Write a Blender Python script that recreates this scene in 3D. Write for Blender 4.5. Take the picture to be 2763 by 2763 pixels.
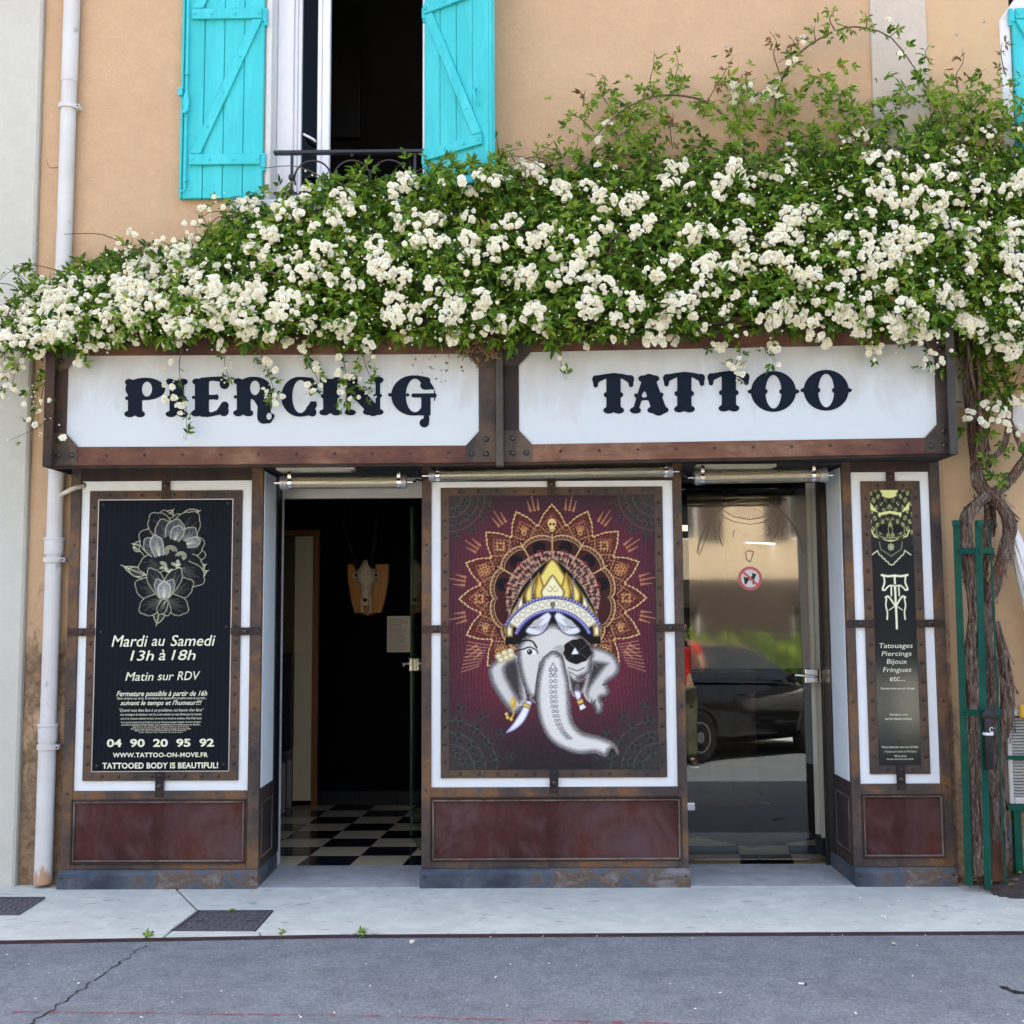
import bpy, bmesh, math, random
import numpy as np
from math import radians, sin, cos, pi, tan, atan2, sqrt
from mathutils import Vector, Matrix, Euler, noise as mnoise

for _o in list(bpy.data.objects):
    bpy.data.objects.remove(_o, do_unlink=True)
scene = bpy.context.scene
col = scene.collection
rng = np.random.default_rng(7)
random.seed(7)

# ------------------------------------------------------------------ camera
CAM_D, CAM_H, CAM_F, IMG = 6.15, 1.45, 3028.0, 2763.0      # metres to the shopfront, eye height, focal length in photo pixels
PITCH, YAW, ROLL = radians(5.03), radians(0.555), radians(0.331)
def _rot(p, y, r):
    cp, sp, cy, sy, cr, sr = cos(p), sin(p), cos(y), sin(y), cos(r), sin(r)
    return (np.array([[cy,-sy,0],[sy,cy,0],[0,0,1]]) @ np.array([[1,0,0],[0,cp,-sp],[0,sp,cp]]) @ np.array([[cr,0,sr],[0,1,0],[-sr,0,cr]]))
RC = _rot(PITCH, YAW, ROLL)
cam = bpy.data.cameras.new('camera')
cam.sensor_width = 36.0; cam.lens = 36.0*CAM_F/IMG; cam.clip_start = 0.05; cam.clip_end = 500
cam_o = bpy.data.objects.new('camera', cam); col.objects.link(cam_o)
_m = Matrix.Identity(4)
for i in range(3):
    _m[i][0] = RC[i][0]; _m[i][1] = RC[i][2]; _m[i][2] = -RC[i][1]
_m[1][3] = -CAM_D; _m[2][3] = CAM_H
cam_o.matrix_world = _m
scene.camera = cam_o

# ------------------------------------------------------------------ sky, sun, exposure
SUN_EL, SUN_AZ = radians(64), radians(-8)      # the sun stands behind the house; azimuth measured from +Y towards +X
world = bpy.data.worlds.new('World'); scene.world = world; world.use_nodes = True
nt = world.node_tree; nt.nodes.clear()
_out = nt.nodes.new('ShaderNodeOutputWorld'); _bg = nt.nodes.new('ShaderNodeBackground'); _sky = nt.nodes.new('ShaderNodeTexSky')
_sky.sky_type = 'NISHITA'; _sky.sun_disc = False; _sky.sun_elevation = SUN_EL; _sky.sun_rotation = SUN_AZ
_sky.air_density = 1.0; _sky.dust_density = 6.0; _sky.ozone_density = 1.0
_bg.inputs['Strength'].default_value = 0.15
nt.links.new(_sky.outputs[0], _bg.inputs[0]); nt.links.new(_bg.outputs[0], _out.inputs[0])
sun = bpy.data.lights.new('sun', 'SUN'); sun.energy = 4.2; sun.angle = radians(0.53); sun.color = (1.0, 0.93, 0.83)
sun_o = bpy.data.objects.new('sun', sun); col.objects.link(sun_o)
_sd = Vector((sin(SUN_AZ)*cos(SUN_EL), cos(SUN_AZ)*cos(SUN_EL), sin(SUN_EL)))
sun_o.rotation_euler = _sd.to_track_quat('Z', 'Y').to_euler(); sun_o.location = (0, 6, 14)
vs = scene.view_settings
vs.view_transform = 'Standard'; vs.look = 'None'; vs.gamma = 1.0; vs.use_curve_mapping = False
vs.exposure = 2.42
scene.cycles.max_bounces = 8; scene.cycles.diffuse_bounces = 4; scene.cycles.glossy_bounces = 4
scene.cycles.transparent_max_bounces = 12; scene.cycles.transmission_bounces = 6
scene.cycles.caustics_reflective = False; scene.cycles.caustics_refractive = False
scene.cycles.use_denoising = True

# ------------------------------------------------------------------ surveying: photo measurements -> metres on a known plane of the place
CROPS = dict(A=(0,0,.3623),B=(400,0,.5176),C=(1300,0,.7572),D=(0,600,.5176),E=(900,600,.5176),F=(1800,600,.4984),L1=(50,1250,.3623),L2=(50,1650,.3623),
  L3=(50,2050,.3623),M1=(650,1230,.3106),M2=(650,1750,.3364),N1=(1130,1230,.3882),N2=(1130,1650,.3882),R1=(1780,1230,.3106),R2=(1780,1750,.3364),
  T1=(2230,1230,.3106),T2=(2230,1780,.3365),G1=(0,2300,.4658),G2=(900,2300,.4658),G3=(1800,2300,.4984),S=(0,0,1.0),V=(0,0,2763/1932),
  P1=(320,980,540/1932),P2=(760,980,540/1932),P3=(1560,960,780/1932),Q=(2540,1350,223/663))
GZ = -0.02                                     # pavement level at the shopfront
def _ray(k, x, y):
    a, b, s = CROPS[k]
    return RC @ np.array([(a+x*s-IMG/2)/CAM_F, 1.0, -(b+y*s-IMG/2)/CAM_F])
def P(k, x, y, Y=0.0):
    d = _ray(k, x, y); t = (Y+CAM_D)/d[1]
    return Vector((d[0]*t, Y, d[2]*t+CAM_H))
def PG(k, x, y, z=GZ):
    d = _ray(k, x, y); t = (z-CAM_H)/d[2]
    return Vector((d[0]*t, d[1]*t-CAM_D, z))
def rect(k0, x0, y0, k1, x1, y1, Y=0.0, xb=None):
    """left, right, bottom, top of an upright rectangle measured at its top-left and bottom-right corners"""
    a, b = P(k0, x0, y0, Y), P(k1, x1, y1, Y)
    return a.x, b.x, b.z, a.z

# ------------------------------------------------------------------ mesh helpers
ORG = {}
class MB:
    def __init__(s): s.v = []; s.f = []
    def add(s, vs, fs):
        n = len(s.v); s.v.extend([tuple(p) for p in vs]); s.f.extend([tuple(i+n for i in q) for q in fs]); return s
    def box(s, x0, x1, y0, y1, z0, z1):
        if x0 > x1: x0, x1 = x1, x0
        if y0 > y1: y0, y1 = y1, y0
        if z0 > z1: z0, z1 = z1, z0
        return s.add([(x0,y0,z0),(x1,y0,z0),(x1,y1,z0),(x0,y1,z0),(x0,y0,z1),(x1,y0,z1),(x1,y1,z1),(x0,y1,z1)],
                     [(0,3,2,1),(4,5,6,7),(0,1,5,4),(1,2,6,5),(2,3,7,6),(3,0,4,7)])
    def prism(s, poly, y0, y1):
        """poly of (x, z), counter-clockwise seen from -Y; solid between y0 (front) and y1 (back)"""
        n = len(poly)
        return s.add([(x,y0,z) for x,z in poly]+[(x,y1,z) for x,z in poly],
                     [tuple(range(n)), tuple(range(2*n-1,n-1,-1))]+[((i+1)%n,i,n+i,n+(i+1)%n) for i in range(n)])
    def slab(s, poly, z0, z1):
        """poly of (x, y), counter-clockwise from above; solid between z0 and z1"""
        n = len(poly)
        return s.add([(x,y,z1) for x,y in poly]+[(x,y,z0) for x,y in poly],
                     [tuple(range(n)), tuple(range(2*n-1,n-1,-1))]+[(i,n+i,n+(i+1)%n,(i+1)%n)[::-1] for i in range(n)])
    def tube(s, pts, r, seg=8, caps=True, jitter=0.0, flat=1.0):
        pts = [Vector(p) for p in pts]; n = len(pts)
        rr = r if isinstance(r, (list, tuple)) else [r]*n
        if len(rr) != n: rr = [float(np.interp(i/(n-1), np.linspace(0,1,len(rr)), rr)) for i in range(n)]
        base = len(s.v); up = None
        for i, p in enumerate(pts):
            t = (pts[min(i+1,n-1)]-pts[max(i-1,0)])
            if t.length < 1e-9: t = Vector((0,0,1))
            t.normalize()
            if up is None:
                up = t.orthogonal().normalized()
            up = (up - t*up.dot(t))
            if up.length < 1e-6: up = t.orthogonal()
            up.normalize(); sd = t.cross(up)
            for k in range(seg):
                a = 2*pi*k/seg; q = rr[i]*(1+(random.uniform(-jitter,jitter) if jitter else 0))
                s.v.append(tuple(p+up*(cos(a)*q)+sd*(sin(a)*q*flat)))
        for i in range(n-1):
            for k in range(seg):
                a = base+i*seg+k; b = base+i*seg+(k+1)%seg
                s.f.append((a,b,b+seg,a+seg))
        if caps:
            s.f.append(tuple(base+k for k in range(seg))[::-1]); s.f.append(tuple(base+(n-1)*seg+k for k in range(seg)))
        return s
    def lathe(s, prof, c=(0,0,0), axis='Z', seg=16):
        """prof of (radius, height along axis)"""
        base = len(s.v); c = Vector(c); n = len(prof)
        for r, h in prof:
            for k in range(seg):
                a = 2*pi*k/seg
                if axis == 'Z': q = Vector((r*cos(a), r*sin(a), h))
                elif axis == 'Y': q = Vector((r*cos(a), h, r*sin(a)))
                else: q = Vector((h, r*cos(a), r*sin(a)))
                s.v.append(tuple(c+q))
        for i in range(n-1):
            for k in range(seg):
                a = base+i*seg+k; b = base+i*seg+(k+1)%seg
                s.f.append((a,b,b+seg,a+seg))
        s.f.append(tuple(base+k for k in range(seg))[::-1]); s.f.append(tuple(base+(n-1)*seg+k for k in range(seg)))
        return s
    def dome(s, c, r, h, seg=8):
        """rivet head facing -Y"""
        x, y, z = c; base = len(s.v)
        for (q, d) in ((1,0),(0.86,0.55),(0.5,0.88)):
            for k in range(seg):
                a = 2*pi*k/seg; s.v.append((x+r*q*cos(a), y-h*d, z+r*q*sin(a)))
        s.v.append((x, y-h, z))
        for i in range(2):
            for k in range(seg):
                a = base+i*seg+k; b = base+i*seg+(k+1)%seg; s.f.append((a,b,b+seg,a+seg))
        for k in range(seg): s.f.append((base+2*seg+k, base+2*seg+(k+1)%seg, base+3*seg))
        return s
def mesh_of(name, mb, m, off=(0,0,0), smooth=None):
    me = bpy.data.meshes.new(name)
    o = Vector(off)
    me.from_pydata([tuple(Vector(v)-o) for v in mb.v], [], mb.f)
    if isinstance(m, (list, tuple)):
        for q in m: me.materials.append(q)
    elif m is not None: me.materials.append(m)
    bm = bmesh.new(); bm.from_mesh(me); bmesh.ops.recalc_face_normals(bm, faces=bm.faces); bm.to_mesh(me); bm.free()
    if smooth is not None:
        me.polygons.foreach_set('use_smooth', [True]*len(me.polygons))
        me.set_sharp_from_angle(angle=radians(smooth))
    me.update()
    return me
def link(name, data, parent=None, loc=None):
    o = bpy.data.objects.new(name, data); col.objects.link(o)
    if parent is not None: o.parent = parent
    if loc is not None: o.location = loc
    return o
def thing(name, label, cat, loc=(0,0,0), rotz=0, group=None):
    o = bpy.data.objects.new(name, None); col.objects.link(o); o.empty_display_size = 0.1
    o.location = loc; o.rotation_euler = (0,0,rotz); o['label'] = label; o['category'] = cat
    if group: o['group'] = group
    ORG[o.name] = Vector(loc)
    return o
def obj(name, mb, m, parent=None, bevel=0, smooth=None, local=False, kind=None, segs=1):
    """one mesh object; mb is in metres of the place unless local"""
    off = Vector((0,0,0)) if (local or parent is None) else ORG.get(parent.name, Vector((0,0,0)))
    o = link(name, mesh_of(name, mb, m, off, smooth), parent)
    ORG[o.name] = off if parent is not None else Vector((0,0,0))
    if bevel:
        b = o.modifiers.new('bevel', 'BEVEL'); b.width = bevel; b.segments = segs; b.limit_method = 'ANGLE'; b.angle_limit = radians(40)
    if kind: o['kind'] = kind
    return o
def tag(o, label, cat=None, group=None, kind=None):
    if label: o['label'] = label
    if cat: o['category'] = cat
    if group: o['group'] = group
    if kind: o['kind'] = kind
    return o
def copies(name, me, locs, parent):
    """alike pieces of a thing: objects that share one mesh built round its own origin"""
    off = ORG.get(parent.name, Vector((0,0,0)))
    return [link(name, me, parent, Vector(p)-off) for p in locs]
def scatter(name, tmpl, mats, m, parent=None, kind='stuff', smooth=False):
    """one mesh out of many transformed copies of template meshes: tmpl list of (verts Nx3, faces list), mats list of (index, 4x4)"""
    V = []; F = []; n = 0
    for k, M in mats:
        tv, tf = tmpl[k]
        V.append(tv @ M[:3,:3].T + M[:3,3]); F.extend([tuple(i+n for i in q) for q in tf]); n += len(tv)
    off = np.array(ORG.get(parent.name, Vector((0,0,0)))) if parent is not None else np.zeros(3)
    V = np.concatenate(V)-off
    me = bpy.data.meshes.new(name); me.from_pydata(V.tolist(), [], F)
    if isinstance(m, (list,tuple)):
        for q in m: me.materials.append(q)
    else: me.materials.append(m)
    if smooth: me.polygons.foreach_set('use_smooth', [True]*len(me.polygons))
    me.update()
    o = link(name, me, parent)
    if kind: o['kind'] = kind
    return o
def basis(loc, zdir, roll=0.0, s=1.0):
    """4x4 numpy matrix whose local Z points along zdir"""
    z = Vector(zdir).normalized(); x = z.orthogonal().normalized(); y = z.cross(x)
    x2 = x*cos(roll)+y*sin(roll); y2 = z.cross(x2)
    M = np.eye(4)
    for i in range(3): M[i,0] = x2[i]*s; M[i,1] = y2[i]*s; M[i,2] = z[i]*s; M[i,3] = loc[i]
    return M
def spline(pts, n=24):
    """Catmull-Rom through points"""
    pts = [Vector(p) for p in pts]; out = []
    q = [pts[0]*2-pts[1]]+pts+[pts[-1]*2-pts[-2]]
    m = len(pts)-1
    for i in range(n+1):
        u = i/n*m; k = min(int(u), m-1); t = u-k
        a, b, c, d = q[k], q[k+1], q[k+2], q[k+3]
        out.append(0.5*((2*b)+(c-a)*t+(2*a-5*b+4*c-d)*t*t+(3*b-a-3*c+d)*t**3))
    return out

# ------------------------------------------------------------------ materials
def srgb(r, g, b):
    f = lambda c: (c/255/12.92) if c/255 <= 0.04045 else ((c/255+0.055)/1.055)**2.4
    return (f(r), f(g), f(b), 1.0)
class NT:
    def __init__(s, name):
        s.m = bpy.data.materials.new(name); s.m.use_nodes = True; s.t = s.m.node_tree; s.t.nodes.clear()
        s.out = s.n('ShaderNodeOutputMaterial'); s.co = None
    def n(s, kind, **kw):
        q = s.t.nodes.new(kind)
        for k, v in kw.items():
            if k in q.inputs.keys(): q.inputs[k].default_value = v
            else: setattr(q, k, v)
        return q
    def l(s, a, b): s.t.links.new(a, b)
    def coord(s, scale=(1,1,1), which='Object'):
        if s.co is None: s.co = s.n('ShaderNodeTexCoord')
        mp = s.n('ShaderNodeMapping'); mp.inputs['Scale'].default_value = scale
        s.l(s.co.outputs[which], mp.inputs[0]); return mp.outputs[0]
    def noise(s, scale, detail=4, rough=0.6, stretch=(1,1,1), which='Object', dist=0.0):
        q = s.n('ShaderNodeTexNoise'); q.inputs['Scale'].default_value = scale; q.inputs['Detail'].default_value = detail
        q.inputs['Roughness'].default_value = rough; q.inputs['Distortion'].default_value = dist
        s.l(s.coord(stretch, which), q.inputs['Vector']); return q.outputs['Fac']
    def ramp(s, fac, stops):
        q = s.n('ShaderNodeValToRGB'); cr = q.color_ramp
        while len(cr.elements) < len(stops): cr.elements.new(0.5)
        for e, (p, c) in zip(cr.elements, stops):
            e.position = p; e.color = c if len(c) == 4 else (*c, 1)
        s.l(fac, q.inputs[0]); return q.outputs[0]
    def mix(s, fac, a, b, mode='MIX'):
        q = s.n('ShaderNodeMix', data_type='RGBA', blend_type=mode)
        for sock, v in ((q.inputs[0], fac), (q.inputs[6], a), (q.inputs[7], b)):
            if isinstance(v, (int, float)): sock.default_value = v
            elif isinstance(v, tuple): sock.default_value = v if len(v) == 4 else (*v, 1)
            else: s.l(v, sock)
        return q.outputs[2]
    def math(s, op, a, b=0.5, clamp=False):
        q = s.n('ShaderNodeMath', operation=op, use_clamp=clamp)
        for i, v in enumerate((a, b)):
            if isinstance(v, (int, float)): q.inputs[i].default_value = v
            else: s.l(v, q.inputs[i])
        return q.outputs[0]
    def bsdf(s, color, rough=0.6, metal=0.0, spec=0.4, bump=None, bstr=0.2, bdist=0.01, coat=0.0):
        b = s.n('ShaderNodeBsdfPrincipled')
        for k, v in (('Base Color', color), ('Roughness', rough), ('Metallic', metal)):
            if isinstance(v, tuple): b.inputs[k].default_value = v if len(v) == 4 else (*v, 1)
            elif isinstance(v, (int, float)): b.inputs[k].default_value = v
            else: s.l(v, b.inputs[k])
        b.inputs['Specular IOR Level'].default_value = spec
        b.inputs['Coat Weight'].default_value = coat
        if bump is not None:
            q = s.n('ShaderNodeBump'); q.inputs['Strength'].default_value = bstr; q.inputs['Distance'].default_value = bdist
            s.l(bump, q.inputs['Height']); s.l(q.outputs[0], b.inputs['Normal'])
        s.b = b
        s.l(b.outputs[0], s.out.inputs[0]); return s.m
def plain(name, c, rough=0.5, metal=0.0, spec=0.4, var=0.12, scale=12, bstr=0.0, coat=0.0):
    t = NT(name); n = t.noise(scale, 5, 0.65)
    d = tuple(x*(1-var) for x in c[:3]); e = tuple(min(1, x*(1+var)) for x in c[:3])
    cc = t.ramp(n, [(0.3, d), (0.7, e)])
    return t.bsdf(cc, rough, metal, spec, bump=(n if bstr else None), bstr=bstr, coat=coat)
def stucco(name, c, c2, scale=85, bstr=0.6, dirt=None, dirt_top=0.9):
    t = NT(name)
    fine = t.noise(scale, 4, 0.75); big = t.noise(1.6, 5, 0.6); mid = t.noise(11, 6, 0.72)
    a = t.mix(t.ramp(big, [(0.35,(0,0,0)),(0.65,(1,1,1))]), c, c2)
    a = t.mix(t.math('MULTIPLY', t.ramp(mid, [(0.45,(0,0,0)),(0.75,(1,1,1))]), 0.40), a, tuple(min(1,x*1.14) for x in c[:3]))
    a = t.mix(t.math('MULTIPLY', t.ramp(fine, [(0.32,(1,1,1)),(0.58,(0,0,0))]), 0.34), a, tuple(x*0.74 for x in c[:3]))
    if dirt is not None:
        sp = t.n('ShaderNodeSeparateXYZ'); t.l(t.coord(), sp.inputs[0])
        hgt = t.math('DIVIDE', sp.outputs[2], dirt_top)
        stain = t.noise(5.0, 7, 0.7, stretch=(1.6,1.6,0.7))
        k = t.math('SUBTRACT', t.math('ADD', stain, 0.28), t.math('MULTIPLY', hgt, 0.36))
        mot = t.noise(26, 7, 0.75)
        dcol = t.mix(t.ramp(mot, [(0.38,(0,0,0)),(0.62,(1,1,1))]), tuple(x*0.55 for x in dirt), tuple(min(1,x*1.5) for x in dirt))
        a = t.mix(t.ramp(k, [(0.44,(0,0,0)),(0.56,(0.9,0.9,0.9))]), a, dcol)
    h = t.math('ADD', fine, t.math('MULTIPLY', mid, 0.8))
    return t.bsdf(a, 0.92, 0, 0.2, bump=h, bstr=bstr, bdist=0.004)
def rust(name, stops, streak=(1,1,0.35), scale=9, rough=0.72, spec=0.14, film=None, metal=0.0):
    t = NT(name)
    n1 = t.noise(scale, 8, 0.72, stretch=streak, dist=0.4); n2 = t.noise(2.3, 5, 0.6); fine = t.noise(160, 3, 0.7)
    f = t.math('ADD', t.math('MULTIPLY', n1, 0.95), t.math('SUBTRACT', t.math('MULTIPLY', n2, 0.95), 0.45))
    c = t.ramp(f, stops)
    c = t.mix(t.math('MULTIPLY', t.ramp(fine, [(0.35,(1,1,1)),(0.6,(0,0,0))]), 0.25), c, tuple(x*0.45 for x in stops[1][1][:3]))
    if film is not None:
        n3 = t.noise(3.4, 7, 0.68, stretch=(1,1,0.7), dist=0.8)
        c = t.mix(t.ramp(n3, [(0.44,(0,0,0)),(0.64,(0.8,0.8,0.8))]), c, film)
    return t.bsdf(c, t.ramp(n1, [(0.3,(rough-0.14,)*3),(0.7,(rough+0.14,)*3)]), metal, spec, bump=fine, bstr=0.12, bdist=0.002)
def paintwood(name, c):
    t = NT(name)
    grain = t.noise(26, 6, 0.7, stretch=(6,6,0.25)); big = t.noise(2.0, 4, 0.6)
    a = t.mix(t.ramp(big, [(0.3,(0,0,0)),(0.7,(1,1,1))]), c, tuple(x*0.86 for x in c[:3]))
    a = t.mix(t.math('MULTIPLY', t.ramp(grain, [(0.55,(0,0,0)),(0.75,(1,1,1))]), 0.3), a, tuple(x*0.7 for x in c[:3]))
    fade = t.noise(4.5, 6, 0.7, stretch=(2.2,2.2,0.35), dist=0.5)
    a = t.mix(t.ramp(fade, [(0.46,(0,0,0)),(0.66,(0.55,0.55,0.55))]), a, tuple(min(1,x*1.12+0.035) for x in c[:3]))
    chip = t.noise(38, 5, 0.75, stretch=(1.4,1.4,0.5))
    a = t.mix(t.ramp(chip, [(0.69,(0,0,0)),(0.715,(0.75,0.75,0.75))]), a, tuple(x*0.45+0.02 for x in c[:3]))
    return t.bsdf(a, 0.55, 0, 0.35, bump=grain, bstr=0.25, bdist=0.003)
def glass(name, tint=(1,1,1), refl=0.07, rough=0.0, haze=None, hz=0.0, fw=0.95):
    """thin pane: see-through with a fresnel mirror, optionally a film"""
    t = NT(name)
    tr = t.n('ShaderNodeBsdfTransparent'); tr.inputs[0].default_value = (*tint, 1)
    gl = t.n('ShaderNodeBsdfGlossy'); gl.inputs['Roughness'].default_value = rough; gl.inputs[0].default_value = (1,1,1,1)
    fr = t.n('ShaderNodeFresnel'); fr.inputs[0].default_value = 1.5
    fac = t.math('ADD', t.math('MULTIPLY', fr.outputs[0], fw), refl, clamp=True)
    base = tr.outputs[0]
    if haze is not None:
        df = t.n('ShaderNodeBsdfDiffuse'); df.inputs[0].default_value = (*haze, 1)
        mx0 = t.n('ShaderNodeMixShader'); mx0.inputs[0].default_value = hz
        t.l(base, mx0.inputs[1]); t.l(df.outputs[0], mx0.inputs[2]); base = mx0.outputs[0]
    mx = t.n('ShaderNodeMixShader'); t.l(fac, mx.inputs[0]); t.l(base, mx.inputs[1]); t.l(gl.outputs[0], mx.inputs[2])
    t.l(mx.outputs[0], t.out.inputs[0]); return t.m
def leafmat(name, stops, trans=0.35, rough=0.6):
    t = NT(name)
    g = t.n('ShaderNodeNewGeometry'); c = t.ramp(g.outputs['Random Per Island'], stops)
    b = t.n('ShaderNodeBsdfPrincipled'); b.inputs['Roughness'].default_value = rough; b.inputs['Specular IOR Level'].default_value = 0.2
    t.l(c, b.inputs['Base Color'])
    tr = t.n('ShaderNodeBsdfTranslucent'); t.l(t.mix(1.0, c, (1.0,1.0,0.55), 'MULTIPLY'), tr.inputs[0])
    mx = t.n('ShaderNodeMixShader'); mx.inputs[0].default_value = trans
    t.l(b.outputs[0], mx.inputs[1]); t.l(tr.outputs[0], mx.inputs[2]); t.l(mx.outputs[0], t.out.inputs[0]); return t.m
def printed(name, rough=0.6, coat=0.0):
    t = NT(name); a = t.n('ShaderNodeAttribute'); a.attribute_name = 'print'
    return t.bsdf(a.outputs['Color'], rough, 0, 0.10, coat=coat)

M = {}
M['stucco'] = stucco('peach stucco', (0.555,0.382,0.232), (0.505,0.342,0.202), dirt=(0.20,0.135,0.085), dirt_top=1.5)
M['stucco_right'] = stucco('yellow peach stucco', (0.60,0.425,0.25), (0.55,0.38,0.215), dirt=(0.30,0.21,0.14), dirt_top=1.0, scale=150)
M['pilaster'] = stucco('pale grey render', (0.58,0.51,0.42), (0.52,0.45,0.36))
M['white_wall'] = stucco('white render', (0.545,0.54,0.475), (0.50,0.49,0.425), scale=120, bstr=0.2)
M['white_trim'] = stucco('flaking white paint', (0.76,0.75,0.73), (0.70,0.68,0.64), scale=60, bstr=0.25)
M['sill_white'] = plain('white painted sill', (0.78,0.78,0.77), 0.5)
M['turq'] = paintwood('turquoise shutter paint', (0.040,0.52,0.545))
M['turq_iron'] = plain('turquoise ironwork paint', (0.036,0.50,0.55), 0.45)
M['pvc'] = plain('white pvc window', (0.74,0.75,0.77), 0.35, var=0.04)
M['iron'] = plain('black wrought iron', (0.012,0.012,0.016), 0.45, spec=0.5)
M['black'] = plain('black plastic', (0.012,0.012,0.014), 0.4)
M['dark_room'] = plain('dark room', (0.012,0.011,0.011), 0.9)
M['pipe'] = None
def _pipe():
    t = NT('peeling white pipe paint')
    n = t.noise(11, 7, 0.72, stretch=(1,1,0.45)); big = t.noise(3, 4, 0.6)
    a = t.mix(t.ramp(big, [(0.3,(0,0,0)),(0.7,(1,1,1))]), (0.64,0.635,0.62), (0.55,0.53,0.49))
    a = t.mix(t.ramp(n, [(0.615,(0,0,0)),(0.64,(0.85,0.85,0.85))]), a, (0.36,0.345,0.335))
    sp = t.n('ShaderNodeSeparateXYZ'); t.l(t.coord(), sp.inputs[0])
    k = t.math('SUBTRACT', t.math('ADD', t.noise(9, 6, 0.7, stretch=(1,1,0.4)), 0.2), t.math('MULTIPLY', sp.outputs[2], 1.1))
    a = t.mix(t.ramp(k, [(0.56,(0,0,0)),(0.66,(0.8,0.8,0.8))]), a, (0.42,0.20,0.07))
    return t.bsdf(a, 0.55, 0, 0.4, bump=n, bstr=0.3, bdist=0.004)
M['pipe'] = _pipe()
M['frame'] = rust('rusty brown steel frame', [(0.22,(0.034,0.031,0.032)),(0.42,(0.072,0.056,0.050)),(0.53,(0.120,0.078,0.054)),(0.61,(0.200,0.105,0.048)),(0.70,(0.110,0.092,0.082)),(0.85,(0.050,0.045,0.045))], streak=(1,1,0.75), scale=5)
M['frame_dark'] = rust('dark brown steel', [(0.30,(0.026,0.022,0.023)),(0.48,(0.048,0.034,0.029)),(0.60,(0.075,0.045,0.032)),(0.72,(0.055,0.045,0.042))])
M['strap'] = rust('riveted brown strap', [(0.22,(0.042,0.037,0.035)),(0.42,(0.070,0.055,0.048)),(0.56,(0.115,0.074,0.050)),(0.66,(0.145,0.086,0.05)),(0.78,(0.080,0.070,0.062))], scale=5, streak=(1,1,0.8))
M['rail'] = rust('red brown rusted rail', [(0.28,(0.075,0.036,0.030)),(0.45,(0.125,0.058,0.042)),(0.58,(0.175,0.085,0.052)),(0.70,(0.25,0.14,0.085)),(0.82,(0.15,0.07,0.05))], streak=(0.35,1,1), scale=8)
M['maroon'] = rust('maroon rusted sheet', [(0.28,(0.036,0.014,0.014)),(0.45,(0.062,0.021,0.019)),(0.60,(0.090,0.030,0.022)),(0.74,(0.12,0.045,0.026))], scale=6, film=(0.10,0.062,0.066), rough=0.7)
M['plinth'] = rust('blue grey steel plinth', [(0.28,(0.040,0.048,0.062)),(0.46,(0.070,0.086,0.108)),(0.56,(0.105,0.118,0.135)),(0.63,(0.13,0.085,0.055)),(0.74,(0.20,0.20,0.20))], streak=(0.7,1,1.4), scale=7)
M['rivet'] = rust('dark rivet steel', [(0.3,(0.020,0.015,0.014)),(0.5,(0.036,0.024,0.020)),(0.65,(0.055,0.034,0.027)),(0.8,(0.03,0.026,0.025))], rough=0.38, spec=0.5)
M['gusset'] = rust('grey brown gusset plate', [(0.30,(0.050,0.042,0.038)),(0.46,(0.085,0.066,0.052)),(0.58,(0.13,0.085,0.052)),(0.72,(0.11,0.10,0.09))], scale=10)
M['fin'] = rust('grey steel fin', [(0.30,(0.055,0.050,0.045)),(0.5,(0.088,0.078,0.066)),(0.65,(0.12,0.10,0.078)),(0.8,(0.10,0.09,0.085))])
M['mould'] = rust('worn moulding edge', [(0.30,(0.085,0.062,0.050)),(0.46,(0.15,0.115,0.09)),(0.6,(0.23,0.19,0.155)),(0.74,(0.13,0.075,0.045))], scale=12)
M['white_panel'] = plain('white enamel sheet', (0.79,0.84,0.86), 0.45, spec=0.2, var=0.035, scale=5)
def _signwhite():
    t = NT('stained white sign panel')
    sp = t.n('ShaderNodeSeparateXYZ'); t.l(t.coord(), sp.inputs[0])
    n = t.noise(5.5, 8, 0.7, stretch=(1,1,0.35), dist=0.6)
    k = t.math('ADD', t.math('MULTIPLY', t.math('SUBTRACT', sp.outputs[2], 0.30), 0.85), t.math('MULTIPLY', n, 0.75))
    a = t.mix(t.ramp(k, [(0.40,(0,0,0)),(0.47,(0.35,0.35,0.35)),(0.66,(0.9,0.9,0.9))]), (0.575,0.625,0.64), (0.46,0.46,0.43))
    return t.bsdf(a, 0.4, 0, 0.4)
M['sign_white'] = _signwhite()
M['letter'] = plain('navy lettering', (0.0075,0.013,0.024), 0.6, spec=0.08, var=0.25, scale=6)
M['tubeglass'] = glass('clear lamp tube', (0.93,0.90,0.80), 0.06, 0.05, haze=(0.62,0.58,0.42), hz=0.30)
M['tubelamp'] = plain('fluorescent tube', (0.72,0.70,0.56), 0.4)
M['chrome'] = plain('chromed clip', (0.75,0.75,0.76), 0.14, metal=1.0, var=0.05)
M['alu'] = plain('grey aluminium', (0.42,0.43,0.44), 0.4, metal=0.6, var=0.06)
M['soffit'] = plain('dark soffit', (0.022,0.021,0.024), 0.7)
M['slot'] = plain('cream slot strip', (0.50,0.47,0.38), 0.5)
M['hose'] = plain('cream plastic hose', (0.55,0.50,0.40), 0.45)
M['asphalt'] = None
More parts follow.
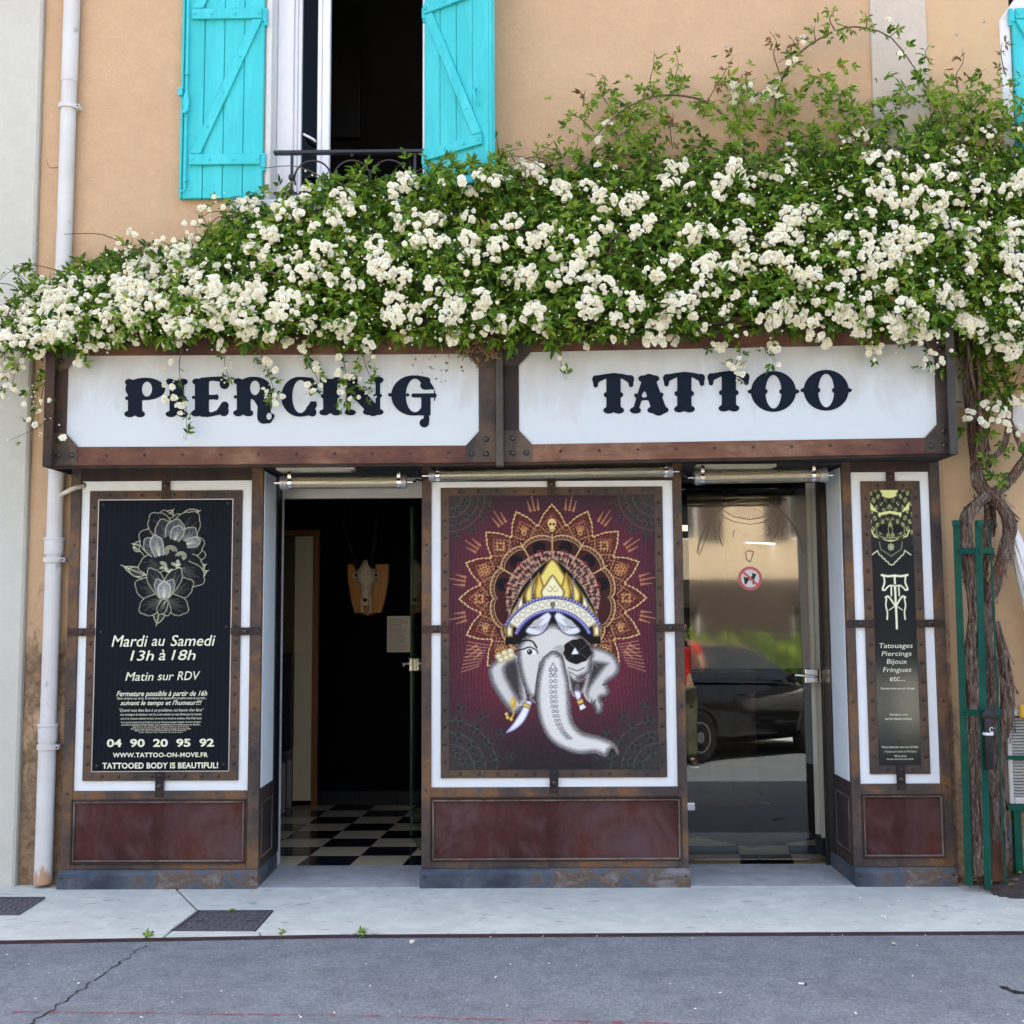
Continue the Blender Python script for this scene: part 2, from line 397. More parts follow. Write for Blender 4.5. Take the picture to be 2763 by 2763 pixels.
def _asphalt():
    t = NT('grey asphalt')
    fine = t.noise(190, 3, 0.75); mid = t.noise(36, 5, 0.7); big = t.noise(1.3, 5, 0.6)
    vo = t.n('ShaderNodeTexVoronoi'); vo.inputs['Scale'].default_value = 120; t.l(t.coord(), vo.inputs['Vector'])
    cell = t.ramp(vo.outputs['Color'], [(0.2,(0.150,0.166,0.178)),(0.55,(0.205,0.226,0.240)),(0.95,(0.29,0.305,0.315))])
    a = t.mix(t.ramp(fine, [(0.35,(0.75,0.75,0.75)),(0.65,(0,0,0))]), cell, (0.140,0.155,0.167))
    a = t.mix(t.math('MULTIPLY', t.ramp(mid, [(0.56,(0,0,0)),(0.72,(1,1,1))]), 0.7), a, (0.29,0.305,0.315))
    blot = t.noise(7, 6, 0.72)
    a = t.mix(t.ramp(blot, [(0.36,(0.75,0.75,0.75)),(0.56,(0,0,0))]), a, t.mix(1.0, a, (0.70,0.71,0.73), 'MULTIPLY'))
    a = t.mix(t.ramp(big, [(0.38,(0.55,0.55,0.55)),(0.62,(0,0,0))]), a, t.mix(1.0, a, (0.80,0.80,0.80), 'MULTIPLY'))
    h = t.math('ADD', fine, vo.outputs['Distance'])
    return t.bsdf(a, 0.88, 0, 0.25, bump=h, bstr=0.45, bdist=0.006)
M['asphalt'] = _asphalt()
def _pave():
    t = NT('pale concrete pavement')
    fine = t.noise(150, 4, 0.75); mid = t.noise(9, 7, 0.7); big = t.noise(1.7, 5, 0.65)
    a = t.mix(t.ramp(big, [(0.35,(0,0,0)),(0.68,(1,1,1))]), (0.60,0.615,0.53), (0.47,0.485,0.43))
    a = t.mix(t.ramp(mid, [(0.42,(0.55,0.55,0.55)),(0.6,(0,0,0))]), a, (0.42,0.43,0.39))
    spots = t.noise(17, 3, 0.5, stretch=(0.7,1.6,1))
    a = t.mix(t.ramp(spots, [(0.672,(0,0,0)),(0.69,(0.75,0.75,0.75))]), a, (0.25,0.25,0.24))
    a = t.mix(t.math('MULTIPLY', t.ramp(fine, [(0.3,(1,1,1)),(0.55,(0,0,0))]), 0.3), a, (0.36,0.365,0.33))
    return t.bsdf(a, 0.85, 0, 0.3, bump=fine, bstr=0.3, bdist=0.004)
M['pave'] = _pave()
M['threshold'] = plain('grey cement threshold', (0.34,0.345,0.34), 0.85, spec=0.2, var=0.18, scale=9, bstr=0.2)
M['kerb'] = plain('dark red kerb edging', (0.055,0.030,0.034), 0.7, var=0.3)
M['iron_cover'] = plain('worn iron cover', (0.085,0.080,0.088), 0.6, spec=0.5, var=0.3, scale=30)
M['soil'] = plain('dark soil', (0.045,0.035,0.028), 0.95, var=0.4, scale=40, bstr=0.5)
M['crack'] = plain('crack filler', (0.018,0.019,0.016), 0.95)
def _redline():
    t = NT('worn red marking paint')
    n = t.noise(24, 6, 0.75)
    b = t.n('ShaderNodeBsdfDiffuse'); b.inputs[0].default_value = (0.36,0.09,0.10,1)
    tr = t.n('ShaderNodeBsdfTransparent'); mx = t.n('ShaderNodeMixShader')
    t.l(t.ramp(n, [(0.42,(0,0,0)),(0.62,(0.75,0.75,0.75))]), mx.inputs[0]); t.l(tr.outputs[0], mx.inputs[1]); t.l(b.outputs[0], mx.inputs[2])
    t.l(mx.outputs[0], t.out.inputs[0]); return t.m
M['redline'] = _redline()
M['tile_cream'] = plain('cream floor tile', (0.62,0.52,0.34), 0.12, spec=0.5, var=0.05, scale=5)
M['tile_black'] = plain('black floor tile', (0.014,0.016,0.022), 0.10, spec=0.5, var=0.1, scale=5)
M['grout'] = plain('grey grout', (0.13,0.125,0.12), 0.9)
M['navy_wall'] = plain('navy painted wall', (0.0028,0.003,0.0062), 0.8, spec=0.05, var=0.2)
M['beige'] = plain('beige door leaf', (0.78,0.68,0.50), 0.5, var=0.05)
M['skirt'] = plain('dark skirting tile', (0.02,0.022,0.026), 0.5, spec=0.15)
M['olive_wall'] = plain('olive back room wall', (0.10,0.085,0.052), 0.8)
M['inner_white'] = plain('white interior wall', (0.80,0.81,0.82), 0.55, var=0.05)
def wood(name, c, d, sc=14):
    t = NT(name); n = t.noise(sc, 6, 0.65, stretch=(5,5,0.5), dist=0.8)
    return t.bsdf(t.ramp(n, [(0.3,d),(0.7,c)]), 0.45, 0, 0.4, bump=n, bstr=0.1, bdist=0.002)
M['doorwood'] = wood('brown door frame wood', (0.30,0.115,0.04), (0.16,0.055,0.018))
M['shieldwood'] = wood('honey oak shield', (0.55,0.24,0.030), (0.42,0.165,0.018))
M['bone'] = plain('old bone', (0.80,0.68,0.52), 0.6, var=0.22, scale=25, bstr=0.2)
M['horn'] = plain('dark horn', (0.008,0.007,0.008), 0.6, spec=0.15, var=0.3)
M['paper'] = plain('white notice paper', (0.78,0.74,0.71), 0.7, var=0.05)
M['ink'] = plain('grey print', (0.20,0.19,0.18), 0.8)
M['door_glass'] = glass('door glass', (0.95,0.97,0.96), 0.012)
M['open_glass'] = glass('open door glass', (0.84,0.90,0.86), 0.0, fw=0.35)
M['glass_edge'] = plain('green glass edge', (0.12,0.20,0.15), 0.2, spec=0.6)
M['film'] = glass('bronze frosted film', (0.95,0.92,0.86), 0.035, 0.055, haze=(0.24,0.19,0.14), hz=0.09)
M['film_line'] = glass('frosted film drawing', (0.55,0.45,0.40), 0.0, 0.3, haze=(0.16,0.11,0.09), hz=0.6)
M['sticker_white'] = plain('white sticker', (0.74,0.74,0.76), 0.4, var=0.03)
M['sticker_red'] = plain('faded red sticker', (0.60,0.125,0.13), 0.4, var=0.05)
M['win_glass'] = glass('window pane', (0.5,0.55,0.57), 0.0, fw=0.18)
M['green'] = plain('green guard paint', (0.003,0.066,0.043), 0.5, spec=0.15, var=0.25, scale=9)
def _bark():
    t = NT('shredding grey red bark')
    n = t.noise(26, 8, 0.78, stretch=(3.0,3.0,0.30), dist=1.2); m = t.noise(5, 5, 0.6, stretch=(1,1,0.5)); g = t.noise(90, 4, 0.7, stretch=(2,2,0.3))
    a = t.ramp(n, [(0.33,(0.018,0.012,0.009)),(0.44,(0.085,0.050,0.034)),(0.54,(0.25,0.18,0.14)),(0.66,(0.50,0.42,0.37))])
    a = t.mix(t.ramp(m, [(0.52,(0,0,0)),(0.66,(0.8,0.8,0.8))]), a, t.ramp(n, [(0.38,(0.035,0.012,0.006)),(0.65,(0.34,0.14,0.06))]))
    return t.bsdf(a, 0.9, 0, 0.2, bump=t.math('ADD', n, t.math('MULTIPLY', g, 0.4)), bstr=0.9, bdist=0.02)
M['bark'] = _bark()
M['twig'] = plain('brown green cane', (0.095,0.066,0.034), 0.6, var=0.35, scale=20)
M['twig_red'] = plain('reddish young shoot', (0.16,0.085,0.040), 0.6, var=0.3)
M['leaf'] = leafmat('rose leaf', [(0.0,(0.026,0.078,0.008)),(0.3,(0.055,0.135,0.011)),(0.6,(0.115,0.215,0.016)),(0.85,(0.20,0.31,0.024)),(1.0,(0.27,0.34,0.04))])
M['leaf_young'] = leafmat('young rose leaf', [(0.0,(0.10,0.22,0.018)),(0.45,(0.17,0.31,0.026)),(0.8,(0.26,0.38,0.04)),(1.0,(0.28,0.22,0.05))], 0.4)
M['leaf_red'] = leafmat('reddish shoot leaf', [(0.0,(0.13,0.16,0.035)),(0.6,(0.20,0.125,0.05)),(1.0,(0.22,0.10,0.05))], 0.35)
M['petal'] = leafmat('cream white petal', [(0.0,(0.78,0.69,0.44)),(0.2,(0.86,0.81,0.62)),(0.5,(0.91,0.885,0.76)),(1.0,(0.94,0.93,0.86))], 0.25, 0.8)
M['bud'] = leafmat('cream bud', [(0.0,(0.70,0.68,0.48)),(1.0,(0.86,0.85,0.74))], 0.2, 0.6)
M['dry'] = leafmat('dry brown leaf', [(0.0,(0.13,0.07,0.03)),(0.6,(0.26,0.16,0.08)),(1.0,(0.36,0.26,0.15))], 0.15, 0.8)
M['pot'] = rust('rusty iron pot', [(0.3,(0.065,0.03,0.02)),(0.5,(0.12,0.055,0.034)),(0.65,(0.16,0.08,0.045)),(0.8,(0.12,0.08,0.06))])
M['ac'] = plain('cream grey casing', (0.46,0.45,0.41), 0.5, var=0.08)
M['canvas'] = plain('white parasol canvas', (0.72,0.71,0.70), 0.8, var=0.04)
M['stick'] = plain('grey weathered stick', (0.15,0.145,0.15), 0.8, var=0.25)
M['yellow'] = plain('yellow plastic', (0.60,0.34,0.02), 0.5)
M['car_dark'] = plain('black car paint', (0.008,0.008,0.009), 0.14, spec=0.6, var=0.1, coat=0.6)
M['car_white'] = plain('white car paint', (0.72,0.72,0.71), 0.2, spec=0.5, var=0.03, coat=0.5)
M['car_glass'] = plain('tinted car glass', (0.02,0.026,0.028), 0.06, spec=0.6)
M['tyre'] = plain('tyre rubber', (0.015,0.015,0.016), 0.85)
M['rim'] = plain('silver wheel cover', (0.42,0.43,0.44), 0.35, metal=0.7)
M['lamp_red'] = plain('red tail lamp', (0.40,0.02,0.02), 0.25)
M['skin'] = plain('skin', (0.52,0.31,0.22), 0.55, var=0.06)
M['shirt_red'] = plain('red cotton', (0.60,0.018,0.014), 0.85, var=0.15)
M['trousers'] = plain('olive drab cotton', (0.15,0.155,0.095), 0.85, var=0.2)
M['hair'] = plain('dark brown hair', (0.03,0.02,0.014), 0.7)
M['shoe'] = plain('black shoe', (0.02,0.02,0.021), 0.6)
M['wall_opp'] = stucco('cream street wall', (0.66,0.56,0.41), (0.60,0.50,0.36))
M['roof_tile'] = plain('terracotta roof', (0.36,0.15,0.08), 0.85, var=0.25)

M['dark_front'] = plain('dark brown shop cladding', (0.045,0.032,0.024), 0.7, var=0.2)
# ================================================================== THE SETTING: ground, pavement, road
RZ = -0.035                                    # road level
KERB = [(-14.0,-1.62),(-6.0,-1.20)]+[(PG(k,x,y).x, PG(k,x,y).y) for k,x,y in (('G1',0,508),('G1',1930,474),('G2',1930,464),('G3',1930,424))]+[(6.0,-0.93),(14.0,-0.93)]
mb = MB(); mb.box(-160,160,-160,160,-0.30,-0.12)
tag(obj('ground', mb, M['soil']), None, kind='structure')
KW = 0.009
mb = MB(); mb.slab([(14,-9.3),(14,-0.93)] + [(x,y-KW-0.003) for x,y in reversed(KERB)] + [(-14,-9.3)], -0.11, RZ)
road = tag(obj('road', mb, M['asphalt']), None, kind='structure')
mb = MB()
for (x0,y0),(x1,y1) in zip(KERB, KERB[1:]):
    mb.slab([(x0,y0-KW),(x1,y1-KW),(x1,y1),(x0,y0)], -0.115, GZ-0.001)
tag(obj('kerb', mb, M['kerb']), None, kind='structure')

# the pavement is poured in slabs that meet in open joints round the iron cover
c0, c1, c2, c3 = [PG('G1',*q) for q in ((1148,336),(1580,335),(1475,453),(990,453))]
j0 = PG('G1',1005,193); j1 = PG('G2',0,242); j2 = PG('G2',150,206)
def pt(v): return (v.x, v.y)
kx = lambda x: float(np.interp(x, [a for a,_ in KERB], [b for _,b in KERB]))
g = 0.006
WALLY = 0.11
pavement = tag(link('pavement', bpy.data.meshes.new('pavement')), None, kind='structure'); ORG['pavement'] = Vector((0,0,0))
mbs = []
left_poly = [(-14,0.5),(-14,kx(-14))]+[(x,y) for x,y in KERB if -14 < x < c3.x-0.05]+[(c3.x-g, kx(c3.x-g)),(c3.x-g,c3.y),(c0.x-g,c0.y),(j0.x-g,j0.y),(j0.x-g,0.5)]
mid_poly = [(j0.x+g,0.5),(j0.x+g,j0.y),(c0.x+g*0.6,c0.y+g),(c1.x-g*0.3,c1.y+g),(j1.x,j1.y+g),(j2.x,j2.y+g),(j2.x+0.02,0.5)]
right_poly = [(j2.x+0.02+g*1.5,0.5),(j2.x+g,j2.y-g),(j1.x,j1.y-g),(c1.x+g,c1.y-g*0.5),(c2.x+g,c2.y),(c2.x+0.03,c2.y-0.02),(c2.x+0.05,kx(c2.x+0.05))]+[(x,y) for x,y in KERB if x > c2.x+0.06]+[(14,0.5)]
front_poly = [(c3.x+g*0.4,kx(c3.x)),(c2.x+0.044,kx(c2.x+0.044)),(c2.x+0.024,c2.y-0.022),(c2.x-g,c2.y-g),(c3.x+g,c3.y-g)]
for q in (left_poly, mid_poly, right_poly, front_poly):
    obj('slab', MB().slab(q, -0.114, GZ), M['pave'], pavement, bevel=0.004)
mb = MB(); mb.box(-14,14,-1.7,0.5,-0.119,-0.07)
# joint bed, a little below the slabs, clipped to the kerb line
mb = MB(); mb.slab([(x,y+0.004) for x,y in KERB]+[(14,0.4),(-14,0.4)], -0.118, -0.034)
obj('joint_bed', mb, M['crack'], pavement)

def cover(name, label, a, b, c, d, knob=True, lift=0.0):
    """cast iron inspection cover with a raised lozenge pattern; a b back edge, c d front edge"""
    cen = (a+b+c+d)/4; GZ = globals()['GZ']+lift
    t = thing(name, label, 'manhole cover', (cen.x, cen.y, GZ), group='iron covers in the pavement')
    i = 0.012
    fr = MB()
    for p, q in ((a,b),(b,c),(c,d),(d,a)):
        e = (q-p).normalized(); nrm = Vector((-e.y, e.x, 0))
        if (cen-p).dot(nrm) < 0: nrm = -nrm
        fr.slab([pt(p),pt(q),pt(q+nrm*i),pt(p+nrm*i)] if e.cross(nrm).z > 0 else [pt(q),pt(p),pt(p+nrm*i),pt(q+nrm*i)], GZ-0.08, GZ+0.002)
    obj('frame', fr, M['iron_cover'], t)
    ins = lambda p: cen+(p-cen)*0.945
    obj('plate', MB().slab([pt(ins(q)) for q in (a,d,c,b)], GZ-0.07, GZ-0.004), M['iron_cover'], t)
    lz = MB(); n = 9
    for u in range(n):
        for v in range(n):
            s, r = (u+0.5)/n, (v+0.5)/n
            p = (ins(a)*(1-s)+ins(b)*s)*(1-r)+(ins(d)*(1-s)+ins(c)*s)*r
            w, h = (0.014, 0.006) if (u+v) % 2 else (0.006, 0.014)
            lz.slab([(p.x-w,p.y),(p.x,p.y-h),(p.x+w,p.y),(p.x,p.y+h)], GZ-0.006, GZ+0.001)
    obj('lozenge_pattern', lz, M['iron_cover'], t, kind='stuff')
    if knob:
        for s in (-0.33, 0.33):
            p = cen+(b-a)*s+(a-d)*0.02
            rg = MB(); rg.tube([Vector((p.x+0.02*sin(q), p.y+0.02*cos(q), GZ+0.004)) for q in np.linspace(0.3,2*pi-0.3,12)], 0.003, 6)
            obj('lifting_ring', rg, M['iron_cover'], t)
    return t
cover('manhole_cover', 'square iron inspection cover set into the pavement in front of the opening-hours panel', c0, c1, c2, c3)
a, b, c = [PG('G1',*q) for q in ((0,265),(262,268),(110,365))]
cover('manhole_cover', 'iron inspection cover cut off by the left picture edge near the white pipe', b-Vector((0.36,-0.005,0)), b, c, c-Vector((0.36,-0.005,0)), knob=False, lift=0.008)

# crack in the asphalt and the worn red line
def ribbon(path, w, z, wob=0.0):
    m = MB(); L = []; R = []
    for i, p in enumerate(path):
        t = (path[min(i+1,len(path)-1)]-path[max(i-1,0)]).normalized(); n = Vector((-t.y,t.x,0)); q = w*(1+random.uniform(-wob,wob))
        L.append((p.x+n.x*q, p.y+n.y*q, z)); R.append((p.x-n.x*q, p.y-n.y*q, z))
    k = len(path)
    m.add(L+R, [(i,k+i,k+i+1,i+1) for i in range(k-1)])
    return m
a, b = PG('G1',838,542,RZ), PG('G1',190,990,RZ)
path = []
for i in range(90):
    u = i/89; p = a.lerp(b+(b-a)*0.35, u); q = Vector((mnoise.noise(Vector((u*26,0,0))), mnoise.noise(Vector((0,u*26,3))), 0))*0.030
    path.append(p+q)
obj('crack', ribbon(path, 0.0034, RZ+0.0025, 0.85), M['crack'], road)
a, b, c = PG('G1',0,925,RZ), PG('G1',1930,945,RZ), PG('G2',1930,995,RZ)
obj('red_marking', ribbon([a-Vector((0.5,0,0)), a, b, c, c+(c-b)], 0.009, RZ+0.003), M['redline'], road)

# ================================================================== THE HOUSE
WY = 0.08                                      # face of the stucco wall
xL = P('A',318,500,0.06).x                     # seam to the white neighbour
xP0, xP1 = P('C',1390,200,WY-0.02).x, P('C',1590,200,WY-0.02).x
TOP, DEP, XR = 8.9, 9.0, 9.5
wz0 = P('B',700,1052,WY).z; wz1 = wz0+2.05
wx0, wx1 = P('B',638,500,WY).x, P('B',1446,500,WY).x
house = thing('peach_house', 'peach stucco house with turquoise shuttered window above the shop', 'house', (0,0.3,GZ))
SX0, SX1, SZ1 = P('L3',330,600,0).x-0.02, P('T2',1030,1200,0).x+0.012, 2.86
mb = MB()
mb.box(xL, SX0, WY, WY+0.3, GZ-0.09, SZ1); mb.box(SX1, xP1, WY, WY+0.3, GZ-0.09, SZ1)
mb.box(xL, xP0, WY, WY+0.3, SZ1, wz0); mb.box(xL, wx0, WY, WY+0.3, wz0, wz1); mb.box(wx1, xP0, WY, WY+0.3, wz0, wz1); mb.box(xL, xP0, WY, WY+0.3, wz1, TOP)
obj('wall', mb, M['stucco'], house)
obj('pilaster', MB().box(xP0, xP1, WY-0.02, WY+0.3, SZ1, TOP), M['pilaster'], house, bevel=0.006)
# right-hand part of the facade with the window whose shutter shows at the edge
x2 = P('C',1852,300,WY).x
w2x0 = P('C',1890,300,WY).x; w2z0 = P('C',1900,900,WY).z-0.25
mb = MB(); mb.box(xP1, XR, WY, WY+0.3, GZ-0.09, w2z0); mb.box(xP1, w2x0, WY, WY+0.3, w2z0, w2z0+2.0); mb.box(w2x0+1.0, XR, WY, WY+0.3, w2z0, w2z0+2.0); mb.box(xP1, XR, WY, WY+0.3, w2z0+2.0, TOP)
obj('wall', mb, M['stucco_right'], house)
mb = MB(); mb.box(x2, w2x0, WY-0.012, WY+0.29, w2z0-0.1, w2z0+1.62)
mb.prism([(x2, w2z0+1.62),(w2x0, w2z0+1.62),(w2x0+1.0,w2z0+1.78),(w2x0+1.0,w2z0+1.95),(x2+0.12,w2z0+1.78)], WY-0.012, WY+0.1)
obj('window_surround', mb, M['white_trim'], house, bevel=0.004)
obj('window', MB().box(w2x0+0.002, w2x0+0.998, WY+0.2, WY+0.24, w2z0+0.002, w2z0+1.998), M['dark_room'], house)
# back, sides and roof keep the sun off the street side
mb = MB(); mb.box(xL, xL+0.3, WY+0.301, WY+DEP, GZ-0.09, TOP); mb.box(XR-0.3, XR, WY+0.301, WY+DEP, GZ-0.09, TOP); mb.box(xL+0.301, XR-0.301, WY+DEP-0.3, WY+DEP, GZ-0.09, TOP)
obj('wall', mb, M['stucco'], house)
mb = MB(); mb.prism([(xL-0.1,TOP+0.001),(XR+0.2,TOP+0.001),(XR+0.2,TOP+0.12),(xL-0.1,TOP+0.12)], WY-0.32, WY+DEP+0.2)
obj('roof', mb, M['roof_tile'], house)
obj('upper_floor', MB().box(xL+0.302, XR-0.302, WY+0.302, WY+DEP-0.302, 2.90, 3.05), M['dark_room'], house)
# flaking edge of the window opening, reveal and sill
mb = MB(); mb.box(wx0-0.032, wx0+0.004, WY-0.006, WY+0.28, wz0, wz1+0.03); mb.box(wx1-0.004, wx1+0.03, WY-0.006, WY+0.28, wz0, wz1+0.03); mb.box(wx0+0.005, wx1-0.005, WY-0.006, WY+0.28, wz1-0.03, wz1+0.03)
obj('window_surround', mb, M['white_trim'], house, bevel=0.006)
sx0 = P('B',425,1100,WY-0.05).x
obj('window_sill', MB().box(sx0, wx1+0.25, WY-0.05, WY+0.27, wz0-0.09, wz0-0.002), M['sill_white'], house, bevel=0.008)
obj('sill_apron', MB().box(sx0+0.01, wx1+0.24, WY-0.012, WY+0.01, wz0-0.34, wz0-0.091), M['sill_white'], house, bevel=0.004)
# the white plastic window itself, its left leaf shut, its right leaf swung in
FY = WY+0.14
def px(x, y=500): return P('B',x,y,FY).x
win = obj('window_frame', MB().box(wx0+0.006, px(798), FY, FY+0.06, wz0+0.002, wz1-0.032).box(wx1-0.03, wx1-0.006, FY, FY+0.06, wz0+0.002, wz1-0.032).box(px(798)+0.001, wx1-0.031, FY, FY+0.06, wz0+0.002, wz0+0.05), M['pvc'], house, bevel=0.004)
obj('frame_groove', MB().box(px(757), px(763), FY-0.006, FY-0.0005, wz0+0.05, wz1-0.04).box(px(778), px(783), FY-0.006, FY-0.0005, wz0+0.05, wz1-0.04), M['alu'], win)
obj('sash_stile', MB().box(px(905), px(945), FY+0.008, FY+0.055, wz0+0.052, wz1-0.04).box(px(878), px(903), FY+0.02, FY+0.055, wz0+0.052, wz1-0.04), M['pvc'], win, bevel=0.005)
obj('pane', MB().box(px(799), px(877), FY+0.030, FY+0.036, wz0+0.052, wz1-0.04), M['win_glass'], win)
ha, hb = P('B',812,700,FY), P('B',872,738,FY)
obj('window_handle', MB().tube(spline([ha, ha+Vector((0.012,-0.02,-0.014)), hb+Vector((-0.01,-0.03,0.002)), hb+Vector((0,-0.005,0))], 10), 0.007, 8), M['pvc'], win, smooth=60)
# dark room behind it
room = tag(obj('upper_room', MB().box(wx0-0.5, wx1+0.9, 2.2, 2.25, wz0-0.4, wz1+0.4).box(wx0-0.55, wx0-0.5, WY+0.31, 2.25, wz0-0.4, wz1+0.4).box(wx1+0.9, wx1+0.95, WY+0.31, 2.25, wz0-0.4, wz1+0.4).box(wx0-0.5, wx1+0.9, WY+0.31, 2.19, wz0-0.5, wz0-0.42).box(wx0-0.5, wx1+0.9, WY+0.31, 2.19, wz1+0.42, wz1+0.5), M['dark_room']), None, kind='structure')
a, b = P('B',945,85,2.18), P('B',1108,725,2.18)
tag(obj('dark_wall_screen', MB().box(a.x, b.x, 2.14, 2.19, b.z, a.z).box(a.x+0.01, b.x-0.01, 2.136, 2.139, b.z+0.01, a.z-0.01), M['black'], bevel=0.004), 'black flat screen on the far wall inside the upstairs window', 'screen')

# small fixing screws left in the wall
for k,x,y,pl in (('C',870,165,WY),('C',1790,78,WY),('C',1692,123,WY)):
    p = P(k,x,y,pl); obj('wall_plug', MB().dome((p.x,p.y+0.001,p.z),0.009,0.006).box(p.x-0.002,p.x+0.002,p.y-0.014,p.y-0.004,p.z-0.002,p.z+0.002), M['alu'], house)

# white neighbour house
nb = thing('white_house', 'white rendered neighbouring house at the left picture edge', 'house', (-6.5,0.3,GZ))
obj('wall', MB().box(-13.5, xL-0.003, WY-0.045, WY+0.3, GZ-0.09, 7.6).box(-13.5, xL-0.003, WY+0.301, WY+DEP, GZ-0.09, 7.6), M['white_wall'], nb, bevel=0.012)
obj('roof', MB().box(-13.7, xL-0.004, WY-0.3, WY+DEP+0.2, 7.601, 7.75), M['roof_tile'], nb)

# ================================================================== INSIDE THE SHOP (what the doors show)
YT, BY = 0.50, 2.545                           # edge of the tiled floor, back wall of the left room
yl = [PG('M2',900,yy).y for yy in (1718,1240)]
shop_floor = tag(obj('shop_floor', MB().box(SX0+0.05, SX1-0.02, 0.505, 4.4, GZ-0.09, GZ-0.004), M['grout']), None, kind='structure')
ORG['shop_floor'] = Vector((0,0,0))
obj('threshold', MB().box(SX0+0.05, SX1-0.02, -0.028, 0.502, GZ-0.08, GZ+0.006), M['threshold'], shop_floor, bevel=0.006)
TW, TD = 0.3075, 0.2585
def tile_mesh(name, m, skew):
    w, d = TW-0.003, TD-0.003
    b_ = MB().slab([(0.0015,0.0015),(w,0.0015),(w+skew*d,d),(0.0015+skew*d,d)], -0.008, 0.0)
    return mesh_of(name, b_, m)
def tiles(x0, y0, skew, cols, rows, first_cream):
    mc, mk = tile_mesh('floor_tile', M['tile_cream'], skew), tile_mesh('floor_tile', M['tile_black'], skew)
    for j in range(rows):
        for i in cols:
            cream = ((i+j) % 2 == 0) == first_cream
            link('floor_tile', mc if cream else mk, shop_floor, (x0+i*TW+skew*TD*j, y0+TD*j, GZ+0.004))
a = PG('M2',890,1718)
tiles(a.x, 0.506, 0.095, range(-3,4), 8, True)
a = PG('R2',655,1735)
tiles(a.x, 0.506, 0.15, range(-1,3), 9, False)
# walls of the two rooms
DX0, DX1 = P('M1',190,1000,0.44).x, P('M1',1575,1000,0.02).x     # left doorway
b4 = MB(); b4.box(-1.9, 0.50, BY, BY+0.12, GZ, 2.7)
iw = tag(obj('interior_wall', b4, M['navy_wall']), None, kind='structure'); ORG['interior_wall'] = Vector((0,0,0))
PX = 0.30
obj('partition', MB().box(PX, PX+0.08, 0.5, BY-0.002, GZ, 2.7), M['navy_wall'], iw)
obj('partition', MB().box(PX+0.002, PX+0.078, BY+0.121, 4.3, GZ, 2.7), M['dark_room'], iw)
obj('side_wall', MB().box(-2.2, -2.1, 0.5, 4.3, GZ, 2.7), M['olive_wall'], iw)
xw = P('R2',1440,1700,0.5).x; xwb = P('R2',1275,1510,0.5).x
xa, xb_ = P('S',2190,1900,0.62).x, P('R2',1425,1200,0.53).x
for i_ in range(4):                            # receding white inner wall, shaped as strips turned streetward to catch more daylight
    u0, u1 = i_/4, (i_+1)/4-0.02
    xA, yA, xB, yB = xa+(xb_-xa)*u0, 0.62-0.09*u0, xa+(xb_-xa)*u1, 0.62-0.09*u1
    obj('turned_wall_strip', MB().slab([(xA,yA),(xB,yB),(xB+0.012,yB+0.03),(xA+0.012,yA+0.03)], GZ+0.15-0.07*u0, 2.7), M['inner_white'], iw, bevel=0.002)
obj('skirting', MB().add([(xa-0.002,0.616,GZ+0.045),(xb_+0.002,0.526,GZ+0.006),(xb_+0.002,0.526,GZ+0.075),(xa-0.002,0.616,GZ+0.148),(xa+0.02,0.66,GZ+0.045),(xb_+0.03,0.57,GZ+0.006),(xb_+0.03,0.57,GZ+0.075),(xa+0.02,0.66,GZ+0.148)], [(0,1,2,3),(7,6,5,4),(0,4,5,1),(1,5,6,2),(2,6,7,3),(3,7,4,0)]), M['skirt'], iw)
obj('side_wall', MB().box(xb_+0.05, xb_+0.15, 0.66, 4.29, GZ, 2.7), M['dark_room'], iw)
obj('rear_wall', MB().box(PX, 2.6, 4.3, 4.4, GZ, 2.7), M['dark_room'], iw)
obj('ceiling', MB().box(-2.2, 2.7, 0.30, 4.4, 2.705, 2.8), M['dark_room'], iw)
# skirting tiles under the navy wall
for x0_, x1_ in zip((612,650,955,1260), (645,950,1255,1560)):
    p, q = P('M2',x0_,1142,BY-0.01), P('M2',x1_,1240,BY-0.01)
    obj('skirting_tile', MB().box(p.x, q.x, BY-0.012, BY-0.001, GZ+0.004, p.z), M['skirt'], iw, bevel=0.002)
# head panel over the open door
p = P('M1',360,292,0.56); q = P('M1',1500,366,0.56)
obj('door_head', MB().box(p.x-0.1, q.x+0.12, 0.55, 0.60, q.z, 2.69), M['alu'], iw)
# inner doorway with brown frame, beige leaf and the back room beyond
inner = thing('inner_door', 'brown wooden door frame with a beige door leaf on the navy wall', 'door', (P('M1',655,1500,BY).x, BY-0.02, GZ))
f0, f1 = P('M1',628,700,BY-0.03), P('M1',685,642,BY-0.03); fb = P('M1',300,695,BY-0.03)
obj('frame_post', MB().box(f0.x, f1.x, BY-0.035, BY-0.001, GZ+0.005, f1.z), M['doorwood'], inner, bevel=0.004)
obj('frame_head', MB().box(f0.x-1.0, f0.x-0.001, BY-0.035, BY-0.001, fb.z, f1.z), M['doorwood'], inner, bevel=0.004)
d0 = P('M1',472,700,BY-0.02); d1 = P('M1',626,1000,BY-0.02); db = P('M2',480,1222,BY-0.02)
obj('door_leaf', MB().box(d0.x, f0.x-0.002, BY-0.018, BY-0.002, db.z, fb.z-0.004), M['beige'], inner, bevel=0.003)
obj('opening', MB().box(d0.x-0.7, d0.x-0.001, BY-0.008, BY-0.003, GZ+0.006, fb.z-0.004), M['olive_wall'], inner)
c0_ = P('M1',352,1745,BY-0.1); c1_ = P('M1',462,1735,BY-0.1)
cb = thing('black_armchair', 'black high-backed chair half hidden behind the beige door leaf', 'chair', ((c0_.x+c1_.x)/2-0.15, BY-0.12, GZ))
zc = c0_.z
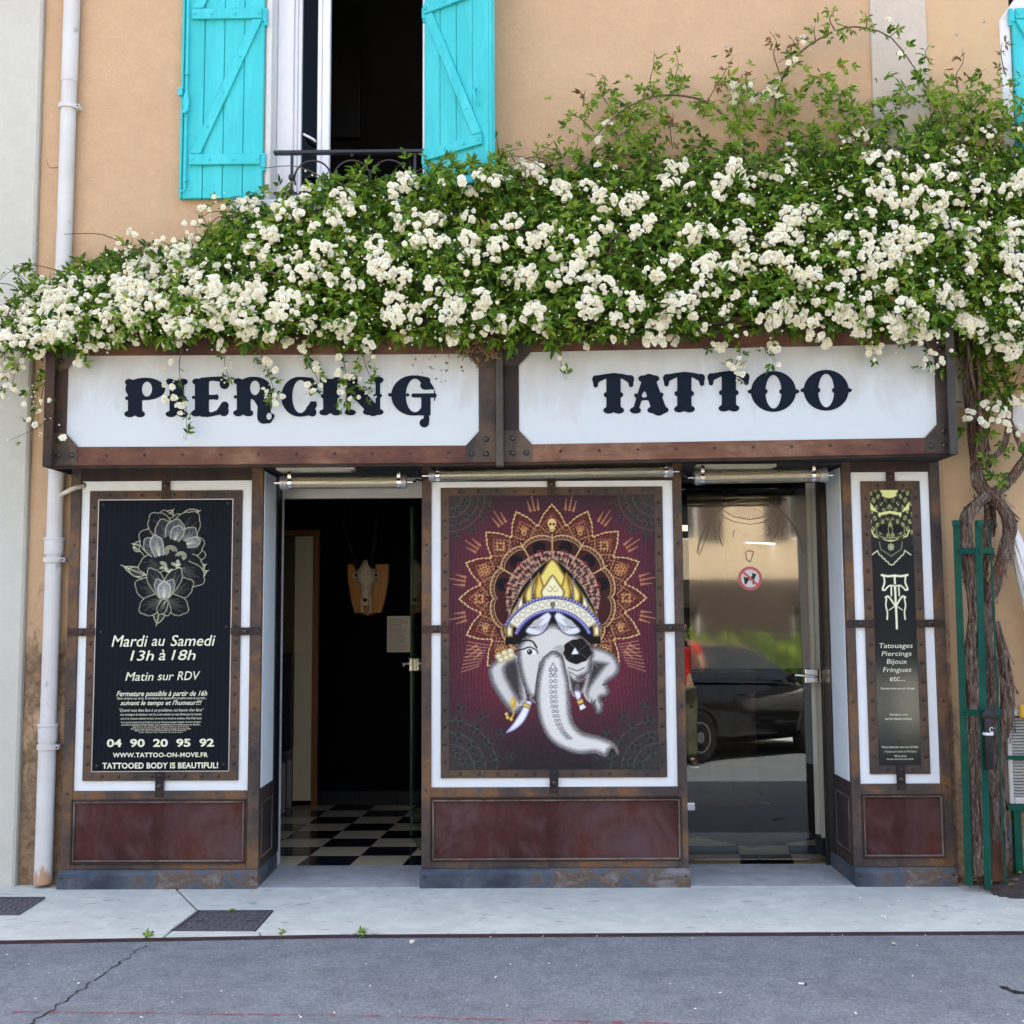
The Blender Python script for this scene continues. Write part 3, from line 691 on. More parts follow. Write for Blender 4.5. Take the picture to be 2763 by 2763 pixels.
cm = MB().prism([(c1_.x-0.52,0.42),(c1_.x-0.005,0.42),(c1_.x-0.005,zc+0.03),(c1_.x-0.08,zc+0.025),(c1_.x-0.18,zc),(c1_.x-0.45,zc-0.02),(c1_.x-0.52,zc-0.06)], BY-0.10, BY-0.04)
obj('backrest', cm, M['black'], cb, bevel=0.015, segs=2)
obj('seat', MB().box(c1_.x-0.52, c1_.x-0.01, BY-0.34, BY-0.102, 0.34, 0.43), M['black'], cb, bevel=0.015, segs=2)
for sx in (c1_.x-0.5, c1_.x-0.04):
    for sy in (BY-0.33, BY-0.12): obj('leg', MB().box(sx, sx+0.03, sy, sy+0.03, GZ+0.004, 0.339), M['alu'], cb)

# dark mat laid askew on the tiles behind the closed door
mt = [PG('R2',*q) for q in ((725,1602),(1290,1532),(900,1420),(250,1505))]
dm_ = thing('door_mat', 'dark rubber mat lying askew on the tiles behind the closed door', 'door mat', (mt[0].x,mt[0].y,GZ))
obj('mat', MB().slab([pt(q) for q in (mt[0],mt[1],mt[1]+Vector((0.1,1.2,0)),mt[3]+Vector((0.1,1.4,0)),mt[3])], GZ+0.0045, GZ+0.014), M['skirt'], dm_, bevel=0.003)
# ================================================================== PRINT: pictures drawn into vertex colours of a fine sheet
class Art:
    def __init__(s, x0, y0, x1, y1, w, h, bg):
        s.x0, s.y0, s.x1, s.y1, s.w, s.h = x0, y0, x1, y1, w, h
        s.X, s.Y = np.meshgrid(np.linspace(x0, x1, w), np.linspace(y0, y1, h))
        s.c = np.zeros((h, w, 3)); s.c[:] = bg; s.px = (x1-x0)/(w-1)
    def blend(s, a, colr):
        a = np.clip(a, 0, 1)[..., None]; s.c = s.c*(1-a)+np.asarray(colr, float)*a
    def win(s, pts, pad):
        p = np.asarray(pts, float); xa, ya = p.min(0)-pad; xb, yb = p.max(0)+pad
        i0 = max(0, int((xa-s.x0)/s.px)-1); i1 = min(s.w, int((xb-s.x0)/s.px)+2)
        py = (s.y1-s.y0)/(s.h-1); k0 = max(0, int((ya-s.y0)/py)-1); k1 = min(s.h, int((yb-s.y0)/py)+2)
        return (slice(k0, max(k0,k1)), slice(i0, max(i0,i1)))
    def sd(s, pts, closed, sl):
        X, Y = s.X[sl], s.Y[sl]; p = np.asarray(pts, float); n = len(p)
        d = np.full(X.shape, 1e9); ins = np.zeros(X.shape, bool)
        for i in range(n if closed else n-1):
            a, b = p[i], p[(i+1) % n]; e = b-a; L = e@e
            t = np.clip(((X-a[0])*e[0]+(Y-a[1])*e[1])/max(L,1e-9), 0, 1)
            d = np.minimum(d, np.hypot(X-a[0]-t*e[0], Y-a[1]-t*e[1]))
            if closed and abs(e[1]) > 1e-12:
                c = ((a[1] <= Y) != (b[1] <= Y)) & (X < (Y-a[1])/e[1]*e[0]+a[0]); ins ^= c
        return np.where(ins, -d, d) if closed else d
    def put(s, sl, a, colr):
        a = np.clip(a, 0, 1)[..., None]; s.c[sl] = s.c[sl]*(1-a)+np.asarray(colr, float)*a
    def poly(s, pts, colr, edge=None, ew=30, op=1.0):
        sl = s.win(pts, 3*s.px); d = s.sd(pts, True, sl); al = np.clip(0.5-d/s.px, 0, 1)*op
        if edge is None: s.put(sl, al, colr)
        else:
            k = np.clip(-d/ew, 0, 1)[..., None]; k = k*k*(3-2*k)
            s.put(sl, al, np.asarray(edge, float)*(1-k)+np.asarray(colr, float)*k)
    def line(s, pts, w, colr, closed=False, op=1.0):
        sl = s.win(pts, w+3*s.px); d = np.abs(s.sd(pts, closed, sl))
        s.put(sl, np.clip((w/2-d)/s.px+0.5, 0, 1)*op, colr)
    def disc(s, x, y, r, colr, ry=None, op=1.0, hi=None):
        ry = ry or r; sl = s.win([(x-r,y-ry),(x+r,y+ry)], 3*s.px)
        q = np.hypot((s.X[sl]-x)/r, (s.Y[sl]-y)/ry); al = np.clip((1-q)*min(r,ry)/s.px+0.5, 0, 1)*op
        if hi is None: s.put(sl, al, colr)
        else:
            k = np.clip(1-np.hypot((s.X[sl]-x+r*0.3)/r, (s.Y[sl]-y+ry*0.3)/ry), 0, 1)[..., None]
            s.put(sl, al, np.asarray(colr, float)*(1-k)+np.asarray(hi, float)*k)
    def sheet(s, name, r, Y, m, parent, thick=0.003):
        """the printed sheet: a fine grid in the plane y=Y filling rectangle r (x0, x1, z0, z1)"""
        xs = np.linspace(r[0], r[1], s.w); zs = np.linspace(r[3], r[2], s.h)
        gx, gz = np.meshgrid(xs, zs); off = np.array(ORG.get(parent.name, Vector((0,0,0))))
        v = np.stack([gx, np.full_like(gx, Y), gz], -1).reshape(-1,3)-off
        i = np.arange(s.h*s.w).reshape(s.h, s.w)
        f = np.stack([i[1:,:-1], i[1:,1:], i[:-1,1:], i[:-1,:-1]], -1).reshape(-1,4)
        me = bpy.data.meshes.new(name); me.from_pydata(v.tolist(), [], f.tolist())
        c = np.clip(s.c/255, 0, 1); lin = np.where(c <= 0.04045, c/12.92, ((c+0.055)/1.055)**2.4)
        at = me.color_attributes.new('print', 'FLOAT_COLOR', 'POINT')
        at.data.foreach_set('color', np.concatenate([lin.reshape(-1,3), np.ones((s.h*s.w,1))], 1).astype(np.float32).ravel())
        me.materials.append(m); me.update()
        return link(name, me, parent)
def text_mesh(txt, r, Y, shear=0.0, bold=0.0, depth=0.0006, spacing=1.0, off=(0,0,0)):
    """lettering fitted into rectangle r on the plane y=Y"""
    cu = bpy.data.curves.new('lettering', 'FONT'); cu.body = txt; cu.size = 1.0; cu.shear = shear; cu.offset = bold; cu.resolution_u = 3
    cu.space_character = spacing; cu.align_x = 'LEFT'
    o = bpy.data.objects.new('lettering', cu); me = bpy.data.meshes.new_from_object(o)
    n = len(me.vertices); co = np.empty(n*3); me.vertices.foreach_get('co', co); co = co.reshape(-1,3)
    mn, mx = co.min(0), co.max(0); out = np.empty_like(co)
    out[:,0] = r[0]+(co[:,0]-mn[0])/(mx[0]-mn[0])*(r[1]-r[0])-off[0]
    out[:,1] = Y-off[1]
    out[:,2] = r[2]+(co[:,1]-mn[1])/(mx[1]-mn[1])*(r[3]-r[2])-off[2]
    me.vertices.foreach_set('co', out.ravel()); me.update()
    bpy.data.objects.remove(o); bpy.data.curves.remove(cu)
    return me
def lettering(txt, k, x0, y0, x1, y1, Y, m, parent, **kw):
    a, b = P(k,x0,y0,Y), P(k,x1,y1,Y); off = ORG.get(parent.name, Vector((0,0,0)))
    me = text_mesh(txt, (a.x,b.x,b.z,a.z), Y, off=off, **kw); me.materials.append(m)
    return link('lettering', me, parent)

# ================================================================== SHOPFRONT BAYS
BOLT = mesh_of('bolt', MB().dome((0,0,0),0.016,0.011,10), M['rivet'], smooth=50)
BOLTS = mesh_of('bolt', MB().dome((0,0,0),0.008,0.006,8), M['rivet'], smooth=50)
def ring(mb_, r, w, y0, y1):
    """a rectangular frame of four butted bars; r x0 x1 z0 z1, bars of width w inwards"""
    x0,x1,z0,z1 = r
    mb_.box(x0,x0+w,y0,y1,z0,z1); mb_.box(x1-w,x1,y0,y1,z0,z1); mb_.box(x0+w,x1-w,y0,y1,z1-w,z1); mb_.box(x0+w,x1-w,y0,y1,z0,z0+w); return mb_
def bay(label, O, W, I, bw, LO, LI, ztop, pl_top, depth, nriv, side=None, seed=0):
    """one riveted steel bay: O outer x0,x1 ; W white sheet rect ; I riveted strap rect ; LO/LI lower panel rects"""
    x0, x1 = O; zb = GZ+0.0
    t = thing('shopfront_bay', label, 'shopfront', ((x0+x1)/2, 0.1, GZ), group='rusted steel bays of the shopfront')
    th = 0.03
    off = Vector((0,0,0))
    # carcass
    obj('carcass', MB().box(x0+0.006, x1-0.006, th+0.012, depth, GZ+0.002, ztop+0.10), M['frame_dark'], t)
    # outer frame: two posts, three rails
    obj('frame_post', MB().box(x0, W[0], 0, th+0.01, pl_top, ztop+0.09), M['frame'], t, bevel=0.002)
    obj('frame_post', MB().box(W[1], x1, 0, th+0.01, pl_top, ztop+0.09), M['frame'], t, bevel=0.002)
    obj('frame_rail', MB().box(W[0]+0.0005, W[1]-0.0005, 0.001, th+0.01, W[3], ztop+0.09), M['frame_dark'], t, bevel=0.002)
    obj('frame_rail', MB().box(W[0]+0.0005, W[1]-0.0005, 0.001, th+0.01, LO[3], W[2]), M['frame'], t, bevel=0.002)
    obj('frame_rail', MB().box(W[0]+0.0005, W[1]-0.0005, 0.001, th+0.01, pl_top, LO[2]), M['frame'], t, bevel=0.002)
    obj('white_sheet', MB().box(W[0]+0.001, W[1]-0.001, 0.019, 0.028, W[2]+0.001, W[3]-0.001), M['white_panel'], t)
    # riveted strap frame
    s = 0.004
    obj('strap', MB().box(I[0], I[0]+bw, s, 0.0185, I[2], I[3]), M['strap'], t, bevel=0.0015)
    obj('strap', MB().box(I[1]-bw, I[1], s, 0.0185, I[2], I[3]), M['strap'], t, bevel=0.0015)
    obj('strap', MB().box(I[0]+bw, I[1]-bw, s+0.001, 0.0185, I[3]-bw, I[3]), M['strap'], t, bevel=0.0015)
    obj('strap', MB().box(I[0]+bw, I[1]-bw, s+0.001, 0.0185, I[2], I[2]+bw), M['strap'], t, bevel=0.0015)
    rv = MB(); nv, nh = nriv
    for k in range(nv):
        z = I[2]+bw*0.9+(I[3]-I[2]-bw*1.8)*(k+0.5)/nv
        for x in (I[0]+bw/2, I[1]-bw/2): rv.dome((x, s, z), 0.0100, 0.008)
    for k in range(nh):
        x = I[0]+bw*1.2+(I[1]-I[0]-bw*2.4)*(k+0.5)/nh
        for z in (I[2]+bw/2, I[3]-bw/2): rv.dome((x, s+0.001, z), 0.0100, 0.008)
    obj('rivets', rv, M['rivet'], t, smooth=50, kind='stuff')
    # tabs that tie the strap frame to the outer frame
    xm = (I[0]+I[1])/2; tw = 0.0235
    zmid = I[2]+(I[3]-I[2])*0.508
    tb = [(xm-tw, xm+tw, I[3]-bw+0.002, W[3]+0.035), (xm-tw, xm+tw, W[2]-0.03, I[2]+bw-0.002)]
    ts = [(x0+0.002, I[0]+bw-0.001, zmid-0.021, zmid+0.021), (I[1]-bw+0.001, x1-0.002, zmid-0.021, zmid+0.021)]
    for q in tb+ts: obj('tie_plate', MB().box(q[0], q[1], -0.0035, s-0.0005, q[2], q[3]), M['frame_dark'], t, bevel=0.0015)
    bl = [(xm, -0.0035, (I[3]+W[3])/2), (xm, -0.0035, (I[2]+W[2])/2), ((W[0]+I[0])/2, -0.0035, zmid), ((W[1]+I[1])/2, -0.0035, zmid)]
    copies('bolt', BOLT, bl, t)
    sm = [(xm,-0.0035,I[3]-bw*0.55),(xm,-0.0035,W[3]+0.02),(xm,-0.0035,I[2]+bw*0.5),(xm,-0.0035,W[2]-0.014)]
    for q in ts: sm += [(q[0]+0.012,-0.0035,zmid),(q[1]-0.012,-0.0035,zmid)]
    for z in (W[3]-(W[3]-W[2])*0.21, W[2]+(W[3]-W[2])*0.26, W[2]-0.012):
        sm += [((x0+W[0])/2, 0, z), ((x1+W[1])/2, 0, z)]
    copies('bolt', BOLTS, sm, t)
    # lower panel with its mouldings
    obj('lower_sheet', MB().box(LO[0]+0.004, LO[1]-0.004, 0.012, 0.03, LO[2]+0.004, LO[3]-0.004), M['maroon'], t)
    mm = MB(); ring(mm, LO, 0.008, -0.006, 0.0125); obj('moulding', mm, M['frame_dark'], t, bevel=0.003)
    mm = MB(); ring(mm, (LI[0]-0.008,LI[1]+0.008,LI[2]-0.008,LI[3]+0.008), 0.008, -0.004, 0.0115); obj('moulding', mm, M['mould'], t, bevel=0.0035)
    fl = MB(); ring(fl, (LO[0]+0.0085,LO[1]-0.0085,LO[2]+0.0085,LO[3]-0.0085), max(0.004, min(LI[0]-LO[0]-0.018, 0.03)), 0.004, 0.0117); obj('moulding', fl, M['frame'], t, bevel=0.002)
    if W[0]+0.0005 < LO[0]: obj('frame_fillet', MB().box(W[0]+0.0005, LO[0]-0.0002, 0.002, 0.03, LO[2]+0.0002, LO[3]-0.0002), M['frame'], t)
    if LO[1] < W[1]-0.0005: obj('frame_fillet', MB().box(LO[1]+0.0002, W[1]-0.0005, 0.002, 0.03, LO[2]+0.0002, LO[3]-0.0002), M['frame'], t)
    # plinth with a chamfered top
    pz = pl_top-0.001
    pm = MB(); xe0 = x0-0.006; xe1 = x1+0.006
    pm.add([(xe0,-0.028,GZ-0.01),(xe1,-0.028,GZ-0.01),(xe1,-0.028,pz-0.018),(xe0,-0.028,pz-0.018),(xe0+0.008,-0.006,pz),(xe1-0.008,-0.006,pz),
            (xe0,depth-0.01,GZ-0.01),(xe1,depth-0.01,GZ-0.01),(xe1,depth-0.01,pz-0.018),(xe0,depth-0.01,pz-0.018),(xe0+0.008,depth-0.01,pz),(xe1-0.008,depth-0.01,pz)],
           [(0,1,2,3),(3,2,5,4),(6,9,8,7),(9,10,11,8),(0,3,9,6),(3,4,10,9),(1,7,8,2),(2,8,11,5),(4,5,11,10),(0,6,7,1)])
    obj('plinth', pm, M['plinth'], t, bevel=0.003)
    copies('bolt', BOLTS, [(x0+0.02,-0.029,GZ+0.06),(x1-0.02,-0.029,GZ+0.06)], t)
    # the side that lines the doorway
    if side:
        sx = x1 if side > 0 else x0; e = 0.003*side
        def sb(nm, y0, y1, z0, z1, m, t0, t1, bv=0.0015): obj(nm, MB().box(sx+side*t0, sx+side*t1, y0, y1, z0, z1), m, t, bevel=bv)
        d1 = depth-0.015
        sb('side_sheet', 0.032, d1-0.13, W[2]+0.012, ztop+0.06, M['white_panel'], 0.0, 0.004, 0)
        sb('side_post', d1-0.129, d1, pl_top, ztop+0.09, M['black'], 0.0, 0.012)
        sb('side_rail', 0.031, d1-0.130, W[2]-0.06, W[2]+0.0115, M['frame_dark'], 0.0, 0.007)
        sb('side_rail', 0.031, d1-0.130, pl_top, LO[2]+0.01, M['frame_dark'], 0.0, 0.007)
        sb('side_sheet', 0.031, d1-0.130, LO[2]+0.0105, W[2]-0.0605, M['frame_dark'], 0.0, 0.003, 0)
        for (ya,yb,za,zb) in ((0.045,0.053,LO[2]+0.02,W[2]-0.07),(d1-0.150,d1-0.142,LO[2]+0.02,W[2]-0.07),(0.0535,d1-0.1505,W[2]-0.078,W[2]-0.07),(0.0535,d1-0.1505,LO[2]+0.02,LO[2]+0.028)):
            sb('side_moulding', ya, yb, za, zb, M['mould'], 0.003, 0.008)
    return t
def av(*v): return sum(v)/len(v)
ZT = 2.17                                       # top of the visible bays, under the fascia
zpl = av(P('N2',5,1785).z, P('L3',310,835).z, P('T2',215,1648).z)
# left bay
Lx0, Lx1 = av(P('L1',385,300).x,P('L3',330,500).x)-0.004, av(P('L1',1822,100).x, P('L3',1790,300).x)
LW = (av(P('L1',457,400).x,P('L3',402,200).x), av(P('L1',1738,400).x,P('L3',1700,200).x), P('L3',800,236).z, P('L1',800,130).z)
LI_ = (av(P('L1',526,300).x,P('L3',474,100).x), av(P('L1',1668,300).x,P('L3',1628,100).x), P('L3',1000,158).z, P('L1',1000,203).z)
LPO = (P('L3',388,500).x, P('L3',1700,500).x, P('L3',1000,778).z, P('L3',1000,297).z)
LPI = (P('L3',414,500).x, P('L3',1667,500).x, P('L3',1000,750).z, P('L3',1000,322).z)
bay_left = bay('rusted steel shopfront bay framing the opening-hours panel left of the open door', (Lx0,Lx1), LW, LI_, 0.0255*2, LPO, LPI, ZT, zpl, 0.46, (16,8), side=1)
# centre bay
Cx0, Cx1 = av(P('N1',25,300).x,P('N2',15,1000).x), av(P('N1',1828,400).x,P('N2',1868,1200).x)
CW = (av(P('N1',88,500).x,P('N2',82,1000).x), av(P('N1',1770,500).x,P('N2',1803,1100).x), P('N2',900,1224).z, P('N1',900,172).z)
CI = (av(P('N1',155,400).x,P('N2',148,1000).x), av(P('N1',1695,400).x,P('N2',1727,1000).x), P('N2',900,1157).z, P('N1',900,216).z)
CPO = (P('N2',76,1500).x, P('N2',1830,1500).x, P('N2',900,1735).z, P('N2',900,1288).z)
CPI = (P('N2',104,1500).x, P('N2',1806,1500).x, P('N2',900,1716).z, P('N2',900,1318).z)
bay_mid = bay('wide rusted steel shopfront bay between the two doorways', (Cx0,Cx1), CW, CI, 0.046, CPO, CPI, ZT, zpl, 0.46, (16,11))
# right bay
Rx0, Rx1 = av(P('T1',140,300).x,P('T2',200,1000).x), av(P('T1',978,150).x,P('T2',1025,1500).x)
RW = (av(P('T1',212,300).x,P('T2',275,900).x), av(P('T1',900,300).x,P('T2',920,900).x), P('T2',700,998).z, P('T1',700,135).z)
RI = (av(P('T1',300,300).x,P('T2',355,850).x), av(P('T1',815,300).x,P('T2',836,850).x), P('T2',700,918).z, P('T1',600,218).z)
RPO = (P('T2',284,1300).x, P('T2',945,1300).x, P('T2',600,1590).z, P('T2',600,1078).z)
RPI = (P('T2',312,1300).x, P('T2',922,1300).x, P('T2',600,1566).z, P('T2',600,1102).z)
bay_right = bay('narrow rusted steel shopfront bay at the right end beside the vine trunk', (Rx0,Rx1), RW, RI, 0.048, RPO, RPI, ZT, zpl, 0.46, (15,3), side=-1)

# ------------------------------------------------------------------ poster with the opening hours
PRINT = printed('printed sheet'); PRINTM = printed('printed sheet satin', 0.45, 0.0)
M['cream_ink'] = plain('cream lettering', (0.74,0.74,0.55), 0.5, var=0.03)
pr = (LI_[0]+0.0515, LI_[1]-0.0515, LI_[2]+0.0515, LI_[3]-0.0515)
po = thing('hours_poster', 'dark poster with peony line drawing and opening hours in the left bay', 'poster', ((pr[0]+pr[1])/2, 0.0, pr[2]))
obj('border', ring(MB(), (pr[0]-0.003,pr[1]+0.003,pr[2]-0.003,pr[3]+0.003), 0.004, 0.0025, 0.012), M['alu'], po)
A = Art(575,262,1582,2290,220,440,(14,21,29))
A.c += (np.sin(A.X*2*pi/38)[...,None]*2.0+rng.normal(0,1.2,A.X.shape)[...,None])*np.array([0.9,1.0,1.1])
cream = (214,214,178)
def petal(cx, cy, ang, L, Wd, lobes=3, lines=11, fill=(20,23,28), lw=4.2, hl=0.5, curl=0.0, bright=0.0):
    """one drawn petal: base at (cx, cy), pointing along ang (degrees, 0 = up), scalloped rim, fanned hatch lines"""
    a0 = radians(ang); ux, uy = sin(a0), -cos(a0); vx, vy = cos(a0), sin(a0)
    def q(u, v): return (cx+ux*u*L+vx*v*Wd+vx*curl*u*u*L, cy+uy*u*L+vy*v*Wd+vy*curl*u*u*L)
    rim = []
    for i in range(61):
        t = -1+2*i/60; e = 0.07*abs(cos(t*pi*lobes/2)); u = (1-abs(t)**2.6)*0.93+e-0.02; rim.append(q(max(u,0), t*(1-0.18*abs(t)**3)*(0.55+0.45*min(1,u*1.6))))
    A.poly(rim, tuple(np.array(fill)+bright), edge=tuple(np.array(fill)+bright*1.5), ew=30)
    for i in range(lines):
        t = -0.85+1.7*i/(lines-1); um = (1-abs(t)**2.6)*0.9
        pts = [q(u*um, t*(u**0.8)*0.8*(0.55+0.45*min(1,u*um*1.6))) for u in np.linspace(0.02,0.6+0.35*((i*37)%10)/10,9)]
        A.line(pts, 2.4, cream, op=hl)
    A.line(rim, lw, cream)
def leafd(cx, cy, ang, L, Wd):
    a0 = radians(ang); ux, uy = sin(a0), -cos(a0); vx, vy = cos(a0), sin(a0)
    q = lambda u, v: (cx+ux*u*L+vx*v*Wd, cy+uy*u*L+vy*v*Wd)
    rim = [q(u, sin(u*pi)**0.8*0.5) for u in np.linspace(0,1,16)]+[q(u, -sin(u*pi)**0.8*0.5) for u in np.linspace(1,0,16)]
    A.poly(rim, (22,25,28)); A.line([q(0,0), q(1.12,0.06)], 5, cream)
    for u in np.linspace(0.15,0.8,6):
        for s_ in (-1,1): A.line([q(u,0), q(min(u+0.16,1), s_*sin(min(u+0.16,1)*pi)**0.8*0.42)], 3, cream, op=0.6)
    A.line(rim, 5, cream, closed=True)
for args in ((1000,860,-68,240,70),(900,640,-75,60,45),(950,620,-80,110,70),(930,830,-70,130,70),(1290,820,55,110,70),(1290,860,62,120,60),(1060,440,35,120,75),(1190,410,65,150,80),(1060,1050,190,150,85)):
    leafd(*args)
for args in ((1120,620,-12,290,130),(1130,640,10,280,120),(1120,650,-85,240,110),(1150,690,88,240,110)):
    petal(*args, fill=(19,21,26))
for args in ((1120,640,-62,270,150),(1120,560,-38,250,130),(1130,600,38,310,150),(1130,660,72,260,140),(1110,720,-105,240,120),(1150,720,105,230,120),(1180,760,125,240,130)):
    petal(*args, fill=(22,23,28))
petal(1130,640,-20,250,120, hl=0.55, bright=24); petal(1060,690,-45,190,100,lines=13,hl=0.7,bright=40); petal(1130,600,12,200,110,lines=13,hl=0.7,bright=48); petal(1200,620,35,180,90,lines=13,hl=0.7,bright=40)
A.poly([(1000,610),(1090,540),(1190,560),(1270,600),(1285,700),(1200,790),(1060,790),(985,700)], (26,27,29))
petal(1040,690,-15,170,75,lines=13,hl=0.8,bright=70); petal(1150,570,20,120,75,lines=11,hl=0.8,bright=60); petal(1240,600,75,110,60,lines=11,hl=0.8,bright=70)
for i, (x, y, r_) in enumerate(((1120,650,48),(1200,690,40),(1060,760,34),(1160,740,30),(1110,790,28),(1190,770,26))):
    for j in range(4): A.line([(x+r_*(1-j*0.22)*cos(t), y+r_*(1-j*0.22)*sin(t)*0.8) for t in np.linspace(2.2+i,6.4+i,14)], 5, cream, op=0.9)
for s_ in (-1,1):
    petal(1080,1000,s_*62,250,120,fill=(22,24,28)); petal(1080,1010,s_*118,210,110,fill=(22,24,28)); petal(1080,985,s_*30,240,90,fill=(24,26,29),bright=10)
petal(1080,1000,-22,150,60,lines=11,hl=0.7,bright=50); petal(1080,1000,25,150,60,lines=11,hl=0.7,bright=50); petal(1080,1005,0,130,75,lines=15,hl=0.85,bright=90)
petal(1070,1030,158,120,60); petal(1090,1030,205,110,55)
A.sheet('printed_sheet', pr, 0.0045, PRINT, po)
TY = 0.0036
for txt, k, x0_, y0_, x1_, y1_, kw in (
    ('Mardi','L2',694,178,962,262,dict(shear=0.22,bold=0.006)), ('au','L2',992,203,1090,256,dict(shear=0.22,bold=0.006)), ('Samedi','L2',1133,176,1466,256,dict(shear=0.22,bold=0.006)),
    ('13h','L2',832,290,1008,366,dict(shear=0.2,bold=0.006)), ('à','L2',1045,284,1094,364,dict(shear=0.2,bold=0.006)), ('18h','L2',1138,286,1318,362,dict(shear=0.2,bold=0.006)),
    ('Matin','L2',796,452,1005,516,dict(shear=0.22,bold=0.004)), ('sur','L2',1036,470,1156,512,dict(shear=0.22,bold=0.004)), ('RDV','L2',1183,446,1352,510,dict(shear=0.22,bold=0.004)),
    ('Fermeture possible à partir de 16h','L2',730,592,1405,640,dict(shear=0.35,bold=0.012)), ("suivant le temps et l'humeur!!!",'L2',760,662,1364,706,dict(shear=0.35,bold=0.012)),
    ('Dans certains cas rares, la fermeture est également possible toute la journée...','L2',734,638,1400,657,dict(shear=0.3)),
    ("\"Quand vous êtes face à un problème, nul besoin d'en faire\"",'L2',750,724,1378,750,dict(shear=0.3)),
    ("une montagne de douleurs: soit il y a une solution et vous finirez par la trouver,",'L2',758,758,1364,778,dict(shear=0.3)),
    ("soit il n'y a aucune solution et donc ce ne sera en soi de sa tristesse. Dixit Dalaï Lama",'L2',760,788,1362,807,dict(shear=0.3)),
    ("Si ce moment est passé c'est qu'il était en vous aussi. Vous pouvez essayer d'appeler, de revenir, de tenter.",'L2',762,817,1360,834,dict(shear=0.3)),
    ("et profitez du moment ou de vous ressaisir, nous ne sommes pas là et on ne pourra pas vous répondre...",'L2',766,836,1356,852,dict(shear=0.3)),
    ("Allez boire un verre en attendant car quand on revient on a envie de créer.",'L2',848,854,1272,866,dict(shear=0.3)), ("Bref passez plus tard pour prendre le temps et parler de votre projet.",'L2',836,869,1284,881,dict(shear=0.3)),
    ("Merci de votre compréhension et à très bientôt.",'L2',862,883,1248,893,dict(shear=0.3)), ("Toute l'équipe vous remercie de votre visite.",'L2',895,896,1222,905,dict(shear=0.3)),
    ('04  90  20  95  92','L2',658,950,1456,1008,dict(bold=0.03)), ('WWW.TATTOO-ON-MOVE.FR','L2',702,1052,1410,1084,dict(bold=0.03,spacing=1.1)), ('TATTOOED BODY IS BEAUTIFUL!','L2',625,1126,1486,1168,dict(bold=0.03,spacing=1.05))):
    lettering(txt, k, x0_, y0_, x1_, y1_, TY, M['cream_ink'], po, **kw)
copies('screw', BOLTS, [P(k,x,y,0.0045) for k,x,y in (('L1',632,310),('L1',1560,298),('L2',615,152),('L2',1548,112),('L2',582,1150),('L2',1528,1140))], po)

# ------------------------------------------------------------------ centre poster: elephant head in front of a gilded rosette
pr = (CI[0]+0.0465, CI[1]-0.0465, CI[2]+0.0465, CI[3]-0.0465)
po = thing('elephant_poster', 'maroon poster of a white elephant head with crown and gilded rosette', 'poster', ((pr[0]+pr[1])/2, 0.0, pr[2]))
obj('border', ring(MB(), (pr[0]-0.002,pr[1]+0.002,pr[2]-0.002,pr[3]+0.002), 0.003, 0.003, 0.012), M['black'], po)
A = Art(215,286,1650,2170,340,446,(40,32,42))
X, Y = A.X, A.Y
g = np.exp(-((X-935)/760)**4-((Y-1130)/760)**4)[...,None]
A.c = np.array([40,36,42])*(1-g)+np.array([118,44,58])*g
A.c += (np.where(((X+6*np.sin(Y/60))%26) < 10, -26, 0)*np.clip(1-np.abs(Y-1150)/900,0,1))[...,None]*np.array([1.2,0.5,0.7])*g
# grey-green floral corners
def clover(x, y, r, rot=0, op=0.8):
    for k in range(3):
        a = rot+k*2*pi/3; A.disc(x+cos(a)*r*0.62, y+sin(a)*r*0.62, r*0.62, (70,74,66), op=op*0.5); A.disc(x+cos(a)*r*0.62, y+sin(a)*r*0.62, r*0.46, (40,40,46), op=op)
    for k in range(3):
        a = rot+pi/3+k*2*pi/3; A.line([(x,y),(x+cos(a)*r*1.3,y+sin(a)*r*1.3)], 5, (74,82,58), op=op*0.7)
for cxx, cyy, sx_, sy_ in ((215,286,1,1),(1650,286,-1,1),(215,2170,1,-1),(1650,2170,-1,-1)):
    R_ = 300 if sy_ > 0 else 420
    q = np.clip(1-np.hypot(X-cxx, (Y-cyy))/R_, 0, 1); A.blend(q**0.6*0.62, (66,68,58))
    for rr_ in (90,150,205,250) if sy_ > 0 else (100,170,250,330):
        A.line([(cxx+sx_*rr_*cos(t), cyy+sy_*rr_*sin(t)) for t in np.linspace(0,pi/2,22)], 5, (104,108,92), op=0.6)
    n_ = 3 if sy_ > 0 else 4
    for rr_, cnt, sz in ((120,2,26),(200,3,28),(285,4,25)) if sy_ > 0 else ((120,2,32),(220,3,36),(330,4,36),(430,4,32)):
        for k in range(cnt):
            t = (k+0.5)/cnt*pi/2; clover(cxx+sx_*rr_*cos(t), cyy+sy_*rr_*sin(t), sz, rot=t*sx_*sy_)
# rosette
CX, CY = 935.0, 1000.0
th = np.arctan2(X-CX, -(Y-CY)); rr = np.hypot(X-CX, Y-CY); step = radians(22.6)
ph = np.abs(((th/step+0.5) % 1)-0.5)*2                 # 0 at a tip, 1 in a valley
saw = np.abs(((ph*6) % 1)-0.5)*22*(ph < 0.85)
def ogee(r0, amp, p=1.25):
    u = 1-ph; sh = np.clip(u/0.62,0,1); sh = sh*sh*(3-2*sh)
    return r0+amp*(0.52*sh+0.48*np.clip((u-0.45)/0.55,0,1)**1.6)
below = np.clip((radians(152)-np.abs(th))/0.02, 0, 1)
gold, gold2 = (236,206,140), (214,160,96)
Rout = ogee(512, 140)+saw*(0.9*(ph > 0.12))
A.blend(np.clip((Rout-rr)/A.px+0.5,0,1)*below, (86,34,36))
A.blend(np.clip(((Rout-rr)/60),0,1)*np.clip((Rout-rr)/A.px,0,1)*below*0.55, (84,32,30))
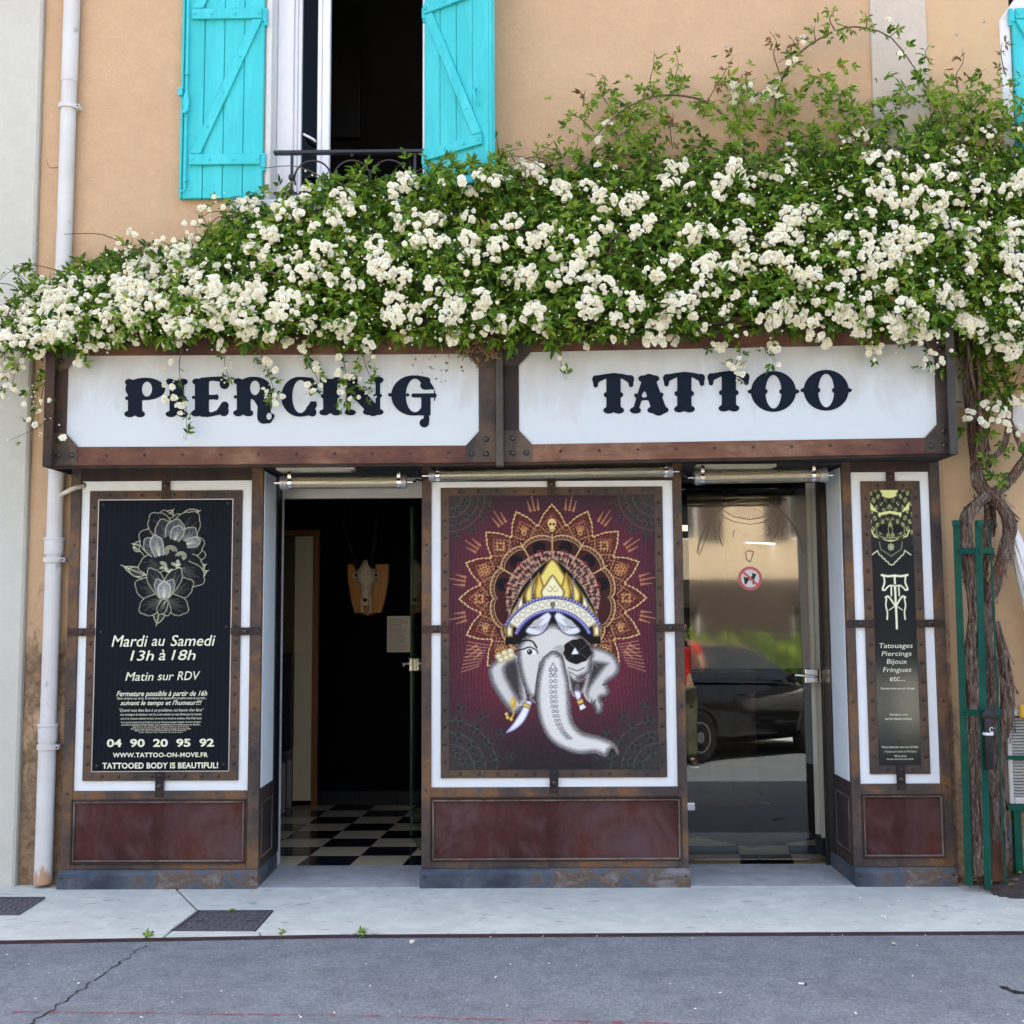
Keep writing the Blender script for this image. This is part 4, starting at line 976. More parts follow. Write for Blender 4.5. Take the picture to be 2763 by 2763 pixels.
A.blend(np.clip((6.5-np.abs(Rout-rr))/A.px/1.3+0.3,0,1)*below, gold)
R2 = ogee(476, 104); A.blend(np.clip((3-np.abs(R2-rr))/A.px+0.4,0,1)*below*0.8, (196,132,88))
R3 = ogee(462, 84); A.blend(np.clip((R3-rr)/A.px,0,1)*below*0.8, (74,30,28)); A.blend(np.clip((4-np.abs(R3-rr))/A.px+0.3,0,1)*below*0.7, (38,18,20))
spk = rng.random(X.shape) < 0.22
A.blend(np.where(spk & (rr > 450) & (rr < Rout-20), 0.30, 0)*below, (206,160,120))
lc = np.sin(th*110)*np.sin(rr/6.5)
A.blend(((lc > 0.45) & (rr > 452) & (rr < R2))*below*0.55, (206,156,112))
# valley petals behind
phv = np.abs(((th/step) % 1)-0.5)*2
Rv = 430+95*(1-phv)**1.3; A.blend(np.clip((5-np.abs(Rv-rr))/A.px+0.3,0,1)*below*0.75*(rr > 425), gold2)
# emblems in the petals: skull at the top, knots, wheels and lotus rings elsewhere
for k in range(-6,7):
    a = k*step; ex, ey = CX+sin(a)*510, CY-cos(a)*510
    if k == 0:
        A.disc(ex,ey-8,30,(232,204,128),ry=34); A.disc(ex,ey+30,19,(232,204,128),ry=20); A.disc(ex-12,ey-2,9,(70,36,24)); A.disc(ex+12,ey-2,9,(70,36,24)); A.line([(ex-12,ey+36),(ex+12,ey+36)],4,(70,36,24))
    elif abs(k) in (2,4):
        for d in (-22,0,22):
            A.line([(ex-32,ey+d),(ex+32,ey+d)],6,gold2); A.line([(ex+d,ey-32),(ex+d,ey+32)],6,gold2)
        A.disc(ex,ey,11,(96,40,32))
    elif abs(k) in (3,6):
        for t in np.linspace(0,2*pi,9)[:-1]: A.disc(ex+cos(t)*30,ey+sin(t)*30,13,gold2); A.disc(ex+cos(t)*30,ey+sin(t)*30,8,(80,32,28))
        A.disc(ex,ey,24,gold2); A.disc(ex,ey,17,(110,40,34)); A.line([(ex-9,ey+8),(ex+9,ey+8),(ex,ey-9)],4,gold2,closed=True)
    else:
        for t in np.linspace(-0.9,0.9,5): A.line([(ex,ey+30),(ex+sin(t)*34,ey+8-cos(t)*36)],6,gold2)
        A.disc(ex,ey+22,16,gold2); A.disc(ex,ey+22,8,(90,34,30))
# flame sprays outside the valleys
for k in range(-6,6):
    a = (k+0.5)*step
    for d_, L_ in ((-0.045,70),(0,105),(0.045,70)):
        x0_, y0_ = CX+sin(a+d_)*625, CY-cos(a+d_)*625; x1_, y1_ = CX+sin(a+d_*1.15)*(625+L_), CY-cos(a+d_*1.15)*(625+L_)
        A.line([(x0_,y0_),(x1_,y1_)], 4, (206,150,104)); 
        for u in np.linspace(0,0.6,4): A.disc(x0_+(x1_-x0_)*u, y0_+(y1_-y0_)*u, 8*(1-u)+2, (176,118,84))
for s_ in (-1,1):
    for j in range(9): A.line([(935+s_*(470+j*18),1455-j*14),(935+s_*(600+j*6),1380+j*10)] if False else [(935+s_*(450+j*8),1325+j*18),(935+s_*(590+j*6),1300+j*26)], 5, (206,160,120), op=0.8)
# inner ring of skulls with dark eye holes
A.blend(np.clip((445-rr)/A.px,0,1)*below, (62,30,28))
st2 = radians(30); p2 = np.abs(((th/st2) % 1)-0.5)*2
Rs = 405+38*np.sqrt(np.clip(1-p2**2,0,1)); A.blend(np.clip((13-np.abs(Rs-8-rr))/A.px/3+0.2,0,1)*below*(0.35+0.65*(np.sin(th*90+rr/5) > 0)), (176,124,90)); A.blend(np.clip((3.5-np.abs(Rs-rr))/A.px+0.3,0,1)*below, gold)
A.blend(np.clip((3.5-np.abs(Rs-28-rr))/A.px+0.3,0,1)*below*0.8, gold)
for k in range(-5,6):
    a = k*st2*0.5+st2*0.25 if False else k*radians(15)
    ex, ey = CX+sin(a)*358, CY-cos(a)*358
    if k % 2: 
        A.disc(ex,ey,46,(20,17,22)); A.disc(CX+sin(a)*318,CY-cos(a)*318,30,(92,30,36))
    else:
        A.line([(CX+sin(a)*440,CY-cos(a)*440),(CX+sin(a)*275,CY-cos(a)*275)], 9, (214,172,120)); A.disc(CX+sin(a)*310,CY-cos(a)*310,20,(150,98,84))
bone_n = rng.random(X.shape)
lace = np.sin(th*64)+np.sin(rr/7.0)+0.9*np.sin(th*24+rr/11)
A.blend(((rr > 215) & (rr < 325) & (lace > 0.35))*below*0.8, (200,152,128)); A.blend(((rr > 215) & (rr < 320) & (lace < -0.9))*below*0.8, (50,22,24)); A.blend(((rr > 200) & (rr < 330) & (bone_n > 0.86))*below*0.6, (236,206,180))
# crown
dome = [(600,1320),(612,1180),(650,1060),(720,930),(800,830),(870,765),(935,722),(1000,765),(1070,830),(1150,930),(1220,1060),(1258,1180),(1270,1320)]
A.poly(dome, (22,19,22)); A.line(dome, 6, (235,215,150), op=0.5)
yel, yel2 = (244,224,120), (250,244,196)
def flame(x, y, w, h, colr, lean=0.0, edge=(120,90,30)):
    pts = [(x-w*0.5,y),(x-w*0.56,y-h*0.3),(x-w*0.33+lean*h*0.3,y-h*0.62),(x+lean*h,y-h),(x+w*0.33+lean*h*0.3,y-h*0.62),(x+w*0.56,y-h*0.3),(x+w*0.5,y)]
    sp = spline([Vector((a,b,0)) for a,b in pts], 30); A.poly([(q.x,q.y) for q in sp], colr, edge=edge, ew=22)
for s_ in (-1,1):
    flame(935+s_*300,1270,44,190,yel2,s_*-0.25); flame(935+s_*268,1200,60,220,yel,s_*-0.3); flame(935+s_*215,1110,62,210,yel2,s_*-0.3); flame(935+s_*190,1060,40,200,(40,32,36),s_*-0.3)
    flame(935+s_*165,1030,50,200,yel,s_*-0.35)
    for j in range(9): A.disc(935+s_*(232+j*8), 1010+j*24, 7, (88,84,150), hi=(190,190,235))
    for j in range(8): A.disc(935+s_*(150-j*2), 860+j*22, 7, (88,84,150), hi=(190,190,235))
flame(935,1010,250,280,yel); flame(935-88,1010,70,190,(236,205,96),-0.05); flame(935+88,1010,70,190,(236,205,96),0.05); flame(935,1005,150,165,yel2); 
for s_ in (-1,1): A.line([(935+s_*(20+16*cos(t)), 940+18*sin(t)) for t in np.linspace(0,5,14)], 4, (150,120,50))
# headband with beads
arc = lambda r_, a0, a1, n: [(935+r_*sin(t)*1.0, 1370-r_*cos(t)) for t in np.linspace(a0,a1,n)]
A.poly(arc(372,-1.0,1.0,30)+arc(285,1.0,-1.0,30), (240,234,206), edge=(170,160,130), ew=18)
for t in np.linspace(-0.85,0.85,12): A.line([(935+330*sin(t)+20*cos(q), 1370-330*cos(t)+20*sin(q)) for q in np.linspace(0,6,10)], 4, (150,148,130))
A.disc(935,1045,18,(110,112,100)); A.disc(935,1066,11,(110,112,100))
for t in np.linspace(-1.05,1.05,34): A.disc(935+372*sin(t),1370-372*cos(t),13,(66,62,128),hi=(196,198,240))
for t in np.linspace(-1.1,1.1,32): A.disc(935+282*sin(t),1370-282*cos(t),14,(70,66,140),hi=(200,202,244))
Oy = 1082
def L_(pts): return [(x,y+Oy) for x,y in pts]
def sm(pts, n=70, closed=True):
    p = [Vector((x,y,0)) for x,y in pts]
    if closed: p = p+[p[0]]
    return [(q.x,q.y) for q in spline(p, n)]
gr, gd = (214,212,205), (66,62,66)
# ears
earL = sm(L_([(660,275),(560,325),(492,385),(486,440),(510,520),(560,605),(625,690),(660,712),(700,695),(760,620),(730,540),(700,420),(685,320)]))
A.poly(earL, gr, edge=(88,84,86), ew=48); A.poly(sm(L_([(600,330),(700,330),(740,560),(745,620),(690,660),(620,560),(560,420)])), (34,30,34), edge=gr, ew=55, op=0.85)
earR = sm(L_([(1195,250),(1290,272),(1362,318),(1396,395),(1372,458),(1308,508),(1326,560),(1298,600),(1264,612),(1281,655),(1266,702),(1236,717),(1214,688),(1200,655),(1150,600),(1130,540),(1180,440)]), 90)
A.poly(earR, gr, edge=(88,84,86), ew=44); A.poly(sm(L_([(1190,330),(1340,360),(1300,420),(1200,560),(1190,640),(1140,560)])), (34,30,34), edge=gr, ew=50, op=0.85)
for pts in ([(1225,620),(1212,650),(1222,690)],[(1290,600),(1262,610)],[(1310,508),(1270,520)]): A.line(L_(pts), 6, (40,36,40))
# face
face = sm(L_([(684,260),(735,190),(830,140),(935,95),(1040,140),(1140,190),(1203,260),(1204,350),(1185,440),(1120,480),(1075,560),(1000,620),(880,640),(780,610),(735,540),(705,440),(688,340)]), 90)
A.poly(face, (222,220,212), edge=(84,80,82), ew=46)
A.poly(sm(L_([(850,330),(822,430),(800,560),(770,610),(840,640),(880,480)])), (30,27,30), edge=(180,178,172), ew=30, op=0.8)
A.poly(sm(L_([(1030,400),(1080,470),(1130,480),(1180,440),(1140,560),(1080,600),(1050,540)])), (40,36,38), edge=(190,186,180), ew=26, op=0.85)
for q in ([(1040,400),(1100,420),(1150,400)],[(1050,430),(1110,460),(1170,440)],[(1090,470),(1130,490),(1160,470)]): A.line(sm(L_(q),16,False), 8, (70,66,68), op=0.7)
# forehead crescents
for s_ in (-1,1):
    c_ = [(935+s_*6,1082+42),(935+s_*50,1082+22),(935+s_*190,1082+140),(935+s_*120,1082+178),(935+s_*50,1082+140)]
    A.poly(sm(c_,40), (236,236,240), edge=(150,150,165), ew=14); A.line(sm(c_,40), 6, (60,58,66), closed=True)
    A.poly(sm([(935+s_*60,1082+60),(935+s_*120,1082+70),(935+s_*150,1082+110),(935+s_*110,1082+120)],30), (196,194,190))
    for j in range(9): A.line([(935+s_*(30+j*13),1082+90+j*6-abs(j-3)*3),(935+s_*(38+j*16),1082+150-abs(j-3)*6)], 4, (70,70,90))
# trunk
trunk = sm(L_([(860,330),(826,460),(813,600),(824,720),(850,805),(900,890),(985,952),(1100,990),(1215,984),(1280,1010),(1308,990),(1335,955),(1366,992),(1382,985),(1368,938),(1338,904),(1250,868),(1140,840),(1082,790),(1056,720),(1050,620),(1042,500),(1022,400),(1000,320),(935,280)]), 120)
A.poly(trunk, (230,228,220), edge=(96,92,92), ew=46)
A.line(sm(L_([(842,360),(818,500),(812,600),(824,720),(850,805),(900,890),(985,952),(1100,990),(1215,986)]),40,False), 9, (52,48,50), op=0.8)
A.line(sm(L_([(1055,640),(1056,720),(1082,790),(1140,840),(1250,868)]),30,False), 5, (120,116,114), op=0.8)
A.poly(L_([(1310,985),(1325,950),(1352,955),(1350,985)]), (44,40,44))
st = rng.random(X.shape)
lum = A.c.mean(-1); sel = (lum > 70) & (lum < 165) & (np.ptp(A.c, axis=-1) < 26) & (Y > 1200) & (np.abs(X-940) < 470)
A.blend(sel*(st < 0.35)*0.35, (40,37,39)); A.blend(sel*(st > 0.75)*0.25, (225,222,214))
dark_edge = np.zeros(X.shape)
# ornament down the trunk
tr = sm(L_([(934,375),(933,470),(934,560),(938,640),(950,720),(972,790),(1005,845),(1040,880)]), 17, False)
A.line(L_([(934,365),(958,415),(934,455),(910,415)]), 6, (120,118,124), closed=True)
for i, (x, y) in enumerate(tr[1:]):
    w = 30-12*i/len(tr)
    for s_ in (-1,1): A.line([(x+s_*(w*0.55+w*0.42*cos(t)), y+w*0.36*sin(t)) for t in np.linspace(0.4,5.6,10)], 6, (120,118,124))
# eyes
A.poly(sm(L_([(735,288),(770,266),(818,282),(822,304),(780,310),(748,300)]),30), (240,240,238)); A.disc(772,290+Oy,19,(44,38,40)); A.disc(767,284+Oy,5,(235,235,235))
A.line(sm(L_([(690,276),(730,270),(772,258),(818,278),(828,300)]),24,False), 9, (34,30,32)); A.line(sm(L_([(690,234),(735,212),(790,218),(822,262)]),24,False), 12, (30,27,29))
sock = [(1100+(95+4*sin(5*t+1)+3*sin(11*t))*cos(t), 288+Oy+(86+4*sin(4*t)+3*sin(9*t))*sin(t)) for t in np.linspace(0,2*pi,50)]
A.poly(sock, (24,22,23)); 
for j in range(10): A.line([(1005,250+Oy+j*8),(965-((j*7)%5)*8,248+Oy+j*9)], 4, (60,56,56), op=0.6)
A.poly(L_([(1086,262),(1112,306),(1060,308)]), (245,245,245))
A.line(L_([(1040,222),(1130,306),(1250,402)]), 3, (200,200,200), op=0.5); A.line(L_([(1190,226),(1030,350)]), 3, (200,200,200), op=0.4)
# ear bud, tusks, ring
for j, (x, y) in enumerate(((560,320),(600,298),(640,284),(575,345),(612,330),(645,312))): A.disc(x,y+Oy,25,(222,206,150),ry=22,hi=(250,246,216)); A.line([(x+20*cos(t),y+Oy+18*sin(t)) for t in np.linspace(0,6,12)],3,(150,128,80))
tusk = sm(L_([(748,618),(785,628),(768,690),(730,765),(672,818),(604,842),(655,778),(705,700)]),40)
A.poly(tusk, (246,246,252), edge=(150,150,196), ew=16); A.poly(L_([(728,630),(780,655),(768,684),(716,660)]), (228,196,96), edge=(150,110,40), ew=12); A.line(L_([(748,618),(785,628)]),8,(60,58,110))
A.poly(sm(L_([(1074,562),(1108,550),(1124,600),(1096,618)]),24), (236,238,252), edge=(150,150,190), ew=10); A.poly(L_([(1092,625),(1136,610),(1143,640),(1104,655)]), (228,196,96), edge=(150,110,40), ew=10); A.poly(L_([(1112,660),(1140,648),(1158,672),(1118,692)]), (236,236,244))
for j in range(7): A.line(L_([(1085+j*5,520-((j*5)%3)*6),(1080+j*6,562)]), 4, (120,116,112))
A.disc(655,640+Oy,20,(206,160,50),ry=38,hi=(250,226,130)); A.line(L_([(655,676),(660,715),(640,745)]),9,(226,186,80))
for x, y in ((618,738),(642,750),(610,715)): A.disc(x,y+Oy,12,(216,172,60),hi=(252,232,150))
# stippled print grain
A.c += rng.normal(0,4.5,X.shape)[...,None]
A.c = A.c*0.93+6
A.sheet('printed_sheet', pr, 0.0045, PRINT, po)

# ------------------------------------------------------------------ narrow poster
pr = (RI[0]+0.0485, RI[1]-0.0485, RI[2]+0.0485, RI[3]-0.0485)
po = thing('narrow_poster', 'narrow dark poster with lace pattern, dripping monogram and service list', 'poster', ((pr[0]+pr[1])/2, 0.0, pr[2]))
A = Art(390,296,770,2680,84,500,(34,35,36)); X, Y = A.X, A.Y
sheen = np.exp(-((Y-2180)/330)**2)*0.85+np.exp(-((Y-1960)/120)**2)*0.2  # silver sheen painted into the colours of the poster's lower part
A.c += (np.clip(sheen,0,1)*(0.82+0.18*np.sin(X/90)))[...,None]*(np.array([142,136,112])-34)
yl_ = (226,228,150); cx_ = 566
A.c[(Y < 780)] = np.array([52,52,44])
bn = rng.random(X.shape)
S_ = np.abs(X-cx_)
q = Y-296
A.blend((q < 470)*(np.sin(S_/9+q/22)+np.sin(S_/17-q/13) > 0.35)*0.75, (188,190,124)); A.blend((q < 470)*(np.sin(S_/6-q/9) > 0.55)*0.55, (36,36,32))
for s_ in (-1,1):
    A.poly([(cx_,296),(cx_+s_*90,296),(cx_+s_*60,330),(cx_+s_*70,350),(cx_+s_*34,362),(cx_,372)], yl_); A.poly([(cx_+s_*180,400),(cx_+s_*180,470),(cx_+s_*95,500),(cx_,480),(cx_,505),(cx_+s_*95,540),(cx_+s_*110,490)], yl_)
    for j in range(5): A.line([(cx_+s_*14*j,372),(cx_+s_*(20+32*j),450)], 6, (30,30,28))
    for j in range(6): A.disc(cx_+s_*(10+14*j),525+j*2,6,(30,30,28),ry=18)
    A.disc(cx_+s_*62,640,50,(30,30,31),ry=40); A.disc(cx_+s_*24,655,26,(30,30,31),ry=22)
    A.line([(cx_+s_*175,650),(cx_+s_*150,705),(cx_+s_*90,738),(cx_,746)], 12, yl_); A.line([(cx_,560),(cx_+s_*20,640),(cx_+s_*6,730)], 7, (150,152,110))
    A.line([(cx_+s_*130,600),(cx_+s_*128,690),(cx_+s_*70,716),(cx_,722)], 8, (140,142,104))
    z_ = [(cx_+s_*180,870),(cx_+s_*125,830)]
    for j in range(8): z_ += [(cx_+s_*(118-j*14), 850+j*13+(10 if j%2 else 0)),(cx_+s_*(112-j*14),862+j*13)]
    A.poly([(cx_,755),(cx_+s_*190,700),(cx_+s_*190,870),(cx_+s_*125,825),(cx_+s_*80,890),(cx_,950)], (40,40,40))
    A.line(z_+[(cx_,958)], 9, (232,232,190)); A.line([(cx_+s_*105,755),(cx_+s_*95,820),(cx_+s_*45,850),(cx_,880)], 7, (150,150,118))
for t in np.linspace(0,2*pi,9)[:-1]: A.line([(cx_,800),(cx_+28*cos(t),800+30*sin(t))], 6, (206,206,160)); 
A.line([(cx_+24*cos(t),800+26*sin(t)) for t in np.linspace(0,2*pi,16)], 5, (206,206,160))
# dripping monogram
w_ = (238,236,204)
def ms(pts, w): A.line(sm(pts,14,False) if len(pts) > 2 else pts, w, w_)
mx_ = 590
for s_ in (-1,1):
    ms([(mx_,1050),(mx_+s_*60,1055),(mx_+s_*118,1045)],20); ms([(mx_+s_*100,1055),(mx_+s_*95,1110),(mx_+s_*115,1170),(mx_+s_*90,1175)],16)
    ms([(mx_+s_*10,1140),(mx_+s_*50,1138),(mx_+s_*84,1165)],14); ms([(mx_+s_*34,1150),(mx_+s_*36,1225)],14); ms([(mx_+s_*92,1240),(mx_+s_*60,1235),(mx_,1320)],16)
    ms([(mx_+s_*82,1250),(mx_+s_*90,1310),(mx_+s_*78,1370),(mx_+s_*82,1430)],14); ms([(mx_+s_*60,1350),(mx_,1310)],9)
ms([(mx_,1050),(mx_,1120)],18); ms([(mx_,1150),(mx_+2,1320),(mx_+4,1510)],20)
A.c += rng.normal(0,3,X.shape)[...,None]
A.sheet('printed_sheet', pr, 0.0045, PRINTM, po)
wi = M['cream_ink']
for txt, k, x0_, y0_, x1_, y1_, kw in (('Tatouages','T1',458,1628,750,1682,dict(shear=0.15)),('Piercings','T1',478,1698,740,1750,dict(shear=0.15)),('Bijoux','T1',522,1766,702,1820,dict(shear=0.15)),('Fringues','T1',490,1838,738,1890,dict(shear=0.15)),
    ('etc...','T2',508,136,628,172,dict(shear=0.15)),('Donnez votre avis sur Google','T2',436,222,708,242,dict(bold=0.01)),('Rejoignez nous','T2',508,432,652,450,dict(bold=0.01)),('sur les réseaux sociaux:','T2',472,463,686,482,dict(bold=0.01)),
    ('Pensez à demander votre carte de fidélité','T2',444,690,736,708,{}),("1 Tampon par tranche de 10€ d'achat",'T2',462,728,722,748,{}),('10€ de remise','T2',544,763,642,780,{}),('dès que votre carte est remplie','T2',484,789,700,806,{})):
    lettering(txt, k, x0_, y0_, x1_, y1_, TY, wi, po, **kw)
copies('screw', BOLTS, [P('T2',583,652,0.0045)], po)
# ================================================================== FASCIA SIGN
SY = -0.28
def contour(f, x0, x1, y0, y1, st):
    """closed outlines where f(x, y) crosses zero, by marching squares"""
    xs = np.arange(x0, x1+st, st); ys = np.arange(y0, y1+st, st); X, Y = np.meshgrid(xs, ys); Z = f(X, Y)
    seg = {}
    def ip(i, k, i2, k2):
        a, b = Z[k,i], Z[k2,i2]; t = a/(a-b) if a != b else 0.5
        return (xs[i]+(xs[i2]-xs[i])*t, ys[k]+(ys[k2]-ys[k])*t)
    pts = {}
    links = {}
    def conn(a, b): links.setdefault(a, []).append(b); links.setdefault(b, []).append(a)
    for k in range(len(ys)-1):
        for i in range(len(xs)-1):
            c = [(i,k),(i+1,k),(i+1,k+1),(i,k+1)]; s = [Z[q[1],q[0]] < 0 for q in c]
            if all(s) or not any(s): continue
            es = []
            for e in range(4):
                if s[e] != s[(e+1)%4]:
                    a, b = c[e], c[(e+1)%4]; key = (min(a,b), max(a,b)); pts[key] = ip(*key[0], *key[1]); es.append(key)
            if len(es) == 2: conn(es[0], es[1])
            elif len(es) == 4: conn(es[0], es[1]); conn(es[2], es[3])
    loops = []; seen = set()
    for k0 in links:
        if k0 in seen: continue
        loop = [k0]; seen.add(k0); cur = k0
        while True:
            nx = [q for q in links[cur] if q not in seen]
            if not nx: break
            cur = nx[0]; seen.add(cur); loop.append(cur)
        if len(loop) > 6: loops.append([pts[q] for q in loop])
    return loops
def sE(x, y, rx, ry): return lambda X, Y: (np.hypot((X-x)/rx, (Y-y)/ry)-1)*min(rx, ry)
def sB(x0, y0, x1, y1):
    return lambda X, Y: np.maximum(np.abs(X-(x0+x1)/2)-(x1-x0)/2, np.abs(Y-(y0+y1)/2)-(y1-y0)/2)
def sC(pts, rs):
    def f(X, Y):
        d = np.full(X.shape, 1e9)
        for (a, b), (r0, r1) in zip(zip(pts, pts[1:]), zip(rs, rs[1:])):
            ex, ey = b[0]-a[0], b[1]-a[1]; t = np.clip(((X-a[0])*ex+(Y-a[1])*ey)/(ex*ex+ey*ey), 0, 1)
            d = np.minimum(d, np.hypot(X-a[0]-t*ex, Y-a[1]-t*ey)-(r0+(r1-r0)*t))
        return d
    return f
def smin(a, b, k):
    h = np.clip(0.5+0.5*(b-a)/k, 0, 1); return b*(1-h)+a*h-k*h*(1-h)
def glyph(parts, holes=(), k=10, post=()):
    def f(X, Y):
        d = parts[0](X, Y)
        for q in parts[1:]: d = smin(d, q(X, Y), k)
        for q in holes: d = np.maximum(d, -q(X, Y))
        for q in post: d = smin(d, q(X, Y), 6)
        return d
    return f
def stem(x0, x1, y0, y1, nub=True, w=None, top=True):
    """a Tuscan stem: two blobs at head and foot, a nub half way"""
    m = (x0+x1)/2; s = (x1-x0); b = max(s*0.24, 22); r = 30
    q = [sB(x0, y0+18, x1, y1-22)]
    if top: q += [sE(x0+4, y0+30, 40, r), sE(x1-4, y0+30, 40, r)]
    q += [sE(x0+12, y1-28, 50, 29), sE(x1-12, y1-28, 50, 29)]
    if nub: q += [sE(x0-8, (y0+y1)/2, 15, 18), sE(x1+8, (y0+y1)/2, 15, 18)]
    return q
G = {}
# measured on enlargements of the sign; (crop, glyph function, bounds)
def o2(x): return x+1574                       # second enlargement into the first one's units
G['P'] = ('P1', glyph([sB(85,170,220,495), sE(98,180,42,31), sE(100,487,50,31), sE(198,487,50,31), sE(72,335,14,17), sE(252,245,192,108)], [sE(268,247,50,72)]), (30,120,460,540))
G['I'] = ('P1', glyph(stem(487,625,145,516)), (440,120,680,540))
G['E'] = ('P1', glyph([sB(732,170,866,490), sE(752,175,46,31), sE(742,480,48,31), sE(716,327,13,16), sC([(800,160),(900,146),(985,150),(1020,185)],[24,18,26,32]), sE(1017,200,46,46), sB(860,302,945,347), sE(945,324,16,24),
     sC([(800,492),(900,490),(960,470),(1020,405)],[22,18,24,38]), sE(1012,460,46,48), sE(848,490,40,24)], [], 12), (680,110,1080,540))
G['R'] = ('P1', glyph([sB(1138,170,1270,490), sE(1150,172,44,30), sE(1150,478,48,31), sE(1248,478,52,31), sE(1122,322,13,17), sE(1300,235,165,108), sC([(1330,340),(1395,390),(1400,470),(1395,520)],[40,62,66,60]), sC([(1380,500),(1400,552),(1450,552),(1488,505)],[44,28,24,16]), sE(1472,502,20,22)],
     [sE(1312,235,48,70), sE(1448,510,26,34), sC([(1290,370),(1318,420),(1312,500)],[20,20,20])], 8), (1080,110,1530,600))
G['C'] = ('P1', glyph([sE(1740,320,172,192), sE(1868,212,48,48), sC([(1780,146),(1850,170)],[18,34]), sC([(1760,496),(1840,470),(1880,400)],[16,30,30]), sE(1866,470,40,42), sE(1574,312,12,18)],
     [sE(1752,318,80,160), sB(1770,252,1930,366), sE(1790,335,62,88)], 6), (1540,110,1940,540))
G['I2'] = ('P2', glyph(stem(398,535,130,500)), (340,110,600,520))
G['N'] = ('P2', glyph([sC([(640,180),(880,450)],[62,58]), sE(640,150,46,28), sE(700,155,40,26), sB(622,170,660,470), sE(660,472,54,28), sB(905,150,948,460), sE(882,160,1,1), sE(930,158,52,31), sE(926,310,42,20), sE(832,468,50,29), sE(932,468,50,29), sE(884,455,40,22)], [], 8), (580,100,1010,520))
G['G'] = ('P2', glyph([sE(1270,308,214,194), sE(1386,212,52,42), sC([(1310,132),(1400,165)],[18,34]), sC([(1400,480),(1395,560)],[30,26]), sE(1375,574,46,42), sE(1042,302,16,18), sC([(1250,480),(1350,480)],[18,20])],
     [sE(1285,308,88,162), sB(1290,250,1470,380), sE(1318,258,60,60), sB(1425,500,1560,640), sB(1420,380,1560,520)], 5, [sC([(1270,308),(1475,308)],[19,20]), sB(1346,310,1436,500), sE(1215,302,14,16), sE(1386,212,50,41)]), (1010,90,1530,640))
def T_(x): return glyph([sB(x+190,140,x+285,360), sC([(x+120,155),(x+190,132),(x+240,138),(x+290,132),(x+350,155)],[24,14,26,14,24]), sC([(x+118,150),(x+118,195)],[20,15]), sC([(x+352,148),(x+355,192)],[20,15]), sE(x+182,258,10,15), sE(x+292,258,10,15), sE(x+205,362,36,22), sE(x+272,362,36,22)], [], 9)
def O_(x, y): return glyph([sE(x,y,150,136), sE(x-158,y,14,12), sE(x+158,y,14,12)], [lambda X, Y: smin(sE(x-2,y,52,112)(X,Y), sE(x-2,y,52,112)(X,Y), 1)], 10)
def O2(x, y):
    f0 = glyph([sE(x,y,150,136), sE(x-158,y,14,12), sE(x+158,y,14,12)], [], 12)
    def f(X, Y):
        h = sE(x,y+2,54,112)(X, Y); nb = np.minimum(sE(x-54,y,15,16)(X,Y), sE(x+54,y,15,16)(X,Y)); h = np.maximum(h, -nb)
        return np.maximum(f0(X, Y), -h)
    return f
G['T1'] = ('P3', T_(0), (80,90,400,410)); G['T2'] = ('P3', lambda X, Y: T_(474)(X, Y+8), (550,80,870,400)); G['T3'] = ('P3', lambda X, Y: T_(772)(X, Y+14), (850,80,1170,395))
G['A'] = ('P3', glyph([sE(435,150,32,22), sE(510,150,34,22), sC([(475,160),(475,190)],[42,46]), sC([(480,180),(540,350)],[44,48]), sC([(440,190),(388,350)],[22,18]), sB(400,270,520,294), sE(384,362,37,22), sE(502,360,38,22), sE(568,360,38,22), sE(386,262,10,14), sE(560,258,12,14)],
     [sC([(442,238),(442,262)],[3,16])], 7), (330,110,620,400))
G['O1'] = ('P3', O2(1308,236), (1130,80,1490,390)); G['O2'] = ('P3', O2(1661,228), (1480,75,1840,380))

sign = thing('fascia_sign', 'long rusted steel fascia with two white panels reading PIERCING and TATTOO', 'sign', (0,-0.1,2.2))
def z_at(x, za, xa, zb, xb): return za+(zb-za)*(x-xa)/(xb-xa)
# measured corners of the two halves (they hang a little out of line)
bl, bm_ = P('D',405,1268,SY), P('E',690,1254,SY); bm2, br = P('E',1040,1250,SY), P('F',1390,1253,SY)
pbl, pbm, pbm2, pbr = P('D',410,1170,SY), P('E',690,1163,SY), P('E',1040,1157,SY), P('F',1395,1165,SY)
ptl, ptm, ptm2, ptr = P('D',540,692,SY), P('E',700,684,SY), P('E',1045,674,SY), P('F',1365,656,SY)
xl0, xl1 = P('D',348,900,SY).x, P('E',757,900,SY).x; xr0, xr1 = P('E',966,900,SY).x, P('F',1456,900,SY).x
xfl0, xfl1 = P('D',232,900,SY-0.06).x, P('D',300,900,SY-0.02).x
xfr0, xfr1 = P('F',1518,900,SY-0.06).x, P('F',1562,900,SY-0.06).x
xd0, xd1 = P('E',845,900,SY-0.045).x, P('E',885,900,SY-0.045).x
ch = 0.085
def quad(mbx, x0, x1, za0, za1, zb0, zb1, y0, y1):
    """upright bar between x0 and x1 whose bottom runs za0..za1 and top zb0..zb1"""
    mbx.prism([(x0,za0),(x1,za1),(x1,zb1),(x0,zb0)], y0, y1); return mbx
halves = ((xfl0+0.012, xd0-0.001, xl0, xl1, bl.z, bm_.z, pbl.z, pbm.z, ptl.z, ptm.z), (xd1+0.001, xfr1-0.012, xr0, xr1, bm2.z, br.z, pbm2.z, pbr.z, ptm2.z, ptr.z))
TOPZ = 0.105
panels = []
